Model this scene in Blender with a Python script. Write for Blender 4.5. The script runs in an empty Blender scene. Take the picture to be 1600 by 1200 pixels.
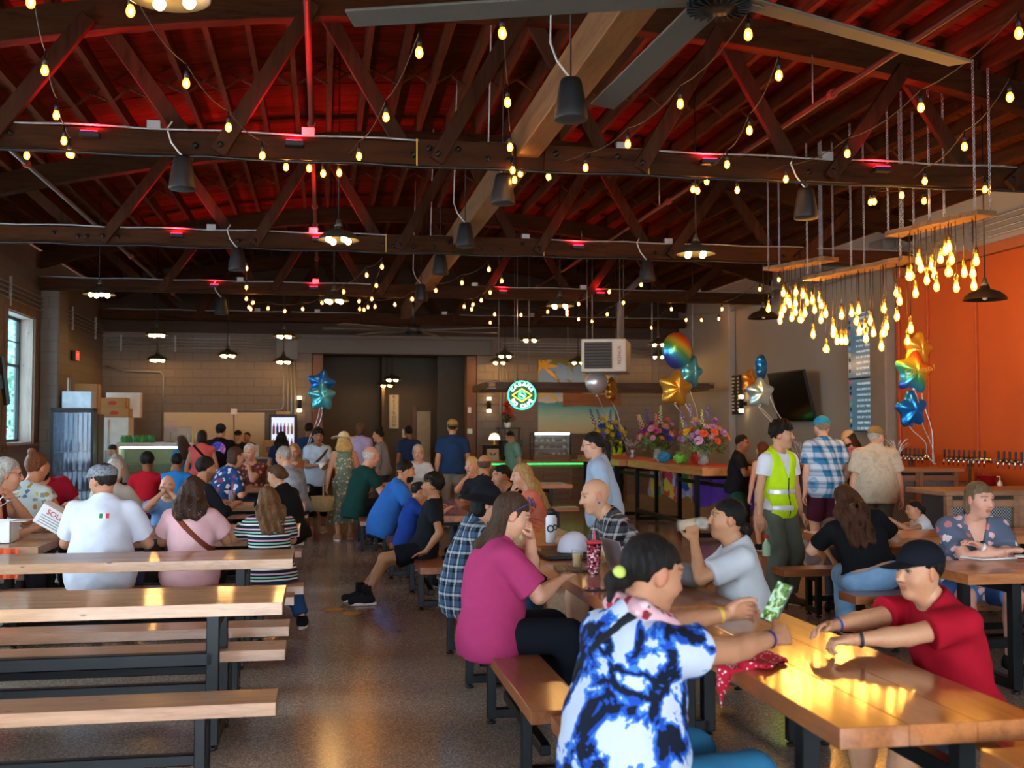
import bpy, bmesh, math, random
import numpy as np
from mathutils import Vector, Matrix

# ------------------------------------------------------------------ camera, world, exposure
SC = bpy.context.scene
COL = SC.collection
FPX = 1690.0; CAMZ = 1.65; YAW = math.radians(9.9); PIT = math.atan(68 / 1690)
cam_d = bpy.data.cameras.new('camera'); cam = bpy.data.objects.new('camera', cam_d); COL.objects.link(cam)
cam_d.sensor_width = 36.0; cam_d.lens = 36.0 * FPX / 1600.0
cam.location = (0, 0, CAMZ); cam.rotation_euler = (math.pi / 2 + PIT, 0, -YAW)
cam_d.clip_end = 300; cam_d.clip_start = 0.05
cam_d.dof.use_dof = True; cam_d.dof.focus_distance = 8.0; cam_d.dof.aperture_fstop = 3.0
SC.camera = cam
SC.view_settings.view_transform = 'Standard'; SC.view_settings.look = 'None'
SC.view_settings.gamma = 1.0; SC.view_settings.use_curve_mapping = False
SC.view_settings.exposure = 0.12
W = bpy.data.worlds.new('world'); SC.world = W; W.use_nodes = True
bg = W.node_tree.nodes['Background']
bg.inputs[0].default_value = (0.80, 0.90, 1.0, 1); bg.inputs[1].default_value = 18.5
SC.cycles.max_bounces = 6; SC.cycles.diffuse_bounces = 3; SC.cycles.glossy_bounces = 3
SC.cycles.transmission_bounces = 4; SC.cycles.transparent_max_bounces = 8
SC.cycles.caustics_reflective = False; SC.cycles.caustics_refractive = False
SC.cycles.sample_clamp_indirect = 4.0
SC.cycles.use_denoising = True
rnd = random.Random(7)

# ------------------------------------------------------------------ camera geometry used for placing things in the hall
_fw = np.array([math.sin(YAW) * math.cos(PIT), math.cos(YAW) * math.cos(PIT), math.sin(PIT)])
_rt = np.array([math.cos(YAW), -math.sin(YAW), 0.0]); _up = np.cross(_rt, _fw); _C = np.array([0, 0, CAMZ])
def at(u, v, X=None, Y=None, Z=None):
    d = _fw + _rt * (u - 800) / FPX + _up * (600 - v) / FPX
    t = X / d[0] if X is not None else Y / d[1] if Y is not None else (Z - CAMZ) / d[2]
    return _C + d * t

# ------------------------------------------------------------------ object helpers
def tag(o, label=None, cat=None, group=None, kind=None):
    if label: o['label'] = label
    if cat: o['category'] = cat
    if group: o['group'] = group
    if kind: o['kind'] = kind
    return o
def link(o, parent=None):
    COL.objects.link(o)
    if parent is not None: o.parent = parent
    return o
def empty(name, loc=(0, 0, 0), rz=0.0, label=None, cat=None, group=None, kind=None, rot=None):
    o = bpy.data.objects.new(name, None); COL.objects.link(o)
    o.empty_display_size = 0.1
    o.location = loc; o.rotation_euler = rot if rot else (0, 0, rz)
    return tag(o, label, cat, group, kind)
def mesh(name, verts, faces, mats, smooth=False, fm=None):
    m = bpy.data.meshes.new(name)
    if isinstance(verts, np.ndarray): verts = verts.tolist()
    if isinstance(faces, np.ndarray): faces = faces.tolist()
    m.from_pydata(verts, [], faces)
    if not isinstance(mats, (list, tuple)): mats = [mats]
    for x in mats: m.materials.append(x)
    if fm: m.polygons.foreach_set('material_index', fm)
    if smooth is True: m.polygons.foreach_set('use_smooth', [True] * len(m.polygons))
    elif smooth: m.polygons.foreach_set('use_smooth', smooth)
    m.update()
    return m
def put(name, m, parent=None, loc=(0, 0, 0), rot=(0, 0, 0), scale=None):
    o = bpy.data.objects.new(name, m); link(o, parent); o.location = loc; o.rotation_euler = rot
    if scale: o.scale = scale
    return o
def dup(root, loc=None, rz=None, label=None, group=None):
    r = root.copy(); COL.objects.link(r)
    if loc is not None: r.location = loc
    if rz is not None: r.rotation_euler = (0, 0, rz)
    if label: r['label'] = label
    if group: r['group'] = group
    for ch in list(root.children):
        c = ch.copy(); COL.objects.link(c); c.parent = r
        for g in list(ch.children):
            d = g.copy(); COL.objects.link(d); d.parent = c
    return r

class MB:
    """collects shapes for ONE mesh"""
    def __init__(s): s.v = []; s.f = []; s.m = []; s.sm = []
    def add(s, v, f, mi=0, smooth=False):
        n = len(s.v); s.v += [tuple(map(float, p)) for p in v]
        s.f += [tuple(i + n for i in q) for q in f]; s.m += [mi] * len(f); s.sm += [smooth] * len(f)
        return s
    def box(s, lo, hi, c=0.0, mi=0, M=None):
        x0, y0, z0 = lo; x1, y1, z1 = hi
        if c <= 0:
            v = [(x0,y0,z0),(x1,y0,z0),(x1,y1,z0),(x0,y1,z0),(x0,y0,z1),(x1,y0,z1),(x1,y1,z1),(x0,y1,z1)]
            f = [(0,3,2,1),(4,5,6,7),(0,1,5,4),(1,2,6,5),(2,3,7,6),(3,0,4,7)]
        else:
            v = []; idx = {}
            for ix in (0,1):
                for iy in (0,1):
                    for iz in (0,1):
                        X = (x0,x1)[ix]; Y = (y0,y1)[iy]; Z = (z0,z1)[iz]
                        dx = c*(1-2*ix); dy = c*(1-2*iy); dz = c*(1-2*iz)
                        idx[ix,iy,iz] = len(v)
                        v += [(X,Y+dy,Z+dz),(X+dx,Y,Z+dz),(X+dx,Y+dy,Z)]
            g = lambda a,b,cc,k: idx[a,b,cc]+k
            f = [(g(0,0,0,0),g(0,0,1,0),g(0,1,1,0),g(0,1,0,0)),(g(1,0,0,0),g(1,1,0,0),g(1,1,1,0),g(1,0,1,0)),
                 (g(0,0,0,1),g(1,0,0,1),g(1,0,1,1),g(0,0,1,1)),(g(0,1,0,1),g(0,1,1,1),g(1,1,1,1),g(1,1,0,1)),
                 (g(0,0,0,2),g(0,1,0,2),g(1,1,0,2),g(1,0,0,2)),(g(0,0,1,2),g(1,0,1,2),g(1,1,1,2),g(0,1,1,2))]
            for b in (0,1):
                for d in (0,1):
                    f.append((g(0,b,d,1),g(0,b,d,2),g(1,b,d,2),g(1,b,d,1)))
                    f.append((g(b,0,d,0),g(b,0,d,2),g(b,1,d,2),g(b,1,d,0)))
                    f.append((g(b,d,0,0),g(b,d,0,1),g(b,d,1,1),g(b,d,1,0)))
            for a in (0,1):
                for b in (0,1):
                    for d in (0,1): f.append((g(a,b,d,0),g(a,b,d,1),g(a,b,d,2)))
        if M is not None: v = [M @ Vector(p) for p in v]
        s.add(v, f, mi); s.fix = True
        return s
    def bar(s, a, b, w, h, mi=0, upv=(0,0,1), c=0.0):
        """rectangular bar from a to b: w sideways, h along up"""
        a = Vector(a); b = Vector(b); d = (b-a); L = d.length; d.normalize()
        u = Vector(upv); r = d.cross(u)
        if r.length < 1e-4: r = d.cross(Vector((1,0,0)))
        r.normalize(); u = r.cross(d)
        M = Matrix(((r.x,d.x,u.x,a.x),(r.y,d.y,u.y,a.y),(r.z,d.z,u.z,a.z),(0,0,0,1)))
        return s.box((-w/2,0,-h/2),(w/2,L,h/2),c,mi,M)
    def tube(s, pts, r, n=6, mi=0, caps=True, closed=False):
        pts = [Vector(p) for p in pts]; rr = r if isinstance(r,(list,tuple)) else [r]*len(pts)
        v = []; f = []; prev = None
        for i,p in enumerate(pts):
            if closed: t = pts[(i+1)%len(pts)]-pts[i-1]
            else: t = pts[min(i+1,len(pts)-1)]-pts[max(i-1,0)]
            if t.length < 1e-9: t = Vector((0,0,1))
            t.normalize()
            if prev is None:
                prev = t.orthogonal().normalized()
            prev = (prev - t*prev.dot(t))
            if prev.length < 1e-6: prev = t.orthogonal()
            prev.normalize(); q = t.cross(prev)
            for k in range(n):
                a = 2*math.pi*k/n; v.append(p + (prev*math.cos(a)+q*math.sin(a))*rr[i])
        m = len(pts)
        for i in range(m if closed else m-1):
            j = (i+1)%m
            for k in range(n): f.append((i*n+k,i*n+(k+1)%n,j*n+(k+1)%n,j*n+k))
        s.add(v,f,mi,True)
        if caps and not closed: s.add([],[]) ; b = len(s.v)-len(v); s.f += [tuple(b+k for k in reversed(range(n))), tuple(b+(m-1)*n+k for k in range(n))]; s.m += [mi,mi]; s.sm += [False,False]
        return s
    def lathe(s, prof, n=16, mi=0, M=None, cap0=True, cap1=True, smooth=True):
        v = []; f = []
        for (r,z) in prof:
            for k in range(n): a = 2*math.pi*k/n; v.append(Vector((r*math.cos(a),r*math.sin(a),z)))
        for i in range(len(prof)-1):
            for k in range(n): f.append((i*n+k,i*n+(k+1)%n,(i+1)*n+(k+1)%n,(i+1)*n+k))
        sm = [smooth]*len(f)
        if cap0 and prof[0][0] > 1e-5: f.append(tuple(reversed(range(n)))); sm.append(False)
        if cap1 and prof[-1][0] > 1e-5: f.append(tuple((len(prof)-1)*n+k for k in range(n))); sm.append(False)
        if M is not None: v = [M @ p for p in v]
        b = len(s.v); s.v += [tuple(p) for p in v]; s.f += [tuple(i+b for i in q) for q in f]; s.m += [mi]*len(f); s.sm += sm
        return s
    def sphere(s, c, r, n=10, m=7, mi=0):
        r3 = r if isinstance(r,(tuple,list)) else (r,r,r)
        M = Matrix.Translation(c) @ Matrix.Diagonal((r3[0],r3[1],r3[2],1))
        return s.lathe([(max(1e-4,math.sin(math.pi*i/m)),-math.cos(math.pi*i/m)) for i in range(m+1)], n, mi, M, False, False)
    def prism(s, poly, z0, z1, mi=0, M=None):
        n = len(poly); v = [Vector((x,y,z0)) for x,y in poly]+[Vector((x,y,z1)) for x,y in poly]
        f = [tuple(reversed(range(n))), tuple(range(n,2*n))]+[(i,(i+1)%n,n+(i+1)%n,n+i) for i in range(n)]
        if M is not None: v = [M @ p for p in v]
        return s.add(v,f,mi)
    def mesh(s, name, mats): return mesh(name, s.v, s.f, mats, s.sm, s.m)
    def build(s, name, mats, parent=None, loc=(0,0,0), rot=(0,0,0)): return put(name, s.mesh(name, mats), parent, loc, rot)

# ------------------------------------------------------------------ materials
_mc = {}
def srgb(h):
    if isinstance(h, str):
        h = h.lstrip('#'); c = [int(h[i:i+2],16)/255 for i in (0,2,4)]
    else: c = list(h)
    return tuple(x/12.92 if x <= .04045 else ((x+.055)/1.055)**2.4 for x in c)
def newmat(name):
    m = bpy.data.materials.new(name); m.use_nodes = True
    nt = m.node_tree; b = nt.nodes['Principled BSDF']
    return m, nt, b
def N(nt, t, **kw):
    n = nt.nodes.new(t)
    for k, v in kw.items():
        if k.startswith('i_'):
            kk = k[2:]; kk = int(kk) if kk.isdigit() else kk.replace('_',' ')
            n.inputs[kk].default_value = v
        else: setattr(n, k, v)
    return n
def L(nt, a, b): nt.links.new(a, b)
def ramp(nt, fac, stops, interp='LINEAR'):
    r = nt.nodes.new('ShaderNodeValToRGB'); r.color_ramp.interpolation = interp
    e = r.color_ramp.elements
    while len(e) < len(stops): e.new(0.5)
    for el,(p,c) in zip(e, stops): el.position = p; el.color = (*c[:3],1)
    L(nt, fac, r.inputs[0]); return r
def coords(nt, scale=(1,1,1), kind='Object'):
    tc = N(nt,'ShaderNodeTexCoord'); mp = N(nt,'ShaderNodeMapping'); L(nt, tc.outputs[kind], mp.inputs[0]); mp.inputs['Scale'].default_value = scale
    return mp.outputs[0]
def bump(nt, b, h, s=.2, d=.01):
    n = N(nt,'ShaderNodeBump'); n.inputs['Strength'].default_value = s; n.inputs['Distance'].default_value = d
    L(nt,h,n.inputs['Height']); L(nt,n.outputs[0],b.inputs['Normal'])
def plain(col, rough=.5, metal=0., var=.08, name=None, scale=6., bmp=0., spec=.5, coat=0., trans=0.):
    key = ('p',str(col),rough,metal,var,scale,bmp,spec,coat,trans)
    if key in _mc: return _mc[key]
    m,nt,b = newmat(name or 'surface'); c = srgb(col)
    b.inputs['Roughness'].default_value = rough; b.inputs['Metallic'].default_value = metal
    b.inputs['Specular IOR Level'].default_value = spec; b.inputs['Coat Weight'].default_value = coat
    b.inputs['Transmission Weight'].default_value = trans
    if var > 0:
        no = N(nt,'ShaderNodeTexNoise',i_Scale=scale,i_Detail=3.0); L(nt,coords(nt),no.inputs['Vector'])
        r = ramp(nt,no.outputs[0],[(.3,tuple(x*(1-var) for x in c)),(.7,tuple(min(1,x*(1+var)) for x in c))]); L(nt,r.outputs[0],b.inputs['Base Color'])
        if bmp: bump(nt,b,no.outputs[0],bmp)
    else: b.inputs['Base Color'].default_value = (*c,1)
    _mc[key] = m; return m
def glow(col, strength, name='glow'):
    key = ('g',str(col),strength)
    if key in _mc: return _mc[key]
    m,nt,b = newmat(name); c = srgb(col)
    b.inputs['Base Color'].default_value = (*[x*.3 for x in c],1); b.inputs['Emission Color'].default_value = (*c,1); b.inputs['Emission Strength'].default_value = strength
    _mc[key] = m; return m
def clear(col='#ffffff', alpha=.12, rough=.05, emit=None, es=0.):
    """thin clear glass: mostly lets light straight through, with a glossy skin"""
    key = ('c',str(col),alpha,rough,str(emit),es)
    if key in _mc: return _mc[key]
    m,nt,b = newmat('clear_glass'); c = srgb(col)
    b.inputs['Base Color'].default_value = (*c,1); b.inputs['Roughness'].default_value = rough
    if emit: b.inputs['Emission Color'].default_value = (*srgb(emit),1); b.inputs['Emission Strength'].default_value = es
    t = N(nt,'ShaderNodeBsdfTransparent'); t.inputs[0].default_value = (*[.5+.5*x for x in c],1)
    mx = N(nt,'ShaderNodeMixShader'); mx.inputs[0].default_value = alpha
    L(nt,t.outputs[0],mx.inputs[1]); L(nt,b.outputs[0],mx.inputs[2]); L(nt,mx.outputs[0],nt.nodes['Material Output'].inputs[0])
    _mc[key] = m; return m
def wood(c1, c2, rough=.45, scale=1.0, axis='X', coat=0., coat_r=.15, knots=True, bmp=.1, spec=.5):
    key = ('w',c1,c2,rough,scale,axis,coat,coat_r,knots,bmp,spec)
    if key in _mc: return _mc[key]
    m,nt,b = newmat('wood')
    st = {'X':(.9,9,9),'Y':(9,.9,9),'Z':(9,9,.9)}[axis]
    tc = N(nt,'ShaderNodeTexCoord'); oi = N(nt,'ShaderNodeObjectInfo')
    ad = N(nt,'ShaderNodeVectorMath',operation='ADD'); L(nt,tc.outputs['Object'],ad.inputs[0])
    sc = N(nt,'ShaderNodeVectorMath',operation='SCALE'); sc.inputs['Scale'].default_value = 37.0
    cmb = N(nt,'ShaderNodeCombineXYZ'); [L(nt,oi.outputs['Random'],cmb.inputs[i]) for i in range(3)]
    L(nt,cmb.outputs[0],sc.inputs[0]); L(nt,sc.outputs[0],ad.inputs[1])
    mp = N(nt,'ShaderNodeMapping'); mp.inputs['Scale'].default_value = tuple(x*scale for x in st); L(nt,ad.outputs[0],mp.inputs[0])
    n1 = N(nt,'ShaderNodeTexNoise',i_Scale=1.6,i_Detail=5.0,i_Roughness=.6,i_Distortion=.6); L(nt,mp.outputs[0],n1.inputs['Vector'])
    w1 = N(nt,'ShaderNodeTexNoise',i_Scale=9.0,i_Detail=3.0,i_Roughness=.7); L(nt,mp.outputs[0],w1.inputs['Vector'])
    mx = N(nt,'ShaderNodeMath',operation='MULTIPLY_ADD'); L(nt,w1.outputs[0],mx.inputs[0]); mx.inputs[1].default_value = .45; 
    L(nt,n1.outputs[0],mx.inputs[2])
    a,c = srgb(c1),srgb(c2)
    r = ramp(nt,mx.outputs[0],[(.45,a),(.62,tuple((x+y)/2 for x,y in zip(a,c))),(.9,c)])
    hsv = N(nt,'ShaderNodeHueSaturation'); L(nt,r.outputs[0],hsv.inputs['Color'])
    mr = N(nt,'ShaderNodeMapRange'); L(nt,oi.outputs['Random'],mr.inputs[0]); mr.inputs[3].default_value = .82; mr.inputs[4].default_value = 1.15
    L(nt,mr.outputs[0],hsv.inputs['Value']); out = hsv.outputs[0]
    if knots:
        vo = N(nt,'ShaderNodeTexVoronoi',i_Scale=2.3); mp2 = N(nt,'ShaderNodeMapping'); L(nt,ad.outputs[0],mp2.inputs[0])
        mp2.inputs['Scale'].default_value = tuple((1.5 if x<1 else 4.5) for x in st); L(nt,mp2.outputs[0],vo.inputs['Vector'])
        kr = ramp(nt,vo.outputs['Distance'],[(.045,(0,0,0)),(.085,(1,1,1))])
        mk = N(nt,'ShaderNodeMix',data_type='RGBA'); L(nt,kr.outputs[0],mk.inputs[0]); mk.inputs[6].default_value = (*[x*.16 for x in a],1); L(nt,out,mk.inputs[7]); out = mk.outputs[2]
    L(nt,out,b.inputs['Base Color']); b.inputs['Roughness'].default_value = rough
    b.inputs['Coat Weight'].default_value = coat; b.inputs['Coat Roughness'].default_value = coat_r; b.inputs['Specular IOR Level'].default_value = spec
    if bmp: bump(nt,b,mx.outputs[0],bmp,.004)
    _mc[key] = m; return m
BLACK = plain('#17181a',.45,.3,.15); STEEL = plain('#15181b',.42,.6,.25,scale=3.); BLKPLASTIC = plain('#141414',.5,0,.1)
CHROME = plain('#c8ccd0',.2,1.,0); WHITE = plain('#e6e6e2',.5,0,.04); GALV = plain('#9a9a98',.45,.6,.1)
# ------------------------------------------------------------------ smooth solid modelling: distance fields -> one continuous surface
def _v(*a): return np.array(a, dtype=np.float32)
def f_cap(p, a, b, ra, rb):
    ba = b-a; pa = p-a; h = np.clip((pa@ba)/max(float(ba@ba),1e-9),0,1)
    q = pa-h[:,None]*ba
    return np.sqrt(np.einsum('ij,ij->i',q,q))-(ra+(rb-ra)*h)
def f_ell(p, c, R, r):
    q = (p-c)@R; a = q/r; k0 = np.sqrt(np.einsum('ij,ij->i',a,a)); a = a/r; k1 = np.sqrt(np.einsum('ij,ij->i',a,a))
    return k0*(k0-1)/np.maximum(k1,1e-6)
def smin(a, b, k):
    if k <= 0: return np.minimum(a,b)
    h = np.maximum(k-np.abs(a-b),0)/k
    return np.minimum(a,b)-h*h*k*.25
def field(prims, p, infl=0.0):
    d = None
    for pr in prims:
        op = pr[0]; k = pr[1]; t = pr[2]
        if t == 'c': x = f_cap(p,pr[3],pr[4],pr[5],pr[6])-infl
        elif t == 'e': x = f_ell(p,pr[3],pr[4],pr[5])-infl
        elif t == 'h': x = (p-pr[3])@pr[4]           # half space: inside where (p-c).n < 0
        elif t == 'f': x = pr[3](p)
        if d is None: d = x; continue
        if op == '+': d = smin(d,x,k)
        elif op == '-': d = -smin(-d,x,k)
        elif op == '&': d = -smin(-d,-x,k)
    return d
_cor = np.array([(i,j,k) for i in (0,1) for j in (0,1) for k in (0,1)],dtype=np.int64)
def surface(f, lo, hi, r, lv=3):
    """surface nets over a sparse grid of cell size r; f(points)->distance. returns verts, quads"""
    lo = np.array(lo,np.float32)-2*r; hi = np.array(hi,np.float32)+2*r
    step = 2**lv; n = np.ceil((hi-lo)/(r*step)).astype(int)+1
    g = np.stack(np.meshgrid(*[np.arange(x) for x in n],indexing='ij'),-1).reshape(-1,3).astype(np.int64)*step
    while True:
        c = lo+(g+step/2).astype(np.float32)*r
        d = f(c.astype(np.float32)); g = g[np.abs(d) < step*r*(1.35 if step > 1 else 1.1)]
        if step == 1: break
        step //= 2
        g = (g[:,None,:]+_cor[None]*step).reshape(-1,3)
    if len(g) == 0: return np.zeros((0,3)),np.zeros((0,4),int)
    B = 4096
    key = lambda a: (a[...,0]*B+a[...,1])*B+a[...,2]
    ck = key(g); o = np.argsort(ck); g = g[o]; ck = ck[o]
    corners = g[:,None,:]+_cor[None]; kk = key(corners)
    uk,inv = np.unique(kk.reshape(-1),return_inverse=True)
    up_ = np.stack([uk//(B*B),(uk//B)%B,uk%B],-1)
    dv = f((lo+up_.astype(np.float32)*r).astype(np.float32)); inv = inv.reshape(-1,8); D = dv[inv]
    s = D < 0; act = s.any(1) & ~s.all(1)
    g = g[act]; ck = ck[act]; D = D[act]; s = s[act]; inv = inv[act]
    E = [(0,4),(1,5),(2,6),(3,7),(0,2),(1,3),(4,6),(5,7),(0,1),(2,3),(4,5),(6,7)]
    acc = np.zeros((len(g),3)); cnt = np.zeros(len(g))
    for a,b in E:
        m = s[:,a] != s[:,b]
        t = D[:,a]/(D[:,a]-D[:,b]+1e-12)
        pos = _cor[a]+t[:,None]*(_cor[b]-_cor[a]); acc[m] += pos[m]; cnt[m] += 1
    V = lo+(g+acc/cnt[:,None])*r
    idx = lambda k: np.minimum(np.searchsorted(ck,k),len(ck)-1)
    Q = []
    for ax in range(3):
        e = np.zeros(3,int); e[ax] = 1
        u = (ax+1)%3; w = (ax+2)%3
        b = [0,4,2,1]; ci = {0:4,1:2,2:1}[ax]
        m = s[:,0] != s[:,ci]
        gg = g[m]; neg = s[m,0]
        du = np.zeros(3,int); du[u] = 1; dw = np.zeros(3,int); dw[w] = 1
        ks = [key(gg-du-dw),key(gg-dw),key(gg),key(gg-du)]
        ii = [idx(k) for k in ks]; ok = np.ones(len(gg),bool)
        for k,i in zip(ks,ii): ok &= ck[i] == k
        q = np.stack(ii,-1)[ok]; ng = neg[ok]
        q[~ng] = q[~ng][:,::-1]; Q.append(q)
    return V, np.concatenate(Q)
def bounds(prims, pad=.05):
    P = []
    for pr in prims:
        if pr[0] != '+': continue
        if pr[2] == 'c':
            R = max(pr[5],pr[6]); P += [pr[3]-R,pr[3]+R,pr[4]-R,pr[4]+R]
        elif pr[2] == 'e':
            R = float(np.max(pr[5])); P += [pr[3]-R,pr[3]+R]
    P = np.array(P); return P.min(0)-pad, P.max(0)+pad
def wr(p, amp, f=22., ph=0.):
    """cloth folds"""
    x,y,z = p[:,0]*f,p[:,1]*f,p[:,2]*f
    return amp*(np.sin(x*.9+1.7*np.sin(z*.6+ph)+y*.5)*np.sin(z*.8+1.3*np.sin(y*.7+ph)+ph)+.5*np.sin(x*1.9-z*1.3+ph)*np.sin(y*1.7+z*.8))
# ------------------------------------------------------------------ people
I3 = np.eye(3,dtype=np.float32)
def rotx(a): c,s = math.cos(a),math.sin(a); return np.array([[1,0,0],[0,c,-s],[0,s,c]],np.float32)
def roty(a): c,s = math.cos(a),math.sin(a); return np.array([[c,0,s],[0,1,0],[-s,0,c]],np.float32)
def rotz(a): c,s = math.cos(a),math.sin(a); return np.array([[c,-s,0],[s,c,0],[0,0,1]],np.float32)
def unit(v): return v/(np.linalg.norm(v)+1e-9)
def ik(a, t, l1, l2, hint):
    d = t-a; D = float(np.linalg.norm(d)); Dm = min(D,(l1+l2)*.995); u = d/max(D,1e-6); t2 = a+u*Dm
    x = (l1*l1-l2*l2+Dm*Dm)/(2*Dm); h = math.sqrt(max(l1*l1-x*x,0))
    n = hint-u*float(hint@u); n = unit(n)
    return a+u*x+n*h, t2
SKIN = None
def skin_mat():
    global SKIN
    if SKIN: return SKIN
    m,nt,b = newmat('skin'); a = N(nt,'ShaderNodeVertexColor',layer_name='Col')
    no = N(nt,'ShaderNodeTexNoise',i_Scale=60.,i_Detail=3.); L(nt,coords(nt),no.inputs['Vector'])
    mx = N(nt,'ShaderNodeMix',data_type='RGBA',blend_type='MULTIPLY'); mx.inputs[0].default_value = .25
    r = ramp(nt,no.outputs[0],[(.3,(.75,.7,.68)),(.7,(1,1,1))]); L(nt,a.outputs[0],mx.inputs[6]); L(nt,r.outputs[0],mx.inputs[7])
    L(nt,mx.outputs[2],b.inputs['Base Color']); b.inputs['Roughness'].default_value = .5; b.inputs['Specular IOR Level'].default_value = .4
    b.inputs['Subsurface Weight'].default_value = .0
    bump(nt,b,no.outputs[0],.08,.002); SKIN = m; return m
def hair_mat(col):
    key = ('hair',col)
    if key in _mc: return _mc[key]
    m,nt,b = newmat('hair'); c = srgb(col)
    no = N(nt,'ShaderNodeTexNoise',i_Scale=14.,i_Detail=5.,i_Roughness=.7,i_Distortion=1.0); L(nt,coords(nt,(5,5,1.0)),no.inputs['Vector'])
    r = ramp(nt,no.outputs[0],[(.3,tuple(x*.45 for x in c)),(.55,c),(.75,tuple(min(1,x*1.7+.01) for x in c))]); L(nt,r.outputs[0],b.inputs['Base Color'])
    b.inputs['Roughness'].default_value = .5; b.inputs['Specular IOR Level'].default_value = .18; bump(nt,b,no.outputs[0],.8,.014); _mc[key] = m; return m
def cloth(col, var=.10, scale=5., rough=.85):
    key = ('cl',col,var,scale)
    if key in _mc: return _mc[key]
    m,nt,b = newmat('fabric'); c = srgb(col)
    no = N(nt,'ShaderNodeTexNoise',i_Scale=scale,i_Detail=4.,i_Distortion=.8); L(nt,coords(nt),no.inputs['Vector'])
    r = ramp(nt,no.outputs[0],[(.3,tuple(x*(1-var) for x in c)),(.7,tuple(min(1,x*(1+var)) for x in c))]); L(nt,r.outputs[0],b.inputs['Base Color'])
    b.inputs['Roughness'].default_value = rough; b.inputs['Specular IOR Level'].default_value = .12
    b.inputs['Sheen Weight'].default_value = .0
    bump(nt,b,no.outputs[0],.25,.02); _mc[key] = m; return m
def _fab(name, colsock_fn):
    m,nt,b = newmat(name); s = colsock_fn(nt); L(nt,s,b.inputs['Base Color']); b.inputs['Roughness'].default_value = .85; b.inputs['Specular IOR Level'].default_value = .25
    no = N(nt,'ShaderNodeTexNoise',i_Scale=6.,i_Detail=4.,i_Distortion=.8); L(nt,coords(nt),no.inputs['Vector']); bump(nt,b,no.outputs[0],.25,.02)
    return m
def plaid(c0, c1, c2, sx=11., sz=11.):
    key = ('pl',c0,c1,c2,sx)
    if key in _mc: return _mc[key]
    def fn(nt):
        co = coords(nt); sp = N(nt,'ShaderNodeSeparateXYZ'); L(nt,co,sp.inputs[0])
        ad = N(nt,'ShaderNodeMath',operation='MULTIPLY_ADD'); L(nt,sp.outputs[1],ad.inputs[0]); ad.inputs[1].default_value = .8; L(nt,sp.outputs[0],ad.inputs[2])
        def band(src, sc, lo, hi, ph=0.):
            a = N(nt,'ShaderNodeMath',operation='MULTIPLY_ADD'); L(nt,src,a.inputs[0]); a.inputs[1].default_value = sc*2*math.pi; a.inputs[2].default_value = ph
            s_ = N(nt,'ShaderNodeMath',operation='SINE'); L(nt,a.outputs[0],s_.inputs[0])
            mr = N(nt,'ShaderNodeMapRange',interpolation_type='SMOOTHSTEP'); L(nt,s_.outputs[0],mr.inputs[0]); mr.inputs[1].default_value = lo; mr.inputs[2].default_value = hi; return mr.outputs[0]
        col = None
        base = N(nt,'ShaderNodeRGB'); base.outputs[0].default_value = (*srgb(c0),1); cur = base.outputs[0]
        for src,sc,lo,hi,c,f,ph in ((ad.outputs[0],sx,-.1,.5,c1,.5,0.),(sp.outputs[2],sz,-.1,.5,c1,.5,0.),(ad.outputs[0],sx,.72,1.,c2,.42,2.2),(sp.outputs[2],sz,.72,1.,c2,.42,2.2),(ad.outputs[0],sx*2,.8,1.,c0,.5,.8),(sp.outputs[2],sz*2,.8,1.,c0,.5,.8)):
            bn = band(src,sc,lo,hi,ph); mu = N(nt,'ShaderNodeMath',operation='MULTIPLY'); L(nt,bn,mu.inputs[0]); mu.inputs[1].default_value = f
            mx = N(nt,'ShaderNodeMix',data_type='RGBA'); L(nt,mu.outputs[0],mx.inputs[0]); L(nt,cur,mx.inputs[6]); mx.inputs[7].default_value = (*srgb(c),1); cur = mx.outputs[2]
        return cur
    _mc[key] = _fab('plaid_fabric',fn); return _mc[key]
def stripes(cols, period=.05):
    key = ('st',tuple(cols),period)
    if key in _mc: return _mc[key]
    def fn(nt):
        co = coords(nt); sp = N(nt,'ShaderNodeSeparateXYZ'); L(nt,co,sp.inputs[0])
        a = N(nt,'ShaderNodeMath',operation='DIVIDE'); L(nt,sp.outputs[2],a.inputs[0]); a.inputs[1].default_value = period
        fr = N(nt,'ShaderNodeMath',operation='FRACT'); L(nt,a.outputs[0],fr.inputs[0])
        return ramp(nt,fr.outputs[0],[(i/len(cols),srgb(c)) for i,c in enumerate(cols)],'CONSTANT').outputs[0]
    _mc[key] = _fab('striped_fabric',fn); return _mc[key]
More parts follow.
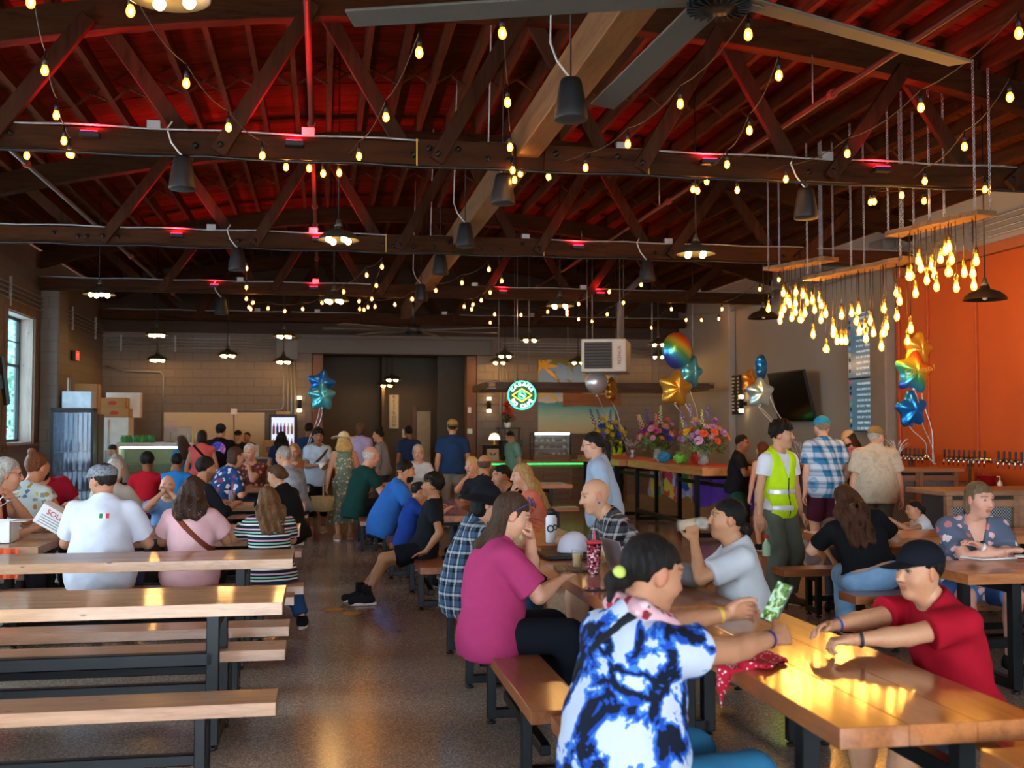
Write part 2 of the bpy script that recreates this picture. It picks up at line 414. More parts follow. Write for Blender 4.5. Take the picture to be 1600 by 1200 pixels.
def floral(base, cols, scale=14., size=.42, dist=.6):
    """scattered blots and petals printed on a base"""
    key = ('fl',base,tuple(cols),scale,size)
    if key in _mc: return _mc[key]
    def fn(nt):
        co = coords(nt); no = N(nt,'ShaderNodeTexNoise',i_Scale=scale*1.5,i_Detail=2.); L(nt,co,no.inputs['Vector'])
        sc = N(nt,'ShaderNodeVectorMath',operation='SCALE'); L(nt,no.outputs['Color'],sc.inputs[0]); sc.inputs['Scale'].default_value = dist/scale
        ad = N(nt,'ShaderNodeVectorMath',operation='ADD'); L(nt,co,ad.inputs[0]); L(nt,sc.outputs[0],ad.inputs[1])
        vo = N(nt,'ShaderNodeTexVoronoi',i_Scale=scale); L(nt,ad.outputs[0],vo.inputs['Vector'])
        sp = N(nt,'ShaderNodeSeparateColor'); L(nt,vo.outputs['Color'],sp.inputs[0])
        cr = ramp(nt,sp.outputs[0],[(i/len(cols),srgb(c)) for i,c in enumerate(cols)],'CONSTANT')
        th = N(nt,'ShaderNodeMath',operation='LESS_THAN'); L(nt,vo.outputs['Distance'],th.inputs[0]); th.inputs[1].default_value = size
        mx = N(nt,'ShaderNodeMix',data_type='RGBA'); L(nt,th.outputs[0],mx.inputs[0]); mx.inputs[6].default_value = (*srgb(base),1); L(nt,cr.outputs[0],mx.inputs[7]); return mx.outputs[2]
    _mc[key] = _fab('printed_fabric',fn); return _mc[key]
def marble(stops, scale=5., dist=1.5, interp='CONSTANT'):
    key = ('mb',str(stops),scale)
    if key in _mc: return _mc[key]
    def fn(nt):
        no = N(nt,'ShaderNodeTexNoise',i_Scale=scale,i_Detail=4.,i_Roughness=.55,i_Distortion=dist); L(nt,coords(nt),no.inputs['Vector'])
        return ramp(nt,no.outputs[0],[(p,srgb(c)) for p,c in stops],interp).outputs[0]
    _mc[key] = _fab('marbled_fabric',fn); return _mc[key]

def hand_prims(w, d, n, side, curl, spread=.0, hs=1.0):
    """w wrist, d direction, n palm normal (towards palm), side=+1 thumb on +lateral"""
    d = unit(d); n = unit(n-d*float(n@d)); l = np.cross(n,d)*side
    P = [('+',.01,'c',w,w+d*.02*hs,.026*hs,.026*hs)]
    for i,o in enumerate((-.030,-.010,.010,.030)):
        P.append(('+',.012,'c',w+d*.02*hs+l*o*.6*hs,w+d*(.088-.004*abs(i-1.5))*hs+l*o*hs,.0145*hs,.0115*hs))
    lens = (.062,.078,.084,.074)     # little .. index
    for i,o in enumerate((-.031,-.0105,.0105,.031)):
        b = w+d*(.086-.004*abs(i-1.5))*hs+l*o*hs; a1 = curl*.9; dd = unit(d+l*spread*(i-1.5)*.12)
        Lf = lens[i]*hs
        e1 = unit(dd*math.cos(a1)+n*math.sin(a1)); p1 = b+e1*Lf*.45
        a2 = curl*2.0; e2 = unit(dd*math.cos(a2)+n*math.sin(a2)); p2 = p1+e2*Lf*.3
        a3 = curl*2.7; e3 = unit(dd*math.cos(a3)+n*math.sin(a3)); p3 = p2+e3*Lf*.25
        P += [('+',.003,'c',b,p1,.0098*hs,.0090*hs),('+',.003,'c',p1,p2,.0090*hs,.0082*hs),('+',.003,'c',p2,p3,.0082*hs,.0072*hs)]
    tb = w+d*.022*hs+l*.024*hs; t1 = tb+unit(d*.75+l*.62+n*.35)*.045*hs; t2 = t1+unit(d*.9+l*.25+n*(.2+.5*curl))*.034*hs; t3 = t2+unit(d*.95-l*.05+n*(.15+.6*curl))*.026*hs
    P += [('+',.01,'c',tb,t1,.016*hs,.012*hs),('+',.004,'c',t1,t2,.0115*hs,.0105*hs),('+',.004,'c',t2,t3,.0105*hs,.0085*hs)]
    return P

def person(label, x, y, h, pose='sit', S=1.70, g=1.0, belly=0., lean=0., bend=0., side=0., twist=0., hy=0., hp=0., hr=0.,
           seat=.42, skin='#c98f6e', hair=('short','#2a1c14'), top=None, bottom=None, shoes='#222222', hands=(None,None), curl=(.5,.5),
           pn=(None,None), feet=(None,None), elb=(None,None), hat=None, glasses=None, beard=None, fem=False, lod=1, extras=None, z0=0., hsz=1.0):
    """h: heading in degrees, 0 looks away from the camera, 90 to the right, 180 to the camera. hands/feet: points in the person's own frame
    (x right, y forward, z up from the floor); lod 0 near, 1 middle, 2 far"""
    root = empty('person',(x,y,z0),-math.radians(h),label,'person')
    s = S/1.72; R = math.radians
    rb,rh,rhd,rc = {0:(.015,.0054,.0054,.0098),1:(.022,.0088,.0085,.0155),2:(.030,.0140,.0170,.0235)}[lod]
    pz = (seat+.11*s+.03*(g-1)) if pose == 'sit' else .945*s
    Pc = _v(0,0,pz)
    Rl = rotz(R(-twist)*.3)@roty(R(side))@rotx(-R(lean)); Ru = rotz(R(-twist))@roty(R(side))@rotx(-R(lean+bend))
    rt,fwd,up = Rl[:,0],Rl[:,1],Rl[:,2]; rt2,fw2,up2 = Ru[:,0],Ru[:,1],Ru[:,2]
    bel = Pc+up*.17*s; che = bel+(up+up2)*.5*.15*s; nb = che+up2*.185*s
    sh = {1:che+up2*.115*s+rt2*.172*s*(.5+.5*g)*(.92 if fem else 1.),-1:che+up2*.115*s-rt2*.172*s*(.5+.5*g)*(.92 if fem else 1.)}
    A = lambda v: np.asarray(v,np.float32)
    hipw = (1.06 if fem else 1.)
    torso = [('+',.06,'e',Pc-up*.01,Rl,A((.165*s*g*hipw,.118*s*g,.13*s))),
             ('+',.06,'e',bel+fwd*belly*.35,Rl,A((.142*s*g,(.105+belly*.4)*s*g,.17*s))),
             ('+',.06,'e',che,Ru,A((.150*s*g,.108*s*g,.165*s))),
             ('+',.05,'c',sh[1]-rt2*.03*s-up2*.01,sh[-1]+rt2*.03*s-up2*.01,.058*s,.058*s),
             ('+',.05,'c',che+up2*.13*s+rt2*.07*s-fw2*.015,nb+up2*.01-fw2*.01,.05*s,.045*s),('+',.05,'c',che+up2*.13*s-rt2*.07*s-fw2*.015,nb+up2*.01-fw2*.01,.05*s,.045*s)]
    if belly > 0: torso.append(('+',.06,'e',bel+fwd*(.05+belly*.5)-up*.04,Rl,A((.125*s*g,.09*s*g,.12*s))))
    if fem:
        for q in (1,-1): torso.append(('+',.04,'e',che+fw2*.085*s*g+rt2*q*.066*s-up2*.005,Ru,A((.062*g,.055*g,.062))))
    Rh = Ru@rotx(R(lean+bend)*.75)
    Rh = rotz(R(-hy))@Rh@rotx(R(hp))@roty(R(hr))
    hc = nb+up2*.075*s+unit(up2*.4+_v(0,0,.6))*.085*s+Rh[:,1]*.028*s
    sH = s*1.05*hsz
    hd = lambda a,b,c: hc+(Rh@A((a,b,c)))*sH
    q_ = .96 if fem else 1.
    neck = [('+',.03,'c',nb-up2*.05*s,hd(0,-.022,-.065),.060*sH*q_*(.6+.4*g),.052*sH*q_)]
    head = [('+',.03,'e',hd(0,-.008,.026),Rh,A((.074,.095,.092))*sH),('+',.04,'e',hd(0,.020,-.045),Rh,A((.058,.069,.076))*sH*A((.94+.06*g,1,1))),
            ('+',.03,'e',hd(0,.058,-.094),Rh,A((.026,.022,.020))*sH),('+',.03,'c',hd(0,-.02,-.05),hd(0,-.025,-.12),.05*sH*q_,.05*sH*q_),
            ('+',.015,'c',hd(-.034,.078,.030),hd(.034,.078,.030),.014*sH,.014*sH),
            ('+',.03,'e',hd(.040,.052,-.028),Rh,A((.026,.030,.030))*sH),('+',.03,'e',hd(-.040,.052,-.028),Rh,A((.026,.030,.030))*sH),
            ('-',.014,'e',hd(.033,.099,.010),Rh,A((.020,.020,.013))*sH),('-',.014,'e',hd(-.033,.099,.010),Rh,A((.020,.020,.013))*sH),
            ('+',.003,'e',hd(.033,.073,.009),Rh,A((.016,.0145,.013))*sH),('+',.003,'e',hd(-.033,.073,.009),Rh,A((.016,.0145,.013))*sH),
            ('+',.010,'c',hd(0,.086,.016),hd(0,.107,-.028),.009*sH,.0135*sH),('+',.006,'e',hd(.012,.094,-.032),Rh,A((.009,.011,.008))*sH),('+',.006,'e',hd(-.012,.094,-.032),Rh,A((.009,.011,.008))*sH),
            ('+',.006,'c',hd(-.016,.0815,-.059),hd(.016,.0815,-.059),.0085*sH,.0085*sH),('+',.006,'c',hd(-.013,.0805,-.071),hd(.013,.0805,-.071),.0090*sH,.0090*sH),
            ('+',.008,'e',hd(.075,-.010,-.004),Rh@rotz(R(-18)),A((.010,.022,.034))*sH),('+',.008,'e',hd(-.075,-.010,-.004),Rh@rotz(R(18)),A((.010,.022,.034))*sH)]
    limbs = []; hprs = []; wr_ = {}; el_ = {}
    ga = .45+.55*g
    for q,i in ((1,0),(-1,1)):
        t = hands[i]
        if t is None:
            t = (q*(.25*g),.02,.80*s) if pose != 'sit' else (q*.14,.34,seat+.20)
        t = A(t); hint = elb[i]
        hint = A(hint) if hint is not None else A((q*.6,-.6,-.7))
        e,w = ik(sh[q],t,.285*s,.255*s,hint); el_[q] = e; wr_[q] = w
        limbs += [('+',.035,'c',sh[q],e,.051*s*ga,.040*s*ga),('+',.015,'c',e,e+(w-e)*.35,.041*s*ga,.040*s*ga),('+',.015,'c',e+(w-e)*.3,w,.040*s*ga,.0265*s)]
        n_ = pn[i]; n_ = A(n_) if n_ is not None else (A((-q,.0,-.1)) if pose != 'sit' and hands[i] is None else A((0,0,-1)))
        dd = unit(w-e)
        if abs(float(dd@unit(n_))) > .8: dd = unit(dd-unit(n_)*float(dd@unit(n_))*.8)
        lat = np.cross(unit(n_-dd*float(n_@dd)),dd); tside = 1 if float(lat@(-q*rt2)) > 0 else -1
        if abs(float(lat@rt2)) < .3: tside = 1 if float(lat@(fw2+up2)) > 0 else -1
        hprs.append(hand_prims(w,dd,n_,tside,curl[i],hs=s*(.92 if fem else 1.)))
    legs = []; ank = {}; kn = {}
    gl = .4+.6*g
    for q,i in ((1,0),(-1,1)):
        hip = Pc+rt*q*.088*s*g-up*.03*s; t = feet[i]
        if t is None: t = (q*.10,.02,.085*s) if pose != 'sit' else (q*.13,.43*s,.085*s)
        k,a = ik(hip,A(t),.425*s,.425*s,A((q*.15,1.,.35))); kn[q] = k; ank[q] = a
        legs += [('+',.04,'c',hip,k,.088*s*gl,.056*s*gl),('+',.03,'c',k,k+(a-k)*.35,.055*s*gl,.056*s*gl),('+',.02,'c',k+(a-k)*.3,a,.055*s*gl,.036*s)]
        fd = unit(_v((k-a)[0]*.3+q*.12,1.,0)*1.); kf = (k-hip); fd = unit(_v(kf[0],kf[1],0)) if abs(kf[0])+abs(kf[1]) > .12 else _v(q*.15,.98,0)
        legs += [('+',.02,'c',a-fd*.03-_v(0,0,.045)*s,a+fd*.16*s-_v(0,0,.055)*s,.036*s,.026*s)]
    core = torso+neck+limbs+legs
    # ---- body mesh (skin): trunk, head and hands of one figure
    skc = np.array(srgb(skin)); hcol = np.array(srgb(hair[1] if hair else '#3a2a20'))
    parts = []
    lo,hi = bounds(core); parts.append(surface(lambda p: field(core,p),lo,hi,rb)+('b',))
    lo,hi = bounds(head); parts.append(surface(lambda p: field(head,p),lo,hi,rh,2)+('h',))
    for hp_ in hprs:
        lo,hi = bounds(hp_,.02); parts.append(surface(lambda p: field(hp_,p),lo,hi,rhd,2)+('a',))
    VV = []; FF = []; CC = []; off = 0
    for V,Q,kd in parts:
        c = np.tile(skc,(len(V),1))
        if kd == 'h':
            l = ((V-hc)@Rh)/sH; X,Y,Z = l[:,0],l[:,1],l[:,2]; fr = Y > .045
            warm = np.exp(-((np.abs(X)-.038)**2+(Z+.03)**2)/.0007)*fr*.35
            c = c*(1-np.stack([warm*.0,warm*.30,warm*.25],-1))
            if beard and beard[0] == 'stubble':
                m = (Z < -.035)&(Y > -.03); c[m] = c[m]*.45+np.array(srgb(beard[1]))*.55
            lip = fr&(np.abs(X) < .023)&(Z < -.0545+.1*np.abs(X))&(Z > -.079+.25*np.abs(X)); c[lip] = c[lip]*np.array([.80,.50,.50])
            mo = fr&(np.abs(X) < .021)&(np.abs(Z+.0655) < .0022 if lod == 0 else np.abs(Z+.0655) < .003); c[mo] = c[mo]*.35
            ex = np.abs(X)-.033; sc_ = fr&(((ex/.0135)**2+((Z-.008)/.0050)**2) < 1); c[sc_] = (.38,.34,.32) if lod < 2 else skc*.35
            ir = fr&((ex**2+(Z-.009)**2) < .0060**2)&(Z < .0125); c[ir] = (.03,.018,.012)
            la = fr&(np.abs(ex) < .016)&(Z > .0120-.25*np.abs(ex))&(Z < .0165-.25*np.abs(ex)); c[la] = c[la]*.22
            br = fr&(np.abs(ex-.002) < .019)&(np.abs(Z-.0345+.35*np.maximum(ex-.008,0)) < .0042); c[br] = c[br]*.25+hcol*.6
            nz = fr&(Y > .09)&(np.abs(np.abs(X)-.007) < .0045)&(np.abs(Z+.0385) < .004); c[nz] = c[nz]*.35
            er = (np.abs(X) > .07)&(np.abs(Z) < .04)&(np.abs(Y+.01) < .03); c[er] = c[er]*np.array([1.,.82,.78])
        VV.append(V); FF.append(Q+off); CC.append(c); off += len(V)
    V = np.concatenate(VV); Q = np.concatenate(FF); c = np.concatenate(CC)
    m = mesh('body',V,Q,skin_mat(),True)
    ca = m.color_attributes.new('Col','FLOAT_COLOR','POINT'); ca.data.foreach_set('color',np.concatenate([c,np.ones((len(c),1))],1).astype(np.float32).ravel())
    put('body',m,root)
    def part(name, prims, mat, r, f=None, lv=3, pad=.06):
        lo,hi = bounds(prims,pad); V,Q = surface(f or (lambda p: field(prims,p)),lo,hi,r,lv)
        if len(V) == 0: return None
        return put(name,mesh(name,V,Q,mat,True),root)
    # ---- clothes
    if top:
        T = dict(slv=.55,hem=.10,infl=.014,fold=.004,neck=.075,loose=0.); T.update(top)
        pr = list(torso); slv = []
        pr.append(('+',.05,'e',Pc-up*.05*s,Rl,A((.168*s*g*hipw,.122*s*g+belly*.25,.17*s))))
        if T['loose']: pr.append(('+',.08,'e',Pc+up*.08,Rl,A((.17*s*g,.14*s*g+belly*.3,.2*s))))
        for q in (1,-1):
            if T['slv'] <= 0: continue
            e,w = el_[q],wr_[q]
            if T['slv'] <= 1:
                de = unit(e-sh[q]); pe = sh[q]+(e-sh[q])*T['slv']
                slv.append(([('+',.04,'c',sh[q],pe+de*.03,.052*s*ga,(.054+T.get('flare',0.))*s*ga)],pe,de))
            else:
                de = unit(w-e); pe = e+(w-e)*(T['slv']-1)
                slv.append(([('+',.04,'c',sh[q],e,.053*s*ga,.047*s*ga),('+',.02,'c',e,pe+de*.02,.047*s*ga,.036*s*ga)],pe,de))
        hemc = Pc-up*T['hem']*s; ph = rnd.random()*6
        cut = [('+',0,'c',nb+up2*.03*s+fw2*.005,nb+up2*.35*s+fw2*.06,T['neck']*s,.16*s)]
        def ftop(p):
            t_ = np.clip(.5-((p-Pc)@up)/(.3*s),0,1)
            d = field(pr,p,T['infl'])-.014*t_
            d = np.maximum(d,-((p-hemc)@up)+wr(p,.006,9.,ph))
            if T['slv'] <= 0:
                l = (p-che)@Ru; d = np.maximum(d,(np.abs(l[:,0])-(.135-.16*np.maximum(l[:,2]-.03,0))*s*g))
            for sp_,pe,de in slv: d = smin(d,np.maximum(field(sp_,p,T['infl']),(p-pe)@de),.03)
            d = d+wr(p,T['fold'],20.,ph)
            d = -smin(-d,field(cut,p),.012)
            if T.get('vneck'):
                l = (p-nb)@Ru; d = np.maximum(d,-np.maximum(np.maximum(np.abs(l[:,0])*1.0-(.075+(l[:,2])*.42)*s,-(l[:,1])),-(l[:,2]+.17*s)))
            return d
        prb = pr+[x for sp_,_,_ in slv for x in sp_]
        part(T.get('name','shirt'),prb,T['mat'],rc,ftop)
        if T.get('over'):                                        # open vest over the shirt
            O = T['over']
            def fov(p):
                d = field(torso,p,T['infl']+.012)-.022*np.clip(.5-((p-Pc)@up)/(.3*s),0,1)+wr(p,.003,15.,ph); d = np.maximum(d,-((p-(Pc-up*T.get('ovhem',.12)*s))@up)); d = np.maximum(d,-field(cut,p))
                l = (p-che)@Ru; d = np.maximum(d,np.abs(l[:,0])-(.168-.1*np.maximum(l[:,2],0))*s*g)
                l = (p-nb)@Ru; d = np.maximum(d,-np.maximum(np.maximum(np.abs(l[:,0])-(.078+l[:,2]*.30)*s,-l[:,1]),-(l[:,2]+.26*s))); return d
            part('safety_vest',torso,O,rc,fov)
    if bottom:
        Bm = dict(leg=1.93,infl=.014,fold=.004); Bm.update(bottom)
        pr = [torso[0]]; ph = rnd.random()*6; caps = []; lgs = []
        for q in (1,-1):
            hip = Pc+rt*q*.088*s*g-up*.03*s; k,a = kn[q],ank[q]; lg = Bm['leg']; w_ = Bm.get('wide',0.)
            if lg <= 1: pe = hip+(k-hip)*lg; de = unit(k-hip); lgs.append(([('+',.04,'c',hip,pe+de*.03,.092*s*gl,.064*s*gl+w_)],pe,de))
            else:
                pe = k+(a-k)*(lg-1); de = unit(a-k); lgs.append(([('+',.04,'c',hip,k,.090*s*gl,.060*s*gl+w_),('+',.03,'c',k,pe+de*.02,.060*s*gl+w_,.048*s*gl+w_)],pe,de))
        wa = Pc+up*Bm.get('waist',.05)*s
        def fbot(p):
            d = np.maximum(field(pr,p,Bm['infl']),(p-wa)@up)
            for sp_,pe,de in lgs: d = smin(d,np.maximum(field(sp_,p,Bm['infl']),(p-pe)@de),.03)
            return d+wr(p,Bm['fold'],18.,ph)
        prb = pr+[x for sp_,_,_ in lgs for x in sp_]
        part(Bm.get('name','trousers'),prb,Bm['mat'],rc*1.45,fbot)
        if Bm.get('skirt'):
            zb = Bm['skirt']; pr2 = [('+',.05,'c',Pc+up*.08,_v(0,.03,zb),.15*s*g,.30*s)]
            def fsk(p):
                d = f_cap(p,pr2[0][3],pr2[0][4],.13*s*g,.24*s); an = np.arctan2(p[:,1]-.02,p[:,0]); t = np.clip((pz-p[:,2])/(pz-zb),0,1)
                d = d+t*.022*np.sin(an*9+np.sin(p[:,2]*5)); return np.maximum(d,zb-p[:,2]+.012*np.sin(an*3))
            part('skirt',pr2,Bm['mat'],rc,fsk)
    if shoes:
        sm = shoes if not isinstance(shoes,str) else cloth(shoes)
        for q in (1,-1):
            a = ank[q]; ft = legs[3 if q == 1 else 7]; b0,b1 = ft[3],ft[4]; d_ = unit(b1-b0)
            pr = [('+',.02,'c',b0,b0+d_*.20*s,.043*s,.036*s),('+',.03,'c',a+_v(0,0,.0),a-_v(0,0,.03)+d_*.03,.046*s,.05*s)]
            zb = float(min(b0[2],b1[2])-.040*s)
            o = part('shoe',pr,sm,max(rc*.9,.010),lambda p: np.maximum(np.maximum(field(pr,p,.004),zb-p[:,2]),(p[:,2]-(a[2]+.02))))
            if o and lod < 2:
                mb = MB(); n = 14
                poly = []
                rr = _v(d_[1],-d_[0],0)
                for k in range(n):
                    an = 2*math.pi*k/n; cx = .075+.142*math.cos(an); cy = .046*math.sin(an)*(1+.15*math.cos(an))
                    pp = b0+d_*cx*s+rr*cy*s; poly.append((pp[0],pp[1]))
                ar = sum(poly[i][0]*poly[(i+1)%n][1]-poly[(i+1)%n][0]*poly[i][1] for i in range(n))
                if ar < 0: poly.reverse()
                so = mb.prism(poly,zb-.002,zb+.022).build('sole',plain('#d8d4cc',.6),o)
    # ---- hair, beard, headwear, in the head's own frame
    def hl(p): return ((p-hc)@Rh)/sH
    def hE(c,r): return ('+',.02,'e',hd(*c),Rh,A(r)*sH)
    if hair and hair[0] != 'bald':
        st = hair[0]; hm = hair_mat(hair[1]); rhr = rh*1.25; amp = hair[2] if len(hair) > 2 else .004; fq = hair[3] if len(hair) > 3 else 60.
        base = [hE((0,-.014,.032),(.081,.100,.095))]; ext = []
        low = -.055
        if st in ('long','wavy'):
            Ld = hair[4] if len(hair) > 4 else .30
            hf = hair[5] if len(hair) > 5 else 1.
            for q in (-1,0,1):
                a0 = hd(q*.05*hf,-.05,.0); a1 = nb+rt2*q*.085*s*hf-fw2*(.085 if q == 0 else .065)*g*hf+up2*.02; a2 = nb+rt2*q*.075*s*hf-fw2*.125*s*g*(.5+.5*hf)-up2*(Ld-.10)*s
                ext += [('+',.05,'c',a0,a1,.055*s*(.4+.6*hf),.050*s*hf),('+',.05,'c',a1,a2,.050*s*hf,.034*s*hf)]
        if st == 'bob':
            ext += [('+',.04,'e',hd(0,-.045,-.045),Rh,A((.086,.062,.085))*s)]
        if st == 'pony':
            ext += [('+',.02,'c',hd(0,-.095,.02),hd(0,-.135,-.01),.024*s,.032*s),('+',.02,'c',hd(0,-.135,-.01),hd(0,-.135,-.16),.032*s,.012*s)]
        if st == 'bun':
            ext += [('+',.012,'e',hd(0,-.118,.0),Rh,A((.040,.036,.040))*s)]
        if st == 'lowbun':
            ext += [('+',.012,'e',hd(0,-.118,-.045),Rh,A((.038,.042,.036))*s),('+',.02,'c',hd(0,-.13,-.06),hd(.01,-.135,-.11),.02*s,.012*s)]
        if st == 'topbun':
            ext += [('+',.012,'e',hd(0,-.07,.125),Rh,A((.036,.036,.034))*s)]
        if st == 'curly':
            base = [hE((0,-.008,.050),(.096,.114,.106))]
        ph = rnd.random()*9
        allp = base+ext
        def fh(p):
            d = field(base,p); l = hl(p); X,Y,Z = l[:,0],l[:,1],l[:,2]
            if st == 'fringe': c = np.maximum(Z-.045,-.070-Z); c = np.maximum(c,Y-.015)
            else:
                front = .062 if st != 'bang' else .045
                c = np.where(Y > .03,(front-.3*np.abs(X))-Z,np.where(Y > -.035,(-.02 if st in ('long','wavy','bob') else .002)+(Y+.035)*.35-Z,low-Z-(.03 if fem else 0.)))
                c = np.maximum(c,-(field(head[:1],p)+.004*s))*1.0 if False else c
            d = np.maximum(d,c*.8)
            if ext:
                e = field(ext,p); e = np.maximum(e,(Y-.035)*.9); d = smin(d,e,.025)
            x,y,z = p[:,0]*fq,p[:,1]*fq,p[:,2]*fq
            k = .35 if st in ('long','pony','short','bob','bun','lowbun') else 1.
            am = amp*np.where(Z > -.03,(.45 if ext else 1.),1.)
            return d+am*(np.sin(x+2*np.sin(z*.35*k+ph))*np.sin(y+1.5*np.sin(z*.4*k))+.5*np.sin(x*2.1-y*1.3+z*k+ph))
        part('hair',allp,hm,rhr,fh,2,.08)
    if beard and beard[0] == 'full':
        pr = [hE((0,.034,-.075),(.064,.066,.060))]
        def fb(p):
            l = hl(p); d = field(pr,p); d = np.maximum(d,l[:,2]+.030+.5*np.maximum(l[:,1]-.05,0)); d = np.maximum(d,-(l[:,1]+.01))
            m_ = ((l[:,0]/.022)**2+((l[:,2]+.066)/.010)**2 < 1)&(l[:,1] > .05); d = np.where(m_,np.maximum(d,.004),d)
            x,y,z = p[:,0]*90,p[:,1]*90,p[:,2]*60; return d+.002*np.sin(x)*np.sin(y+z)
        part('beard',pr,hair_mat(beard[1]),rh*1.2,fb,2)
    if hat:
        kd = hat[0]; hm = hat[1] if not isinstance(hat[1],str) else cloth(hat[1]); rr = rh*1.2
        if kd in ('cap','capback'):
            sg = 1. if kd == 'cap' else -1.
            pr = [hE((0,-.010,.045),(.090,.110,.093))]; vis = [hE((0,sg*.115,.045),(.078,.095,.030))]
            def fc(p):
                l = hl(p); d = np.maximum(field(pr,p),.036-.10*l[:,1]-l[:,2]); return d
            o = part('cap',pr,hm,rr,fc,2)
            def fv(p):
                l = hl(p); d = field(vis,p); zz = .046-.9*l[:,0]**2*4-.18*(sg*l[:,1]-.08); return np.maximum(np.maximum(d,np.abs(l[:,2]-zz)-.0055),.06-sg*l[:,1])
            part('visor',vis,hat[2] if len(hat) > 2 and not isinstance(hat[2],str) else (cloth(hat[2]) if len(hat) > 2 else hm),min(rr,.006),fv,2)
        elif kd in ('bucket','straw'):
            br = .190 if kd == 'bucket' else .20; pr = [hE((0,-.010,.045),(.094,.112,.100)),('+',.02,'e',hd(0,-.01,.03),Rh,A((br,br,.09))*s)]
            def fk(p):
                l = hl(p); cr = np.maximum(field(pr[:1],p),.035-l[:,2]); rad = np.sqrt(l[:,0]**2+(l[:,1]+.01)**2)
                zz = .052-(rad-.09)*(.55 if kd == 'bucket' else .05)+(0. if kd == 'bucket' else .28*np.maximum(rad-.13,0)*np.sin(np.arctan2(l[:,0],l[:,1])*2+.4))
                bm_ = np.maximum(np.abs(l[:,2]-zz)-(.006 if lod<2 else .010),np.maximum(rad-br,.075-rad)); return smin(cr,bm_,.012)
            part('hat',pr,hm,max(rr,.006),fk,2)
        elif kd == 'flat':
            pr = [hE((0,.0,.055),(.092,.122,.066)),hE((0,.105,.035),(.065,.055,.022))]
            part('flat_cap',pr,hm,rr,lambda p: np.maximum(field(pr,p),.028-.04*hl(p)[:,1]-hl(p)[:,2]),2)
    if glasses:
        mb = MB(); kd = glasses
        if kd in ('eye','sun'):
            for q in (1,-1):
                mb.tube([hd(q*.033+.024*math.cos(a),.096-.010*abs(math.cos(a)),.008+.018*math.sin(a)) for a in [2*math.pi*i/14 for i in range(14)]],.0022,5,closed=True)
                mb.tube([hd(q*.055,.09,.012),hd(q*.077,.05,.014),hd(q*.079,-.01,.012)],.0025,5)
            mb.tube([hd(-.01,.098,.012),hd(.01,.098,.012)],.002,5)
            go = mb.build('glasses',BLKPLASTIC,root)
            if kd == 'sun':
                for q in (1,-1):
                    l2 = MB(); l2.add([hd(q*.033+.023*math.cos(a),.096-.010*abs(math.cos(a)),.008+.017*math.sin(a)) for a in [2*math.pi*i/14 for i in range(14)]],[tuple(range(14))]); l2.build('lens',plain('#0c0c10',.1,0,0),go)
        elif kd == 'ontop':
            for q in (1,-1):
                mb.tube([hd(q*.036+.026*math.cos(a),.075-.02*math.sin(a),.108+.020*math.sin(a)) for a in [2*math.pi*i/14 for i in range(14)]],.003,5,closed=True)
                mb.tube([hd(q*.062,.07,.108),hd(q*.088,.03,.08),hd(q*.092,-.02,.02)],.0035,5)
            mb.build('glasses',plain('#2b3f7a',.3),root)
    if extras:
        extras(root,dict(hd=hd,hc=hc,Rh=Rh,wr=wr_,el=el_,sh=sh,nb=nb,che=che,bel=bel,Pc=Pc,Ru=Ru,Rl=Rl,kn=kn,ank=ank,s=s,core=core,torso=torso,g=g,ga=ga,part=part,fold=wr))
    return root
# ------------------------------------------------------------------ the hall: floor, walls, roof
XL,XR,YB,YF,XC = -5.0,8.8,26.0,-8.0,1.9
def zroof(x): return 5.5-.022*(x-XC)**2
def floor_mat():
    m,nt,b = newmat('polished_concrete'); co = coords(nt)
    n1 = N(nt,'ShaderNodeTexNoise',i_Scale=.7,i_Detail=4.); L(nt,co,n1.inputs['Vector'])
    v = N(nt,'ShaderNodeTexVoronoi',i_Scale=150.); L(nt,co,v.inputs['Vector'])
    v2 = N(nt,'ShaderNodeTexNoise',i_Scale=45.,i_Detail=4.,i_Roughness=.8); L(nt,co,v2.inputs['Vector'])
    sp = N(nt,'ShaderNodeSeparateColor'); L(nt,v.outputs['Color'],sp.inputs[0])
    r = ramp(nt,sp.outputs[0],[(0.,srgb('#85766a')),(.35,srgb('#9a8b7e')),(.7,srgb('#ac9d8e')),(.95,srgb('#d0c2b0'))])
    r2 = ramp(nt,n1.outputs[0],[(.3,(.72,.70,.68)),(.7,(1,1,1))])
    mx = N(nt,'ShaderNodeMix',data_type='RGBA',blend_type='MULTIPLY'); mx.inputs[0].default_value = 1.; L(nt,r.outputs[0],mx.inputs[6]); L(nt,r2.outputs[0],mx.inputs[7])
    L(nt,mx.outputs[2],b.inputs['Base Color'])
    rr = N(nt,'ShaderNodeMapRange'); L(nt,v2.outputs[0],rr.inputs[0]); rr.inputs[3].default_value = .08; rr.inputs[4].default_value = .22; L(nt,rr.outputs[0],b.inputs['Roughness'])
    bump(nt,b,v2.outputs[0],.10,.003); b.inputs['Specular IOR Level'].default_value = .5
    return m
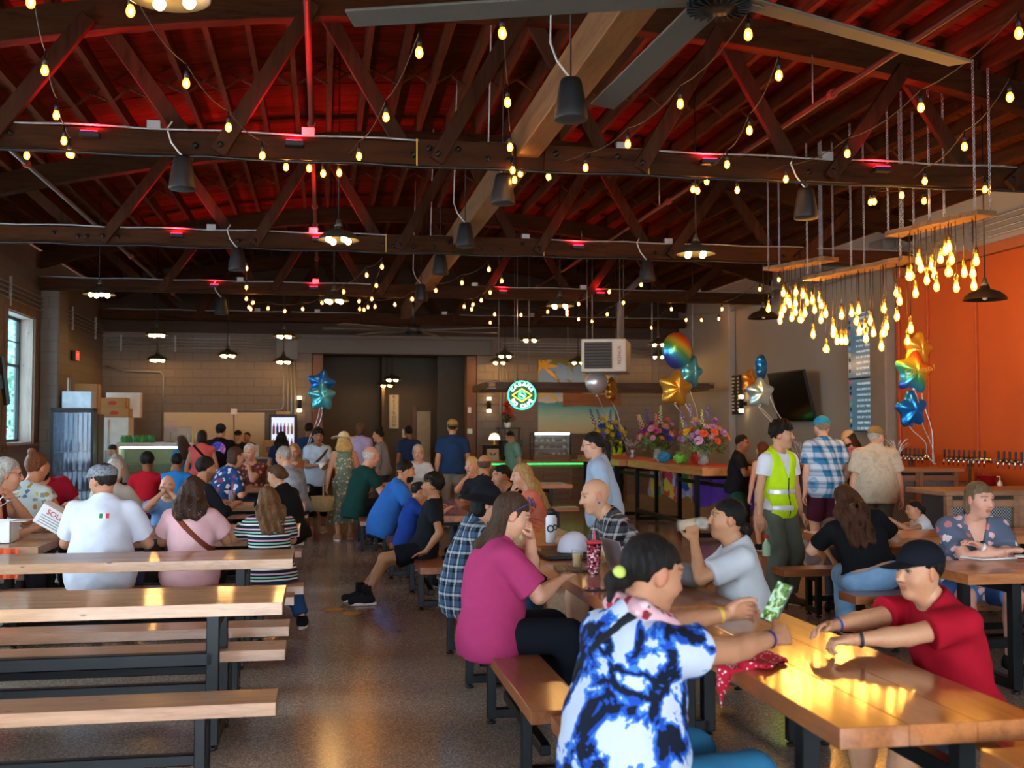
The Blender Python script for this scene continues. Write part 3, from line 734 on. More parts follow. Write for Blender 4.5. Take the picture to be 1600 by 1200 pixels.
def block_mat(c, name='painted_block'):
    m,nt,b = newmat(name); tc = N(nt,'ShaderNodeTexCoord'); sp = N(nt,'ShaderNodeSeparateXYZ'); L(nt,tc.outputs['Object'],sp.inputs[0])
    ad = N(nt,'ShaderNodeMath',operation='ADD'); L(nt,sp.outputs[0],ad.inputs[0]); L(nt,sp.outputs[1],ad.inputs[1])
    cb = N(nt,'ShaderNodeCombineXYZ'); L(nt,ad.outputs[0],cb.inputs[0]); L(nt,sp.outputs[2],cb.inputs[1])
    br = N(nt,'ShaderNodeTexBrick'); L(nt,cb.outputs[0],br.inputs['Vector']); br.inputs['Scale'].default_value = 1.; br.inputs['Brick Width'].default_value = .4; br.inputs['Row Height'].default_value = .2
    br.inputs['Mortar Size'].default_value = .008; br.inputs['Mortar Smooth'].default_value = .3
    cc = srgb(c); br.inputs['Color1'].default_value = (*cc,1); br.inputs['Color2'].default_value = (*[x*.9 for x in cc],1); br.inputs['Mortar'].default_value = (*[x*.72 for x in cc],1)
    L(nt,br.outputs[0],b.inputs['Base Color']); b.inputs['Roughness'].default_value = .6
    iv = N(nt,'ShaderNodeMath',operation='SUBTRACT'); iv.inputs[0].default_value = 1.; L(nt,br.outputs['Fac'],iv.inputs[1]); bump(nt,b,iv.outputs[0],.5,.01)
    return m
def tinted(col, t):
    """window glazing with a tint added to dim the daylight view"""
    m,nt,b = newmat('dimmed_glazing'); c = srgb(col); b.inputs['Base Color'].default_value = (.02,.02,.02,1); b.inputs['Roughness'].default_value = .05
    tr = N(nt,'ShaderNodeBsdfTransparent'); tr.inputs[0].default_value = (t*c[0]/c[2]*1.05,t*c[1]/c[2],t,1); mx = N(nt,'ShaderNodeMixShader'); mx.inputs[0].default_value = .06
    L(nt,tr.outputs[0],mx.inputs[1]); L(nt,b.outputs[0],mx.inputs[2]); L(nt,mx.outputs[0],nt.nodes['Material Output'].inputs[0]); return m
TAUPE = block_mat('#6e6358'); GREYW = plain('#9a9388',.75,0,.03,scale=1.5); DARKW = plain('#4a4038',.8,0,.05)
TRUSSW = wood('#190c05','#402412',.6,1.,'X',knots=False,spec=.06); JOISTW = wood('#28140b','#58331e',.7,1.,'Y',knots=False,spec=.06); BEAMW = wood('#54351c','#8a6038',.55,1.,'Y',knots=False)
DECKW = wood('#32190e','#6e3a20',.75,1.3,'X',knots=False,spec=.06); WEBW = wood('#1c0e07','#442616',.6,1.,'Z',knots=False,spec=.06); TRIMW = wood('#4a3020','#7a563a',.6,1.,'Z',knots=False)
def struct(name, mb, mats, parent=None):
    o = mb.build(name,mats,parent)
    if parent is None: o['kind'] = 'structure'
    return o
struct('floor',MB().box((XL-.3,YF-6,-.1),(XR+.3,YB+4.3,0)),floor_mat())
# back wall with the opening to the washroom lobby
OX0,OX1,OZ = -.27,3.67,3.40
w = MB(); w.box((XL-.25,YB,0),(OX0,YB+.25,3.85)); w.box((OX1,YB,0),(XR+.25,YB+.25,3.85)); w.box((OX0,YB,OZ),(OX1,YB+.25,3.85))
wall_back = struct('wall_back',w,TAUPE)
blk = MB().box((.006,-.007,.006),(.394,.004,.194),.004).mesh('block',plain('#6e6358',.62,0,.06,scale=3.)); hblk = MB().box((.006,-.007,.006),(.194,.004,.194),.004).mesh('block',plain('#6e6358',.62,0,.06,scale=3.))
for x0,x1 in ((XL,OX0),(OX1,XR)):
    for r_ in range(9,19):
        x = x0+(-.2 if r_%2 else 0.)
        while x < x1-.05:
            if x < x0: put('block',hblk,wall_back,(x0,YB,r_*.2))
            elif x+.4 <= x1+.01: put('block',blk,wall_back,(x,YB,r_*.2))
            x += .4
g = MB(); n = 24; xs = [XL-.25+i*(XR-XL+.5)/n for i in range(n+1)]
pts = [(x,YB,3.85) for x in xs]+[(x,YB,zroof(x)+.55) for x in xs]; g.add(pts,[(i,i+1,n+2+i,n+1+i) for i in range(n)])
struct('trim_1',g,wood('#20130c','#3a261a',.8,1.,'X',knots=False))
w = MB(); w.box((OX0-.25,YB+4,0),(OX1+.25,YB+4.2,3.9)); w.box((OX0-.25,YB+.25,0),(OX0,YB+4,3.9)); w.box((OX1,YB+.25,0),(OX1+.25,YB+4,3.9)); w.box((OX0-.25,YB+.25,3.6),(OX1+.25,YB+4.2,3.7))
w.box((1.55,YB+3.2,0),(1.62,YB+4,3.6)); w.box((2.95,YB+2.2,0),(OX1,YB+2.3,3.6))
struct('wall_lobby',w,plain('#5a4f40',.8,0,.05))
for i,(x0,x1) in enumerate(((OX0+.02,OX0+.26),(OX1-.26,OX1-.02))): struct('trim_%d'%(i+2),MB().box((x0,YB-.06,0),(x1,YB+.3,OZ-.02),.01),wood('#4c2c16','#7b4c28',.55,1.,'Z'))
struct('trim_4',MB().box((OX0-.35,YB-.10,OZ),(OX1+.35,YB-.001,OZ+.36),.01),plain('#5c544b',.6,0,.05))
d5 = struct('door_1',MB().box((2.55,YB+3.9,0),(2.93,YB+3.99,2.1)),plain('#a99a78',.6)); struct('trim_5',MB().box((2.42,YB+3.88,0),(2.54,YB+3.995,2.25)),TRIMW)
# left wall with tall windows
wins = [(6.0,8.6,1.0,3.55),(12.0,14.4,1.0,3.55),(18.35,20.0,1.38,3.55),(21.55,22.75,1.2,2.65),(.2,2.8,1.0,3.55)]
wins.sort(); w = MB(); y = YF
for (a,b_,z0,z1) in wins:
    w.box((XL-.3,y,0),(XL,a,4.8)); w.box((XL-.3,a,0),(XL,b_,z0)); w.box((XL-.3,a,z1),(XL,b_,4.8)); y = b_
w.box((XL-.3,y,0),(XL,YB,4.8)); struct('wall_left',w,TAUPE)
JAMB = wood('#8c7868','#b49c88',.6,1.,'Z'); GLASS = clear('#dceaf2',.10); DIMMED = tinted('#9fb4bc',.6)  # tint is added on the panes in view to dim the outside
for i,(a,b_,z0,z1) in enumerate(wins):
    wn = empty('window_%d'%(i+1),(XL,a,z0),kind='structure')
    D = b_-a; H = z1-z0
    fr = MB()
    for (y0,y1,q0,q1) in ((-.12,0,-.12,H+.16),(D,D+.12,-.12,H+.16),(0,D,-.14,0),(0,D,H,H+.16)): fr.box((-.02,y0,q0),(.04,y1,q1),.004)
    fr.build('casing',TRIMW,wn)
    jb = MB(); jb.box((-.28,0,0),(0,.02,H)); jb.box((-.28,D-.02,0),(0,D,H)); jb.box((-.28,0,0),(0,D,.02)); jb.box((-.28,0,H-.02),(0,D,H)); jb.build('jamb',JAMB,wn)
    sa = MB(); bw = .05
    for y0 in (.02,D-.02-bw): sa.box((-.26,y0,.02),(-.21,y0+bw,H-.02))
    for q in (.02,H*.6,H-.02-bw): sa.box((-.26,.02,q),(-.21,D-.02,q+bw))
    sa.box((-.25,D/2-.025,.02),(-.22,D/2+.025,H*.6)); sa.box((-.245,D/2-.012,H*.6),(-.225,D/2+.012,H-.02)); sa.box((-.245,.02,H*.8-.012),(-.225,D-.02,H*.8+.012))
    fo = sa.build('sash',BLACK,wn)
    for (y0,y1,q0,q1) in ((.05,D/2-.02,.06,H*.6),(D/2+.02,D-.05,.06,H*.6),(.05,D/2-.01,H*.62,H*.8),(D/2+.01,D-.05,H*.62,H*.8),(.05,D/2-.01,H*.8,H-.05),(D/2+.01,D-.05,H*.8,H-.05)):
        MB().box((-.240,y0,q0),(-.234,y1,q1)).build('pane',DIMMED if a > 18 else GLASS,fo)
    struct('trim_%d'%(20+i),MB().box((XL,a-.15,z0-.05),(XL+.10,b_+.15,z0-.005),.006),TRIMW)
for i,y in enumerate((20.45,14.8,9.7)): struct('trim_%d'%(30+i),MB().box((XL+.001,y,0),(XL+.32,y+.75,4.3),.02),TAUPE)
# right wall, painted grey, with the orange panel bay behind the taps
w = MB(); w.box((XR,YF,0),(XR+.3,YB,4.8)); struct('wall_right',w,GREYW)
ORANGE = plain('#b04e18',.5,0,.06,scale=1.2)
bay = empty('panel_bay',(XR,11.0,0),label='orange painted wall panels behind the beer taps',cat='wall panel')
for i,(y0,y1) in enumerate(((10.2,11.9),(11.98,13.35),(13.43,14.55),(14.63,15.35))): MB().box((-.04,y0-11,.9),(-.001,y1-11,3.95),.004).build('panel',ORANGE,bay)
for y in (11.94,13.39,14.59,15.40): MB().box((-.07,y-11-.035,.9),(-.001,y-11+.035,3.98),.004).build('batten',plain('#a8481a',.45),bay)
MB().box((-.08,-.8,3.96),(-.001,4.44,4.10),.004).build('top_rail',plain('#a05a34',.5),bay)
struct('trim_6',MB().box((XR-.22,15.5,0),(XR-.001,16.0,4.6),.02),plain('#7d756b',.7)); struct('trim_7',MB().box((XR-.16,22.2,0),(XR-.001,22.7,4.5),.02),GREYW)
# front wall, behind the camera, with three wide open roll-up doors
w = MB(); ds = ((-4.6,-.4),(-.1,3.9),(4.2,8.4)); x = XL-.3
for a,b_ in ds: w.box((x,YF-.3,0),(a,YF,5.2)); w.box((a,YF-.3,3.05),(b_,YF,5.2)); x = b_
w.box((x,YF-.3,0),(XR+.3,YF,5.2)); struct('wall_front',w,TAUPE)
# roof: curved decking boards over joists
ceil = empty('ceiling',(0,0,0),kind='structure')
nseg = 20; bw = .245
def strip(x0, x1, nn, th, w_, dz):
    v = []; f = []
    for i in range(nn+1):
        x = x0+(x1-x0)*i/nn; z = zroof(x)+dz
        v += [(x,0,z),(x,w_,z),(x,w_,z+th),(x,0,z+th)]
    for i in range(nn):
        a = 4*i; f += [(a,a+1,a+5,a+4),(a+1,a+2,a+6,a+5),(a+2,a+3,a+7,a+6),(a+3,a,a+4,a+7)]
    f += [(0,3,2,1),(4*nn,4*nn+1,4*nn+2,4*nn+3)]
    return v,f
dm = mesh('roof_board',*strip(XL-.3,XR+.3,nseg,.03,bw-.012,.52),DECKW)
y = YF; k = 0
while y < YB+.2:
    o = put('roof_board',dm,ceil,(0,y,rnd.uniform(0,.012))); y += bw; k += 1
struct('trim_8',MB().add(*strip(XL-.3,XR+.3,nseg,.02,YB+.3-YF,.57)),plain('#20140e',.9)).location = (0,YF,0)
TY = [4.8,10.0,15.0,20.2,25.4]; bays = [YF,-1.5]+TY
jx = [XC+.205+.41*i for i in range(-17,17)]
for bi in range(len(bays)-1):
    y0,y1 = bays[bi],bays[bi+1]; Lb = y1-y0
    jm = MB().box((-.028,0,0),(.028,Lb-.02,.24)).mesh('joist',JOISTW)
    for x in jx: put('joist',jm,ceil,(x,y0+.01,zroof(x)+.28),(0,-math.atan(-.044*(x-XC)),0))
    if bi in (2,3,4):
        for i in range(len(jx)-1):
            if not 5 <= i <= 29: continue
            xa,xb = jx[i],jx[i+1]; za,zb = zroof(xa)+.28,zroof(xb)+.28; ym = (y0+y1)/2+.3
            br = MB().bar((xa+.03,ym,za+.01),(xb-.03,ym,zb+.23),.045,.02); br.build('bridging_brace',JOISTW,ceil)
            br = MB().bar((xa+.03,ym+.05,za+.23),(xb-.03,ym+.05,zb+.01),.045,.02); br.build('bridging_brace',JOISTW,ceil)
# trusses
boltm = MB().lathe([(.03,0),(.03,.012),(.012,.014),(.012,.03)],8,M=Matrix.Rotation(math.pi/2,4,'X')).mesh('bolt',plain('#1d1a18',.5,.6))
MARK = plain('#b58a22',.7)
TLAB = ['bowstring timber truss just overhead, nearest the camera','bowstring timber truss with red floodlights, nearest one fully in view','second bowstring timber truss in view, behind the black hanging speakers','third bowstring timber truss, above the white unit heater','farthest timber truss, against the back wall']
CZB = 4.19
def truss(Y, label, detail):
    t = empty('roof_truss',(XC,Y,CZB),label=label,cat='truss')
    v = []; f = []; hw = 6.85; z = lambda x: zroof(x+XC)-CZB
    MB().box((-hw,-.07,-.105),(hw,.07,.105),.006).build('bottom_chord',TRUSSW,t)
    nn = 22; vv = []
    for i in range(nn+1):
        x = -hw+2*hw*i/nn; vv += [(x,-.08,z(x)),(x,.08,z(x)),(x,.08,z(x)+.28),(x,-.08,z(x)+.28)]
    ff = []
    for i in range(nn): a = 4*i; ff += [(a,a+1,a+5,a+4),(a+1,a+2,a+6,a+5),(a+2,a+3,a+7,a+6),(a+3,a,a+4,a+7)]
    ff += [(0,3,2,1),(4*nn,4*nn+1,4*nn+2,4*nn+3)]
    MB().add(vv,ff).build('top_chord',TRUSSW,t)
    lo = [-.98+1.95*i for i in range(-2,4)]; hi_ = [1.95*i for i in range(-3,4)]
    for a in lo:
        for b_ in (a-.97,a+.97):
            if abs(b_) > hw: continue
            sgn = -1 if b_ < a else 1
            A_ = Vector((a+sgn*.09,-.115 if sgn > 0 else .115,-.08)); B_ = Vector((b_-sgn*.05,-.115 if sgn > 0 else .115,z(b_)+.10))
            MB().bar(A_,B_,.07,.14,upv=(1,0,0),c=.004).build('web_member',WEBW,t)
            if detail: put('bolt',boltm,t,(a+sgn*.11,-.15 if sgn > 0 else -.07,-.02))
    for (x0,x1) in ((-1.05,-.14),(.14,1.15)) if detail else ((-1.05,1.15),):
        MB().box((x0,-.105,-.125),(x1,-.07,.125),.004).build('splice_plate',TRUSSW,t)
    if detail:
        for x in (-.95,-.68,-.40,-.2,.25,.55,.85,1.08): put('bolt',boltm,t,(x,-.105,rnd.choice((-.04,.04))))
        for x in (-5.4,-5.1,-4.6,5.0,5.4): put('bolt',boltm,t,(x,-.07,rnd.uniform(-.04,.04)))
        for x in (-1.06,1.16): MB().box((x-.012,-.108,-.126),(x+.004,-.104,.126)).build('paint_mark',MARK,t)
    mb = MB(); px_ = [(-hw+2*hw*i/40,-.085,.118+.008*math.sin(i*1.7)) for i in range(41)]; mb.tube(px_,.011,5); mb.build('conduit',GALV,t)
    for x in (-3.4,-2.05,.9,3.0,5.3): MB().box((x-.06,-.10,.11),(x+.06,-.02,.19),.006).build('junction_box',GALV,t)
    if detail:
        mb = MB(); mb.tube([(-hw+2*hw*i/60,-.10,-.118-.02*abs(math.sin(i*.55))) for i in range(61)],.014,5); mb.build('cable',BLKPLASTIC,t)
    return t
for i,Y in enumerate(TY): truss(Y,TLAB[i],i in (1,2))
bm_ = MB().box((-.11,0,-.15),(.11,25.4-YF-.1,.15),.008).build('center_beam',BEAMW,None,(XC-.02,YF,4.345)); tag(bm_,'long timber beam running down the middle of the hall across the trusses','beam')
# sprinkler pipes and conduits
def pipe(name, label, pts, r, mat, cat='pipe', n=8): return tag(MB().tube(pts,r,n).build(name,mat),label,cat)
RUST = plain('#6a3026',.5,.3,.15)
sp = empty('sprinkler_pipe',(-.15,0,5.05),label='red-brown sprinkler pipe running the length of the roof left of the beam',cat='pipe')
MB().tube([(0,YF,0),(0,25.3,0)],.03,8).build('run',RUST,sp)
for y in (3.2,6.6,8.4,12.2,16.8,18.3,22.0): MB().lathe([(.05,-.03),(.05,.03)],8,M=Matrix.Translation((0,y,0))@Matrix.Rotation(math.pi/2,4,'X')).build('coupling',plain('#a03a2c',.5,.2),sp)
for y in (7.4,12.8,17.6): MB().tube([(0,y,0),(0,y,.45)],.008,5).build('hanger',GALV,sp)
sp = empty('sprinkler_pipe',(4.6,0,4.72),label='thin dark sprinkler pipe under the roof right of the beam',cat='pipe')
MB().tube([(0,YF,0),(0,25.3,0)],.026,8).build('run',RUST,sp)
for y in (3.9,9.2,14.0,18.5,23.0): MB().lathe([(.045,-.03),(.045,.03)],8,M=Matrix.Translation((0,y,0))@Matrix.Rotation(math.pi/2,4,'X')).build('coupling',plain('#a03a2c',.5,.2),sp)
for y in (9.6,14.4,19.0): MB().tube([(0,y,0),(0,y,.5)],.008,5).build('hanger',GALV,sp)
sp = empty('sprinkler_pipe',(-3.2,0,4.52),label='sprinkler pipe with orange couplings near the left wall',cat='pipe')
MB().tube([(0,6,0),(0,25.3,0)],.026,8).build('run',plain('#6e6a66',.5,.4),sp)
for y in (12.4,16.4,17.3,18.9,24.0): MB().lathe([(.045,-.035),(.045,.035)],8,M=Matrix.Translation((0,y,0))@Matrix.Rotation(math.pi/2,4,'X')).build('coupling',plain('#c4532c',.5,.2),sp)
def conduits(name, label, x, y0, y1, zs, wall):
    c = empty(name,(x,y0,0),label=label,cat='conduit')
    for z in zs: MB().tube([(0,0,z),(0,y1-y0,z)],.013,6).build('tube',GALV,c)
    for k in range(int((y1-y0)/2.2)+1): MB().box((-.02,k*2.2,min(zs)-.12),(.02,k*2.2+.03,max(zs)+.12)).build('strap',GALV,c)
conduits('conduit_bank','bank of grey conduits along the top of the left wall',XL+.045,3.,25.9,[3.72,3.80,3.88,3.96],0)
conduits('conduit_bank','bank of grey conduits along the top of the right wall above the bar',XR-.10,9.,22.2,[4.18,4.26,4.34,4.42],0)
c = empty('conduit_bank',(XL,YB-.035,0),label='bank of grey conduits across the top of the back wall',cat='conduit')
for z in (3.50,3.57,3.64,3.71): MB().tube([(0.1,0,z),(4.1,0,z)],.011,6).build('tube',GALV,c)
for k in range(4): MB().box((.4+k*1.2,-.02,3.4),(.43+k*1.2,.015,3.78)).build('strap',GALV,c)
c = empty('conduit_bank',(4.3,YB-.035,0),label='grey conduits across the back wall above the mural',cat='conduit')
for z in (3.50,3.57,3.64,3.71): MB().tube([(0.0,0,z),(4.4,0,z)],.011,6).build('tube',GALV,c)
# ------------------------------------------------------------------ lamps
BULBGLASS = clear('#ffc46a',.30,.1,'#ffb14a',3.4); FIL = glow('#ffb85a',330.,'filament'); SOCK = plain('#12100f',.45); BRASS = plain('#8a6a30',.35,.9,.1)
bprof = [(.0005,-.072),(.012,-.070),(.021,-.060),(.026,-.045),(.0255,-.030),(.020,-.012),(.013,0)]
s14 = MB().lathe(bprof,10,0,None,False,False).sphere((0,0,-.038),(.010,.010,.022),6,5,1).mesh('bulb',[BULBGLASS,FIL])
sock = MB().lathe([(.010,.0),(.0165,0),(.0165,.038),(.012,.052),(.006,.06),(.006,.10)],8).mesh('socket',SOCK)
def string_light(label, pts, Z=4.05, ext=None):
    P = [at(u,v,Z=(Z if not isinstance(Z,(list,tuple)) else Z[0]+(Z[1]-Z[0])*i/max(1,len(pts)-1))) for i,(u,v) in enumerate(pts)]
    o = P[0]; t = empty('string_light',tuple(o),label=label,cat='string light',group='bulb strings between the trusses')
    W_ = [Vector(p-o)+Vector((0,0,.135)) for p in P]
    path = []
    for a,b_ in zip(W_[:-1],W_[1:]):
        n = 5; sag = min(.06,(b_-a).length*.05)
        for i in range(n): f = i/n; path.append(a.lerp(b_,f)-Vector((0,0,sag*4*f*(1-f))))
    path.append(W_[-1])
    if ext is not None:
        e = Vector(ext)-Vector(o); path = [e+(path[0]-e)*f for f in (0,.5)]+path
    MB().tube(path,.0045,4).build('wire',plain('#3a2c20',.6),t)
    for w_ in W_:
        b_ = put('bulb',s14,t,w_-Vector((0,0,.10))); put('socket',sock,b_)
    return t
SL = [('string of bulbs from the left frame edge to the near truss',[(48,3),(70,110),(88,180),(100,220),(112,241)]),
('string of bulbs falling from the top left pendant lamp to the near truss',[(204,17),(291,130),(357,199),(410,243),(447,261),(483,263),(505,271)]),
('string of bulbs rising from the near truss to upper centre, left of the beam',[(530,270),(561,244),(603,183),(655,82)]),
('nearly vertical string of bulbs beside the central beam',[(785,52),(793,160),(797,230),(801,266),(804,281)]),
('string of bulbs from the large black speaker up to the ceiling fan',[(813,271),(857,276),(915,262),(981,225),(1063,162),(1169,54)]),
('string of bulbs rising steeply at right of the fan blade',[(1083,296),(1104,283),(1136,257),(1171,204),(1217,118)]),
('string of bulbs at the upper right corner of the hall',[(1366,315),(1409,305),(1445,283),(1507,229),(1578,152)]),
('gently sagging string of bulbs above the small right speaker',[(1090,298),(1152,297),(1228,280),(1324,240),(1439,168),(1592,52)]),
('short string of bulbs below the right end of the near truss',[(1360,316),(1444,314),(1539,296)]),
('short string of bulbs at the left end of the near truss',[(42,243),(108,240)])]
for l,p in SL: string_light(l,p)
FL = [('steep far string of bulbs beside the left hanging speaker',[(385,419),(385,449),(385,467),(389,480),(395,473)]),
('far string of bulbs sagging from the left, above the restroom opening',[(392,483),(419,482),(445,486),(473,483),(503,473),(537,456),(573,430),(597,417)]),
('far steep string of bulbs ending above the middle of the third truss',[(597,417),(588,446),(581,467),(575,480),(569,484)]),
('far short string of bulbs right of the middle pendant lamp',[(562,483),(561,471),(586,479),(617,476),(644,467),(681,454),(722,442),(764,421)]),
('far string of bulbs climbing to the right of the ceiling fan',[(725,479),(739,476),(752,469),(766,457),(784,439)]),
('far string of bulbs above the neon sign',[(737,483),(773,491),(814,492),(856,487),(886,491),(904,475)]),
('far string of bulbs above the white unit heater',[(904,499),(925,502),(949,491),(974,473),(1002,445)]),
('far string of bulbs from the heater to the grey wall',[(969,511),(1018,512),(1049,483)]),
('far string of bulbs near the right wall corner',[(1072,500),(1096,500),(1123,498),(1128,483),(1187,452),(1217,437)]),
('lone far bulbs over the coffee bar',[(766,504),(886,486),(952,456)])]
for l,p in FL: string_light(l,p,3.98)
# barn pendant lamps
SHADE = plain('#4d4b40',.45,.5,.1); SHADEIN = plain('#e8dcb8',.5,0,0); PB = glow('#ffc070',95.,'lamp_bulb')
def pendant_parts(dark=False):
    sh = MB().lathe([(.05,.13),(.055,.10),(.09,.085),(.16,.06),(.215,.015),(.232,-.02),(.238,-.025),(.232,-.026),(.212,.008),(.157,.05),(.09,.074),(.03,.08)],20,0,None,True,True).mesh('shade',plain('#2e261e',.5,.5,.1) if dark else SHADE)
    ne = MB().lathe([(.018,.22),(.024,.20),(.03,.17),(.05,.13)],12).mesh('neck',SHADE)
    bl = MB().sphere((0,0,0),.036,10,7).mesh('bulb',PB)
    return sh,ne,bl
PSH,PNE,PBL = pendant_parts(); DSH,_,_ = pendant_parts(True)
def pendant(label, u, v, Y, lit=True, nb=4, sc=1.):
    p = at(u,v,Y=Y); t = empty('pendant_lamp',tuple(p),label=label,cat='pendant lamp',group='barn shade pendant lamps')
    put('shade',PSH if lit else DSH,t,(0,0,0),(0,0,0),(sc,)*3); put('neck',PNE,t,(0,0,0),(0,0,0),(sc,)*3)
    zt = (zroof(p[0])+.53 if Y < 26 else 3.6)-p[2]
    MB().tube([(0,0,.2*sc),(0,0,zt)],.008,5).build('cord',BLKPLASTIC,t)
    if lit:
        for k in range(nb): a = 2*math.pi*k/nb+.5; put('bulb',PBL,t,(.125*sc*math.cos(a),.125*sc*math.sin(a),-.028))
    else: put('bulb',MB().sphere((0,0,0),.03,8,6).mesh('bulb',WHITE),t,(0,0,.0))
for a in [('barn pendant lamp cut by the top edge, upper left',262,-12,6.2),('large lit barn pendant in front of the second truss, left of the beam',529,372,12.4),('large lit barn pendant at right in front of the second truss',1087,394,12.4),
 ('lit barn pendant near the left wall above the window',155,458,17.2),('lit barn pendant over the aisle below the third truss',522,468,17.2),('lit barn pendant right of centre below the third truss',875,476,17.2),
 ('lit barn pendant above the food counter, upper of the left pair',245,522,23.),('lit barn pendant above the food counter, lower of the left pair',246,561,25.2),('lit barn pendant over the beige wall panel',356,554,24.8),
 ('upper lit barn pendant left of the restroom opening',444,524,23.),('lower lit barn pendant left of the restroom opening',443,564,25.2),('lit barn pendant above the neon sign, higher one',828,530,23.),
 ('lit barn pendant beside the neon sign, upper of the pair',789,555,24.6),('lit barn pendant beside the neon sign, lower of the pair',780,565,25.4),('lit barn pendant in front of the mural',903,565,25.),
 ('upper lit barn pendant right of the unit heater',1029,537,23.),('lower lit barn pendant right of the unit heater',1029,556,25.),
 ('lit barn pendant inside the restroom lobby, nearer one',613,592,27.6),('lit barn pendant inside the restroom lobby, lower one',604,601,29.)]: pendant(*a)
pendant('unlit dark barn pendant in front of the orange wall',1539,465,10.9,False); pendant('unlit barn pendant half hidden behind the bulb cluster',1193,495,15.2,False)
# hanging boards of filament bulbs over the bar
EB = [(.0005,-.135),(.010,-.133),(.022,-.122),(.031,-.100),(.032,-.085),(.026,-.058),(.018,-.030),(.014,0)]
GB = [(.0005,-.125),(.020,-.120),(.038,-.100),(.044,-.078),(.038,-.052),(.022,-.030),(.014,0)]
def edm(pr): return MB().lathe(pr,10,0,None,False,False).sphere((0,0,-.078),(.014,.014,.036),6,5,1).mesh('bulb',[clear('#ffd28a',.24,.1,'#ffb650',2.4),FIL2])
FIL2 = glow('#ffbf5c',300.,'filament'); ED,EG = edm(EB),edm(GB)
esock = MB().lathe([(.016,-.005),(.02,0),(.02,.04),(.012,.055),(.004,.07)],8).mesh('socket',BRASS)
BOARDW = wood('#5e4226','#8c683e',.6,1.,'X',knots=False)
def link_mesh():
    mb = MB(); 
    for k in range(2): mb.tube([(.012*math.cos(a) if k == 0 else 0,.012*math.cos(a) if k else 0,.022*math.sin(a)+k*.032) for a in [2*math.pi*i/8 for i in range(8)]],.0045,4,closed=True)
    return mb
def chain_mesh(Lz):
    mb = MB(); z = 0
    base = link_mesh()
    while z < Lz:
        mb.add([(x,y_,q+z) for x,y_,q in base.v],base.f,0,True); z += .064
    return mb.mesh('chain',plain('#b8b8b8',.3,.9,0))
def chandelier(label, a, b_, Z, bulbs):
    A_ = Vector(at(*a,Z=Z)); B_ = Vector(at(*b_,Z=Z)); d = B_-A_; Lb = d.length; ang = math.atan2(d.y,d.x)
    t = empty('bulb_chandelier',A_,ang,label,'chandelier','hanging boards of filament bulbs')
    n = 16; up_ = []; r2 = random.Random(len(label))
    poly = [(Lb*i/n,-.13+r2.uniform(-.025,.025)) for i in range(n+1)]+[(Lb*(n-i)/n,.13+r2.uniform(-.025,.025)) for i in range(n+1)]
    MB().prism(poly,-.025,.025).build('board',BOARDW,t)
    for f in (.04,.5,.96) if Lb > 1.3 else (.05,.95):
        for q in (-.1,.1):
            w_ = A_+d*f; zt = zroof(w_.x)+.3-Z
            put('chain',chain_mesh(zt),t,(Lb*f,q,.03))
    dn = d.normalized(); R_ = Matrix.Rotation(-ang,3,'Z')
    for k,(cx,cy) in enumerate(bulbs):
        u,v = 1100+cx/3.2,320+cy/3.2
        # where along the board this bulb's cord hangs
        lo,hi = -.15,1.15
        for _ in range(30):
            mid = (lo+hi)/2; w_ = A_+d*mid; q = np.array(w_)-_C
            if 800+FPX*float(q@_rt)/float(q@_fw) < u: lo = mid
            else: hi = mid
        f = min(max((lo+hi)/2,.02),.98); w_ = A_+d*f
        zz = at(u,v,Y=w_.y)[2]; lat = r2.uniform(-.10,.10); zl = min(zz+.07-Z,-.2)
        bo = put('bulb',EG if k%9 == 4 else ED,t,(Lb*f,lat,zl)); put('socket',esock,bo)
        MB().tube([(Lb*f,lat,zl+.06),(Lb*f,lat,-.02)],.004,4).build('cord',BLKPLASTIC,t)
chandelier('left board of the bulb cluster over the bar',(1205,421),(1298,404),3.85,[(333,517),(358,575),(380,545),(375,515),(405,475),(418,440),(420,492),(440,490),(433,530),(467,435),(492,445),(500,482),(455,562),(462,570),(535,520),(527,540),(536,475)])
chandelier('long middle board of the bulb cluster over the bar',(1266,436),(1425,404),3.6,[(566,435),(587,500),(557,645),(601,570),(602,720),(612,540),(636,615),(630,640),(641,675),(662,675),(677,548),(706,535),(705,675),(737,580),(753,627),(782,617),(795,525),(824,577),(842,635),(832,665),(890,705),(897,517),(927,640),(941,605),(955,435),(967,555),(980,675)])
chandelier('right board of the bulb cluster, nearest the orange wall',(1394,367),(1542,332),3.8,[(1009,350),(1009,478),(1014,615),(1047,437),(1065,357),(1077,310),(1107,275),(1106,372),(1127,300),(1158,345),(1168,405),(1183,222),(1203,267),(1222,335),(1235,270),(1257,212),(1267,332),(1280,410),(1322,398),(1342,338),(1395,278)])
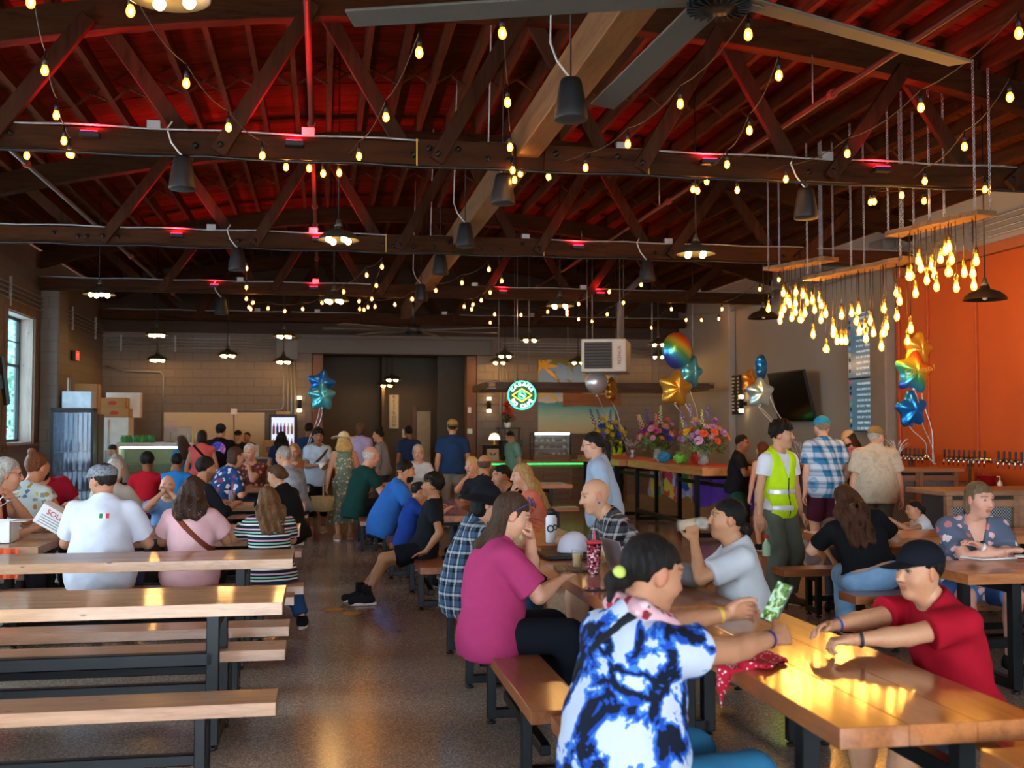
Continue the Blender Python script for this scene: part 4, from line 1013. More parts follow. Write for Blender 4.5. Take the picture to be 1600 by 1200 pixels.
# hanging loudspeakers
SPK = plain('#0e0f11',.55,0,.1)
spm = MB().lathe([(.03,.30),(.065,.295),(.078,.27),(.095,.18),(.112,.08),(.118,.02),(.115,0)],20,cap0=True,cap1=True).mesh('cabinet',SPK)
gri = MB().lathe([(.001,-.012),(.05,-.011),(.09,-.006),(.112,.0)],20,cap0=False,cap1=False).mesh('grille',plain('#3a3a34',.6,.2,.2,scale=200.))
def speaker(label, u, v, Y, top, side=0.):
    p = at(u,v,Y=Y); t = empty('hanging_speaker',(p[0],p[1],p[2]-.15),label=label,cat='speaker',group='black hanging speakers')
    put('cabinet',spm,t); put('grille',gri,t)
    zt = (top if abs(p[0]-1.88) < .1 or top < 4.15 else zroof(p[0])+.52)-p[2]+.15
    MB().tube([(0,0,.29),(.0,0,max(zt,.33))],.006,5).build('hanger',BLKPLASTIC,t)
    MB().tube([(0,0,.30),(-.03,0,.33),(-.10,.0,.42),(-.14,.03,.55),(-.10,.05,max(zt,.62))],.008,5).build('cable',plain('#c9c9c4',.5),t)
for a in [('largest black hanging speaker, under the central beam',892,155,7.35,4.2),('black hanging speaker under the left part of the near truss',285,270,9.9,4.1),('black hanging speaker where the beam crosses the near truss',786,295,10.3,4.2),
 ('black hanging speaker at right under the near truss',1259,318,9.9,4.1),('black hanging speaker under the beam before the second truss',727,367,13.2,4.2),('black hanging speaker below the left part of the second truss',371,405,14.8,4.1),
 ('small black hanging speaker under the beam behind the second truss',688,413,15.6,4.2),('black hanging speaker at right below the second truss',1011,423,14.8,4.1),('tiny dark hanging speaker below the third truss at left',346,478,20.,4.1),('far black hanging speaker under the beam above the ceiling fan',658,457,19.,4.2)]: speaker(*a)
# red floodlights on the trusses
RL = glow('#ff1030',24.,'red_lens')
hs = MB().box((-.085,-.045,-.05),(.085,.045,0),.006).box((-.02,.04,-.035),(.02,.09,-.015)).mesh('housing',BLACK); ln = MB().box((-.07,-.035,0),(.07,.035,.006)).mesh('lens',RL)
spots = [('on the near truss, leftmost',140,214,0,1.),('on the near truss, left of the sprinkler pipe',460,228,0,1.),('on the near truss above the right speaker string',1108,268,0,1.),('on the near truss, rightmost',1378,259,0,.8),
 ('on the second truss at left',276,371,1,1.),('on the second truss beside the pendant lamp',497,379,1,1.),('on the second truss right of the beam',903,385,1,.7),('on the third truss, leftmost',335,455,2,.5),('on the third truss left of the fan',490,457,2,.4),('on the third truss above the neon sign',786,463,2,.4),('on the third truss above the unit heater',938,464,2,.4)]
for l,u,v,ti,e in spots:
    Y = TY[ti+1]-.19; p = at(u,v,Y=Y); p[2] = CZB+.03
    t = empty('red_floodlight',tuple(p),label='small red uplight '+l,cat='floodlight',group='red uplights on the trusses'); put('housing',hs,t); put('lens',ln,t); put('housing',hs,t,(0,.38,0),(0,0,math.pi)); put('lens',ln,t,(0,.38,0))  # rear head and its spot are unseen, added to redden the bay behind
    for dy,tilt,f in ((0,-.35,1.),(.38,.45,1.)):
        ld = bpy.data.lights.new('red_lamp','SPOT'); ld.energy = 62*e*f; ld.color = (1.,.015,.03); ld.spot_size = math.radians(150); ld.spot_blend = .7; ld.shadow_soft_size = .05
        lo_ = bpy.data.objects.new('red_lamp',ld); link(lo_,t); lo_.location = (0,dy,.05); lo_.rotation_euler = (math.pi+tilt,0,0)
# ceiling fans
BLADE = plain('#5e584e',.55,.1,.05)
def fan(label, p, zt, rad, angs):
    t = empty('ceiling_fan',p,label=label,cat='ceiling fan',group='large ceiling fans')
    MB().lathe([(.05,.10),(.13,.08),(.17,.03),(.17,-.04),(.12,-.08),(.04,-.09)],24).build('motor',BLACK,t)
    for a in range(24): an = a*math.pi/12; MB().box((.10,-.003,-.095),(.172,.003,.03),0,0,Matrix.Rotation(an,4,'Z')).build('vent_fin',BLACK,t)
    MB().tube([(0,0,.08),(0,0,zt-p[2])],.03,10).build('downrod',BLACK,t); MB().box((-.08,-.08,zt-p[2]-.12),(.08,.08,zt-p[2]),.01).build('mount',GALV,t)
    bl = MB().box((.15,-.09,-.008),(rad,.09,.008),.004,0,Matrix.Rotation(.15,4,'X')).box((.12,-.035,-.02),(.3,.035,-.005),.004).mesh('blade',BLADE)
    for a in angs: put('blade',bl,t,(0,0,-.01),(0,0,math.radians(a)))
fan('large grey ceiling fan at the top edge above the camera',(2.07,5.42,3.97),4.22,2.05,(22,93,161,236,308))
fan('ceiling fan hanging in front of the restroom opening',(1.72,21.0,3.55),4.22,1.75,(12,65,125,178,215,330))
# ------------------------------------------------------------------ tables and benches
LT = wood('#a87450','#dcae86',.40,1.,'X',coat=.9,coat_r=.10,bmp=.05); RT = wood('#84461e','#c07438',.40,1.,'X',coat=.9,coat_r=.10,bmp=.05)
LTB = wood('#9c6a4c','#cf9d78',.42,1.,'X',coat=.7,coat_r=.14,bmp=.05); RTB = wood('#763a1a','#ac6632',.42,1.,'X',coat=.7,coat_r=.14,bmp=.05)
_tp = {}
def plank_table(label, x, y, rz, Lx, Wd, H, mat, name='picnic_table', cat='table', group=None, th=.065, npl=3, ov=.35, bar=True):
    """x,y: centre; long side along local X"""
    key = (Lx,Wd,H,mat.name,th,npl,ov,bar)
    t = empty(name,(x,y,0),rz,label,cat,group)
    if key not in _tp:
        pw = Wd/npl; P = []
        for i in range(npl):
            y0 = -Wd/2+i*pw+(.0006 if i else 0); y1 = -Wd/2+(i+1)*pw-(.0006 if i < npl-1 else 0)
            P.append(('plank',MB().box((-Lx/2,y0,H-th),(Lx/2,y1,H),.0018).mesh('plank',mat),(0,0,0)))
        lx = Lx/2-ov; ly = Wd/2-.06 if Wd > .4 else Wd/2-.04; sq = .065 if Wd > .4 else .05
        leg = MB().box((-sq/2,-sq/2,.025),(sq/2,sq/2,H-th),.004).mesh('leg',STEEL)
        foot = MB().lathe([(.028,0),(.028,.012),(.012,.014),(.012,.03)],8).mesh('levelling_foot',BLACK)
        cross = MB().box((-sq/2,-ly,-sq/2),(sq/2,ly,sq/2),.004).mesh('cross_rail',STEEL); long_ = MB().box((-lx,-sq/2,-sq/2),(lx,sq/2,sq/2),.004).mesh('long_rail',STEEL)
        for sx in (-1,1):
            for sy in (-1,1):
                P.append(('leg',leg,(sx*lx,sy*ly,0))); P.append(('levelling_foot',foot,(sx*lx,sy*ly,0)))
            P.append(('cross_rail',cross,(sx*lx,0,.055))); P.append(('cross_rail',cross,(sx*lx,0,H-th-sq/2-.002)))
        if Wd > .4:
            P.append(('long_rail',long_,(0,-ly,H-th-.22))); P.append(('long_rail',long_,(0,ly,.20)))
        else: P.append(('long_rail',long_,(0,0,.15)))
        _tp[key] = P
    for n_,m_,l_ in _tp[key]: put(n_,m_,t,l_)
    return t
hp = math.pi/2
bench = lambda label,x,y,rz,Lx,mat,group=None: plank_table(label,x,y,rz,Lx,.265,.42,mat,'bench','bench',group,.06,1,.33)
LX = 2.44; lx0 = -.2-LX/2
for nm,y in (('empty varnished plank table nearest the camera at left',6.05),('empty varnished plank table second from the camera at left',7.92),('plank table where the three diners with backs turned are eating',10.1),('plank table with the dark iced drink in a cup',13.2),('plank table at left in front of the food counter queue',16.8)): plank_table(nm,lx0,y,0,LX,.62,.75,LT,group='left row of plank tables')
for nm,y in (('empty bench nearest the camera at bottom left',5.14),('bench pushed under the nearest left table',6.32),('front bench of the second left table',7.02),('bench pushed under the second left table, far side',8.2),('bench under the three diners with backs turned',8.72),('far bench of the diners\' table',11.15),('bench in front of the iced drink table',12.3),('bench behind the iced drink table',14.1),('bench of the back left table, near side',15.9),('bench of the back left table, far side',17.7)): bench(nm,lx0+(.06 if y==8.72 else 0),y,0,LX,LTB,'left row of benches')
plank_table('plank table at far left with party weights and white box',-3.33,9.0,0,LX,.62,.75,LT,group='far left tables'); plank_table('plank table at far left where the bearded man in red sits',-3.7,12.0,0,LX,.62,.75,LT,group='far left tables')
bench('far left bench under the grey-haired man',-3.7,9.9,0,LX,LTB); bench('far left bench behind the bearded man in red',-3.7,12.95,0,LX,LTB); bench('far left bench under the woman in the floral sleeveless top',-3.7,11.0,0,LX,LTB); bench('bench across the aisle end under the white-haired woman',1.55,18.1,0,1.2,RTB)
plank_table('plank table with golden glare at lower right where the boy leans',1.87,4.02,hp,1.92,.68,.75,RT,group='right row of plank tables')
plank_table('plank table cut by the bottom right corner',2.22,1.93,hp,1.92,.68,.72,RT,group='right row of plank tables')
plank_table('plank table with laptop and sequined tumbler',1.77,6.55,hp,2.56,.68,.75,RT,group='right row of plank tables')
plank_table('plank table with beers behind the laptop table',1.75,9.35,hp,2.44,.68,.75,RT,group='right row of plank tables')
plank_table('plank table where the bearded man in blue sits',1.42,12.3,hp,2.6,.62,.75,RT,group='right row of plank tables')
plank_table('plank table far back by the restroom opening',1.2,16.1,hp,2.6,.62,.75,RT,group='right row of plank tables')
bl = [('bench under the woman in the marbled blouse',1.10,3.55,2.05),('bench with pale diamond patch under the woman in magenta',1.03,5.52,1.72),('bench under the person in the bucket hat',1.02,7.42,1.72),('bench under the teenager in black',.98,10.4,1.7),('bench under the bearded man in blue',.84,12.6,1.9),('bench under the older man in green',.62,15.3,1.9)]
for l,x,y,n_ in bl: bench(l,x,y,hp,n_,RTB,'benches along the aisle')
for l,x,y,n_ in (('bench behind the boy in red',2.72,4.0,1.9),('bench under the man drinking a beer',2.50,5.95,1.85),('bench under the bald man in plaid',2.46,7.9,1.8),('bench under the long-haired blonde woman',2.12,11.3,1.7),('bench right of the far beer table',2.05,13.75,1.9)): bench(l,x,y,hp,n_,RTB,'benches on the far side of the right row')
plank_table('plank table at right in front of the woman with the watch',5.15,6.42,0,2.5,.66,.75,RT); plank_table('plank table where the woman in the black top leans',5.32,8.5,0,2.44,.68,.75,RT)
bench('bench under the woman with the watch',5.1,7.12,0,2.4,RTB,'right side benches'); bench('bench under the woman in jeans',5.05,7.52,0,2.44,RTB,'right side benches'); bench('bench sticking out left of the leaning woman\'s table',5.15,8.98,0,2.44,RTB,'right side benches'); bench('bench end at the right frame edge',5.4,5.32,0,2.44,RTB,'right side benches')
plank_table('low plank table with papers in front of the coffee counter',3.0,17.15,0,1.8,.8,.75,RT)
bench('bench of the table with papers',3.1,16.45,0,1.6,RTB)
# high table with the flowers
hm = wood('#9a5a28','#d99a58',.45,1.,'X',coat=.5,bmp=.1)
plank_table('tall thick timber table carrying the vases of flowers',5.85,16.9,hp,3.9,.9,1.07,hm,'high_table',th=.12,ov=.4)
plank_table('second tall timber table continuing towards the coffee counter',5.75,20.7,hp,3.2,.9,1.07,hm,'high_table',th=.12,ov=.4)
rb = tag(MB().box((5.55,15.4,1.071),(6.15,21.8,1.075)).build('table_runner',plain('#e0502c',.7)),'orange runner along the flower table','table runner')
# purple and rainbow banner cloths hanging under the high table
def banner(label, y0, y1, z0, z1, x, mat):
    mb = MB(); n = 14; v = []
    for i in range(n+1):
        y = y0+(y1-y0)*i/n; o = .03*math.sin(i*1.3); v += [(x+o,y,z1),(x+o*1.8,y,z0+.06*math.sin(i*.9))]
    v2 = [(a+.006,b,c) for a,b,c in v]; k = len(v); f = [(2*i,2*i+1,2*i+3,2*i+2) for i in range(n)]+[(k+2*i,k+2*i+2,k+2*i+3,k+2*i+1) for i in range(n)]
    f += [(2*i,2*i+2,k+2*i+2,k+2*i) for i in range(n)]+[(2*i+1,k+2*i+1,k+2*i+3,2*i+3) for i in range(n)]
    return tag(mb.add(v+v2,f).build('banner',mat),label,'banner')
banner('purple cloth hanging behind the legs of the high table',15.3,18.0,.35,.93,6.36,cloth('#6a3fa8'))
banner('rainbow party cloth hanging behind the high table',18.1,20.6,.35,.93,6.34,floral('#c8c4ea',['#e0562a','#3f6ad0','#e8c848','#5aa050','#e04a60'],4.,.6))
# ------------------------------------------------------------------ bar
BARW = wood('#6e4630','#9a6c4c',.5,1.,'Y',knots=False); BARX = wood('#6e4630','#9a6c4c',.5,1.,'X',knots=False)
def mesh_panel_mat():
    m,nt,b = newmat('woven_metal'); co = coords(nt,(70,70,70)); w1 = N(nt,'ShaderNodeTexChecker',i_Scale=1.0); L(nt,co,w1.inputs[0])
    w1.inputs[1].default_value = (*srgb('#a8adb0'),1); w1.inputs[2].default_value = (*srgb('#3a3c3e'),1); L(nt,w1.outputs[0],b.inputs['Base Color'])
    b.inputs['Metallic'].default_value = .7; b.inputs['Roughness'].default_value = .4; bump(nt,b,w1.outputs[1],.6,.01); return m
WOVEN = mesh_panel_mat()
def bar(label, x0, x1, y0, y1, H, axis, npan):
    t = empty('bar_counter',(x0,y0,0),label=label,cat='bar counter'); X,Y_ = x1-x0,y1-y0
    MB().box((.06,.06,.08),(X-.06,Y_-.06,H-.05)).build('core',plain('#2a211c',.7),t)
    MB().box((-.05,-.05,H-.05),(X+.05,Y_+.05,H),.008).build('top',BARW if axis == 'Y' else BARX,t)
    MB().box((.02,.02,0),(X-.02,Y_-.02,.1)).build('plinth',BARW,t)
    n = npan; Lp = (Y_ if axis == 'Y' else X)/n
    for i in range(n):
        if axis == 'Y':
            MB().box((.035,i*Lp+.06,.16),(.055,(i+1)*Lp-.06,H-.16)).build('woven_panel',WOVEN,t)
            for q in (i*Lp,(i+1)*Lp-.06): MB().box((.0,q,.1),(.059,q+.06,H-.05),.003).build('stile',BARW,t)
            for q in (.1,H-.16): MB().box((.0,i*Lp+.06,q),(.058,(i+1)*Lp-.06,q+.07),.003).build('rail',BARW,t)
        else:
            MB().box((i*Lp+.06,.035,.16),((i+1)*Lp-.06,.055,H-.16)).build('woven_panel',WOVEN,t)
            for q in (i*Lp,(i+1)*Lp-.06): MB().box((q,.0,.1),(q+.06,.059,H-.05),.003).build('stile',BARX,t)
            for q in (.1,H-.16): MB().box((i*Lp+.06,.0,q),((i+1)*Lp-.06,.058,q+.07),.003).build('rail',BARX,t)
    return t
bar('bar counter with woven metal panels where customers queue',6.95,7.5,13.7,17.8,1.10,'Y',4)
bar('short wooden bar return with a square corner post',7.05,8.15,12.9,13.5,1.12,'X',2)
bar('bar counter facing the camera behind the woman with the watch',5.75,8.75,9.3,9.9,1.06,'X',4)
bc = empty('back_counter',(8.15,10.6,0),label='low counter along the orange wall below the taps',cat='counter')
MB().box((0,0,.05),(.63,4.6,.80)).build('body',plain('#3a2c22',.6),bc); MB().box((-.04,-.03,.80),(.64,4.63,.85),.006).build('top',BARW,bc)
for i in range(6): MB().box((-.02,.05+i*.76,.12),(-.001,.76+i*.76-.03,.74),.004).build('door',BARW,bc)
def tap_tower(label, y, n):
    t = empty('tap_tower',(8.45,y,.85),label=label,cat='tap tower',group='steel tap towers'); w_ = n*.115
    MB().lathe([(.08,0),(.08,.02),(.05,.03),(.05,.36)],14).build('column',CHROME,t)
    MB().tube([(0,-w_/2,.38),(0,w_/2,.38)],.035,10).build('manifold',CHROME,t)
    fa = MB().lathe([(.014,0),(.014,.05)],8,M=Matrix.Translation((-.03,0,0))@Matrix.Rotation(-math.pi/2,4,'Y')).tube([(-.08,0,0),(-.10,0,-.02),(-.105,0,-.09)],[.012,.012,.009],8).mesh('faucet',CHROME)
    hd_ = MB().lathe([(.010,0),(.014,.03),(.016,.10),(.012,.115)],8).mesh('handle',BLKPLASTIC)
    for i in range(n):
        yy = -w_/2+.06+i*(w_-.12)/(n-1); f = put('faucet',fa,t,(0,yy,.38)); put('handle',hd_,f,(-.09,0,.01))
tap_tower('steel tap tower farthest along the orange wall',14.55,9); tap_tower('middle steel tap tower between the red buckets',13.1,9); tap_tower('steel tap tower nearest the camera, at the right edge',11.9,9)
def bucket(label, y):
    t = empty('bucket',(8.32,y,.85),label=label,cat='bucket',group='red buckets on the tap counter'); MB().lathe([(.085,0),(.11,.19),(.115,.19),(.115,.2),(.105,.2),(.08,.01)],18,cap1=False).build('body',plain('#b01c24',.45),t)
    MB().tube([(0,.11*math.cos(a),.19+.02*math.sin(a)) for a in [math.pi*i/8 for i in range(9)]],.004,5).build('handle',GALV,t)
bucket('red bucket left of the middle tap tower',13.55); bucket('red bucket right of the middle tap tower',12.55)
def pump_bottle(label, y, c='#e6e6e0'):
    t = empty('pump_bottle',(8.3,y,.85),label=label,cat='bottle',group='pump bottles on the tap counter'); MB().lathe([(.03,0),(.034,.01),(.034,.11),(.012,.14),(.012,.15)],12).build('body',clear(c,.75,.2),t)
    MB().tube([(0,0,.15),(0,0,.19),(-.04,0,.19)],.006,6).build('pump',WHITE,t)
pump_bottle('clear pump bottle between the red bucket and the nearest tap tower',12.25); pump_bottle('white pump bottle at the right end of the tap counter',11.65); pump_bottle('white spray bottle left of the red buckets',13.85)
# ------------------------------------------------------------------ screens on the right wall
def screen_mat(kind):
    m,nt,b = newmat('screen'); co = coords(nt); sp = N(nt,'ShaderNodeSeparateXYZ'); L(nt,co,sp.inputs[0])
    fr = N(nt,'ShaderNodeMath',operation='MULTIPLY'); L(nt,sp.outputs[2],fr.inputs[0]); fr.inputs[1].default_value = 11.
    fc = N(nt,'ShaderNodeMath',operation='FRACT'); L(nt,fr.outputs[0],fc.inputs[0])
    no = N(nt,'ShaderNodeTexNoise',i_Scale=30.); L(nt,coords(nt,(1,1.2,.4)),no.inputs['Vector'])
    a = N(nt,'ShaderNodeMath',operation='GREATER_THAN'); L(nt,fc.outputs[0],a.inputs[0]); a.inputs[1].default_value = .62
    b2 = N(nt,'ShaderNodeMath',operation='GREATER_THAN'); L(nt,no.outputs[0],b2.inputs[0]); b2.inputs[1].default_value = .44
    mu = N(nt,'ShaderNodeMath',operation='MULTIPLY'); L(nt,a.outputs[0],mu.inputs[0]); L(nt,b2.outputs[0],mu.inputs[1])
    lim = N(nt,'ShaderNodeMath',operation='LESS_THAN'); L(nt,sp.outputs[1],lim.inputs[0]); lim.inputs[1].default_value = .22; mu2 = N(nt,'ShaderNodeMath',operation='MULTIPLY'); L(nt,mu.outputs[0],mu2.inputs[0]); L(nt,lim.outputs[0],mu2.inputs[1])
    r = ramp(nt,mu2.outputs[0],[(.0,srgb('#4a7488')),(1.,srgb('#c8dce0'))]); L(nt,r.outputs[0],b.inputs['Emission Color']); b.inputs['Emission Strength'].default_value = .55
    b.inputs['Base Color'].default_value = (.01,.01,.01,1); b.inputs['Roughness'].default_value = .15; return m
SCM = screen_mat(0)
def wall_screen(label, p, w_, h_, rot, mat, tiles=False):
    t = empty('wall_screen',p,label=label,cat='screen',rot=rot)
    MB().box((-.0,-w_/2-.015,-h_/2-.015),(.05,w_/2+.015,h_/2+.015),.006).build('housing',BLKPLASTIC,t); MB().box((-.004,-w_/2,-h_/2),(-.0005,w_/2,h_/2)).build('display',mat,t)
    MB().box((.05,-.1,-.1),(.16,.1,.1)).build('wall_mount',BLACK,t)
    if tiles:
        r2 = random.Random(3)
        for i in range(int(h_/.09)): MB().box((-.007,w_/2-.09,h_/2-.07-i*.09),(-.004,w_/2-.03,h_/2-.015-i*.09)).build('tap_icon',glow(r2.choice(['#d8d8d0','#c05070','#50a060','#7090c0','#202020','#c8b060']),.5),t)
    return t
wall_screen('upper lit menu screen listing beers on the right wall',(8.64,16.32,3.0),.98,1.06,(0,0,0),SCM,True); wall_screen('lower lit menu screen listing beers on the right wall',(8.64,16.3,2.02),.98,.84,(0,0,0),SCM,True)
wall_screen('black switched-off television tilted on the grey wall',(8.52,18.85,2.22),1.55,.92,(0,-.24,0),plain('#08090b',.12,0,.3))
tl = wall_screen('television at the left frame edge showing a green picture',(-4.55,16.75,2.32),1.1,.66,(0,.12,math.pi+.3),marble([(0,'#15160e'),(.5,'#3c3a16'),(.62,'#6a6420')],3.))
# ------------------------------------------------------------------ lettering
def text_mesh(body, size, depth, mat, align='CENTER'):
    cu = bpy.data.curves.new('letters','FONT'); cu.body = body; cu.size = size; cu.extrude = depth; cu.align_x = align; cu.align_y = 'CENTER'
    o = bpy.data.objects.new('letters',cu); COL.objects.link(o); bpy.context.view_layer.update()
    m = bpy.data.meshes.new_from_object(o.evaluated_get(bpy.context.evaluated_depsgraph_get())); bpy.data.objects.remove(o); bpy.data.curves.remove(cu)
    m.materials.clear(); m.materials.append(mat); return m
def text(name, body, size, depth, mat, parent, loc, rot, align='CENTER'): return put(name,text_mesh(body,size,depth,mat,align),parent,loc,rot)
UP = (math.pi/2,0,0)      # lettering that faces the camera side (-Y)
CARD = plain('#a8763f',.8,0,.08); KRAFT = plain('#b58a56',.85)
# ------------------------------------------------------------------ food counter at the back left
t = empty('display_fridge',(-4.45,20.75,0),.10,label='tall glass-door drinks fridge by the left window',cat='fridge')
fb = MB(); fb.box((-.36,.30,0),(.36,.36,2.0)); fb.box((-.36,-.34,0),(-.31,.3,2.)); fb.box((.31,-.34,0),(.36,.3,2.)); fb.box((-.36,-.34,1.94),(.36,.3,2.)); fb.box((-.36,-.34,0),(.36,.3,.14)); fb.build('cabinet',BLACK,t)
for z in (.5,.85,1.2,1.55): MB().box((-.31,-.28,z),(.31,.28,z+.015)).build('shelf',GALV,t)
dr = MB().box((-.31,-.37,.16),(.31,-.355,1.92)).build('glass_door',clear('#a8c4dc',.22,.04),t)
for x in (-.06,.02,.10,.18,.26): MB().tube([(x,-.385,.18),(x,-.385,1.90)],.007,5).build('bar',CHROME,dr)
MB().box((-.30,.27,.15),(.30,.29,1.92)).build('back_light',glow('#cfe2f2',.5),t)
r2 = random.Random(5)
for z in (.155,.515,.865,1.215):
    for k in range(6):
        bo = tag(MB().lathe([(.03,0),(.034,.01),(.034,.13),(.012,.19),(.012,.22)],8).build('bottle',plain(r2.choice(['#a8b4c8','#7d4e8c','#c8c4b8','#b08a50','#4a6a9a']),.3),None,(-4.45-.24+k*.095+.015,20.75+r2.uniform(-.1,.05),z)),'drink bottle standing inside the glass-door fridge','bottle','bottles in the tall fridge')
def crate(name, label, lo, hi, mat, cat='box', lid=True, txt=None):
    c = ((lo[0]+hi[0])/2,(lo[1]+hi[1])/2,lo[2]); X,Y_,Z = (hi[0]-lo[0])/2,(hi[1]-lo[1])/2,hi[2]-lo[2]
    t = empty(name,c,label=label,cat=cat); MB().box((-X,-Y_,0),(X,Y_,Z),.006).build('body',mat,t)
    if lid: MB().box((-X-.004,-.03,Z*.2),(X+.004,.03,Z+.002)).build('tape',plain('#c9a878',.5),t)
    if txt == 'red': MB().prism([(-.09,-.03),(.05,-.04),(.09,.0),(.04,.04),(-.06,.035)],-.001,.001,M=Matrix.Translation((0,-Y_-.002,Z*.5))@Matrix.Rotation(hp,4,'X')).build('print',RED,t)
    elif txt == 'bar': MB().box((-.11,-Y_-.003,Z*.68),(.09,-Y_-.001,Z*.76)).build('print',plain('#505050'),t)
    elif txt: text('print',txt[0],txt[1],.001,txt[2],t,(0,-Y_-.003,Z*.5),UP)
    return t
crate('shrink_pack','white shrink-wrapped pack on top of the drinks fridge',(-4.62,20.5,2.0),(-4.12,20.95,2.30),plain('#cfe0ea',.3,0,.15),'pack',False)
t = empty('freezer_cabinet',(-4.2,22.75,0),label='white freezer cabinet behind the drinks fridge',cat='cabinet'); MB().box((-.4,-.3,0),(.4,.3,1.85),.01).build('body',plain('#d8d2c4',.4),t); MB().box((-.38,-.325,.05),(.02,-.302,1.8),.006).build('door',plain('#dcd8ce',.4),t); MB().box((.2,-.325,.5),(.36,-.302,1.2),.006).build('control_panel',plain('#2c4a40',.4),t); MB().tube([(-.02,-.34,.8),(-.02,-.34,1.2)],.012,6).build('handle',GALV,t)
RED = plain('#b03020',.6)
crate('carton','lower brown carton with red print on the freezer cabinet',(-4.35,22.5,1.85),(-3.81,22.95,2.03),CARD,txt='red'); crate('carton','upper brown carton with red print on the freezer cabinet',(-4.37,22.5,2.03),(-3.87,22.95,2.24),CARD,txt='red')
crate('carton','tall tan carton standing behind the white pack',(-4.55,21.15,1.9),(-4.15,21.55,2.46),KRAFT,txt='bar'); crate('foam_box','white foam box behind the brown cartons',(-4.33,22.97,1.85),(-3.67,23.25,2.36),plain('#e4dccb',.6),lid=False)
tag(MB().box((-4.56,21.1,0),(-4.1,21.6,1.9),.01).build('storage_shelf',plain('#5a5148',.7)),'dark storage shelf behind the fridge carrying the tall carton','shelf')
t = empty('food_display_case',(-3.2,22.1,0),label='white refrigerated food display case with lit glass front',cat='display case')
MB().box((-.72,-.3,0),(.72,.4,.62),.01).build('base',plain('#dfe3e6',.35),t); MB().box((-.72,-.3,1.28),(.72,.4,1.36),.008).build('top',plain('#e4e8ea',.35),t)
for x in (-.72,.66): MB().box((x,-.3,.62),(x+.06,.4,1.28)).build('end_post',plain('#e4e8ea',.35),t)
MB().box((-.66,.34,.62),(.66,.39,1.28)).build('back_panel',plain('#6a6a58',.5),t); MB().box((-.66,-.29,.62),(.66,-.28,1.28)).build('front_glass',clear('#e0f0e4',.12),t); MB().box((-.66,-.1,.93),(.66,.34,.945)).build('shelf',clear('#d0e0d8',.3),t)
MB().box((-.64,-.26,1.25),(.64,-.2,1.28)).build('light_tube',glow('#f2ffd8',9.),t)
for k in range(5): MB().box((-.55+k*.24,-.05,.63),(-.40+k*.24,.2,.70+.02*(k%2)),.01).build('tray',plain(['#d8c8a0','#c8a070','#e0d8c8'][k%3],.6),t)
r2 = random.Random(8)
for k in range(9):
    p = (-3.82+k*.07,22.0+r2.uniform(-.1,.1),1.36); tt = MB(); pr = [(.0,0),(.05,.0),(.055,.03),(.05,.10),(.058,.13)]
    tt.lathe([(.045,0),(.052,.03),(.048,.09),(.02,.125),(.045,.14)],7); tag(tt.build('snack_bag',plain(r2.choice(['#3f9a3a','#2f8a44','#c05030','#58b048']),.35),None,p),'green snack bag standing on the white display case','snack bag','snack bags on the display case')
t = empty('counter_sign',(-2.95,22.1,1.36),label='small square sign on a stand above the display case',cat='sign'); MB().tube([(0,0,0),(0,0,.2)],.01,6).box((-.07,-.05,0),(.07,.05,.015)).build('stand',BLACK,t); MB().box((-.12,-.012,.2),(.12,.012,.40),.004).build('card',plain('#dba890',.6),t)
t = empty('sneeze_guard',(-2.75,21.95,1.36),label='clear acrylic guard on the display case',cat='screen guard'); MB().box((-.3,0,0),(.22,.01,.30)).build('sheet',clear('#d8e0e4',.15),t); MB().box((-.3,-.03,0),(-.28,.05,.02)).box((.2,-.03,0),(.22,.05,.02)).build('foot',GALV,t)
for k,(x,c) in enumerate(((-2.62,'#dfe6ee'),(-2.54,'#e8c860'),(-2.47,'#d8d8d0'))): tag(MB().lathe([(.03,0),(.03,.13),(.012,.16),(.008,.2)],10).build('sauce_bottle',plain(c,.4),None,(x,22.2,1.36)),['white','yellow','grey'][k]+' sauce bottle at the end of the display case','bottle')
pn = tag(MB().box((-3.62,25.96,.9),(-1.35,25.999,2.0)).build('wall_panel',plain('#cbb795',.6,0,.02)),'beige wipe-clean panel on the back wall behind the queue','wall panel')
t = empty('service_counter',(-2.3,23.9,0),label='steel service counter below the beige wall panel',cat='counter'); MB().box((-.9,-.3,0),(1.35,.35,.98)).build('body',plain('#4a453e',.6),t); MB().box((-.92,-.33,.98),(1.37,.37,1.02),.005).build('top',plain('#8a8884',.35,.5),t)
crate('gift_box','white box with a dark round print on the service counter',(-1.62,23.75,1.02),(-1.35,23.95,1.28),plain('#d8d8d0',.6),lid=False,txt=('O',.16,plain('#202020')))
t = empty('paper_bag',(-1.12,23.85,1.02),label='brown paper bag on the service counter',cat='bag'); MB().box((-.13,-.09,0),(.13,.09,.36),.02).build('body',KRAFT,t); MB().box((-.08,-.095,.1),(.06,-.091,.22)).build('print',plain('#7a4a4a'),t)
for k,x in enumerate((-.92,-.85)): tag(MB().lathe([(.03,0),(.042,.14),(.044,.14),(.034,.005)],10,cap1=False).build('paper_cup',plain('#cfd8cc',.5),None,(x,23.8,1.02)),['nearer','farther'][k]+' pale cup beside the paper bag','cup')
t = empty('drinks_cooler',(-.9,25.35,0),label='small lit drinks cooler by the restroom opening',cat='cooler'); MB().box((-.3,-.25,0),(.3,.3,1.95),.01).build('cabinet',BLACK,t); MB().box((-.25,-.257,.75),(.25,-.252,1.88)).build('display',glow('#dfe8ff',.9),t); MB().box((-.15,-.25,1.95),(.15,.1,2.02)).build('crown',plain('#d0a870',.6),t)
r2 = random.Random(9)
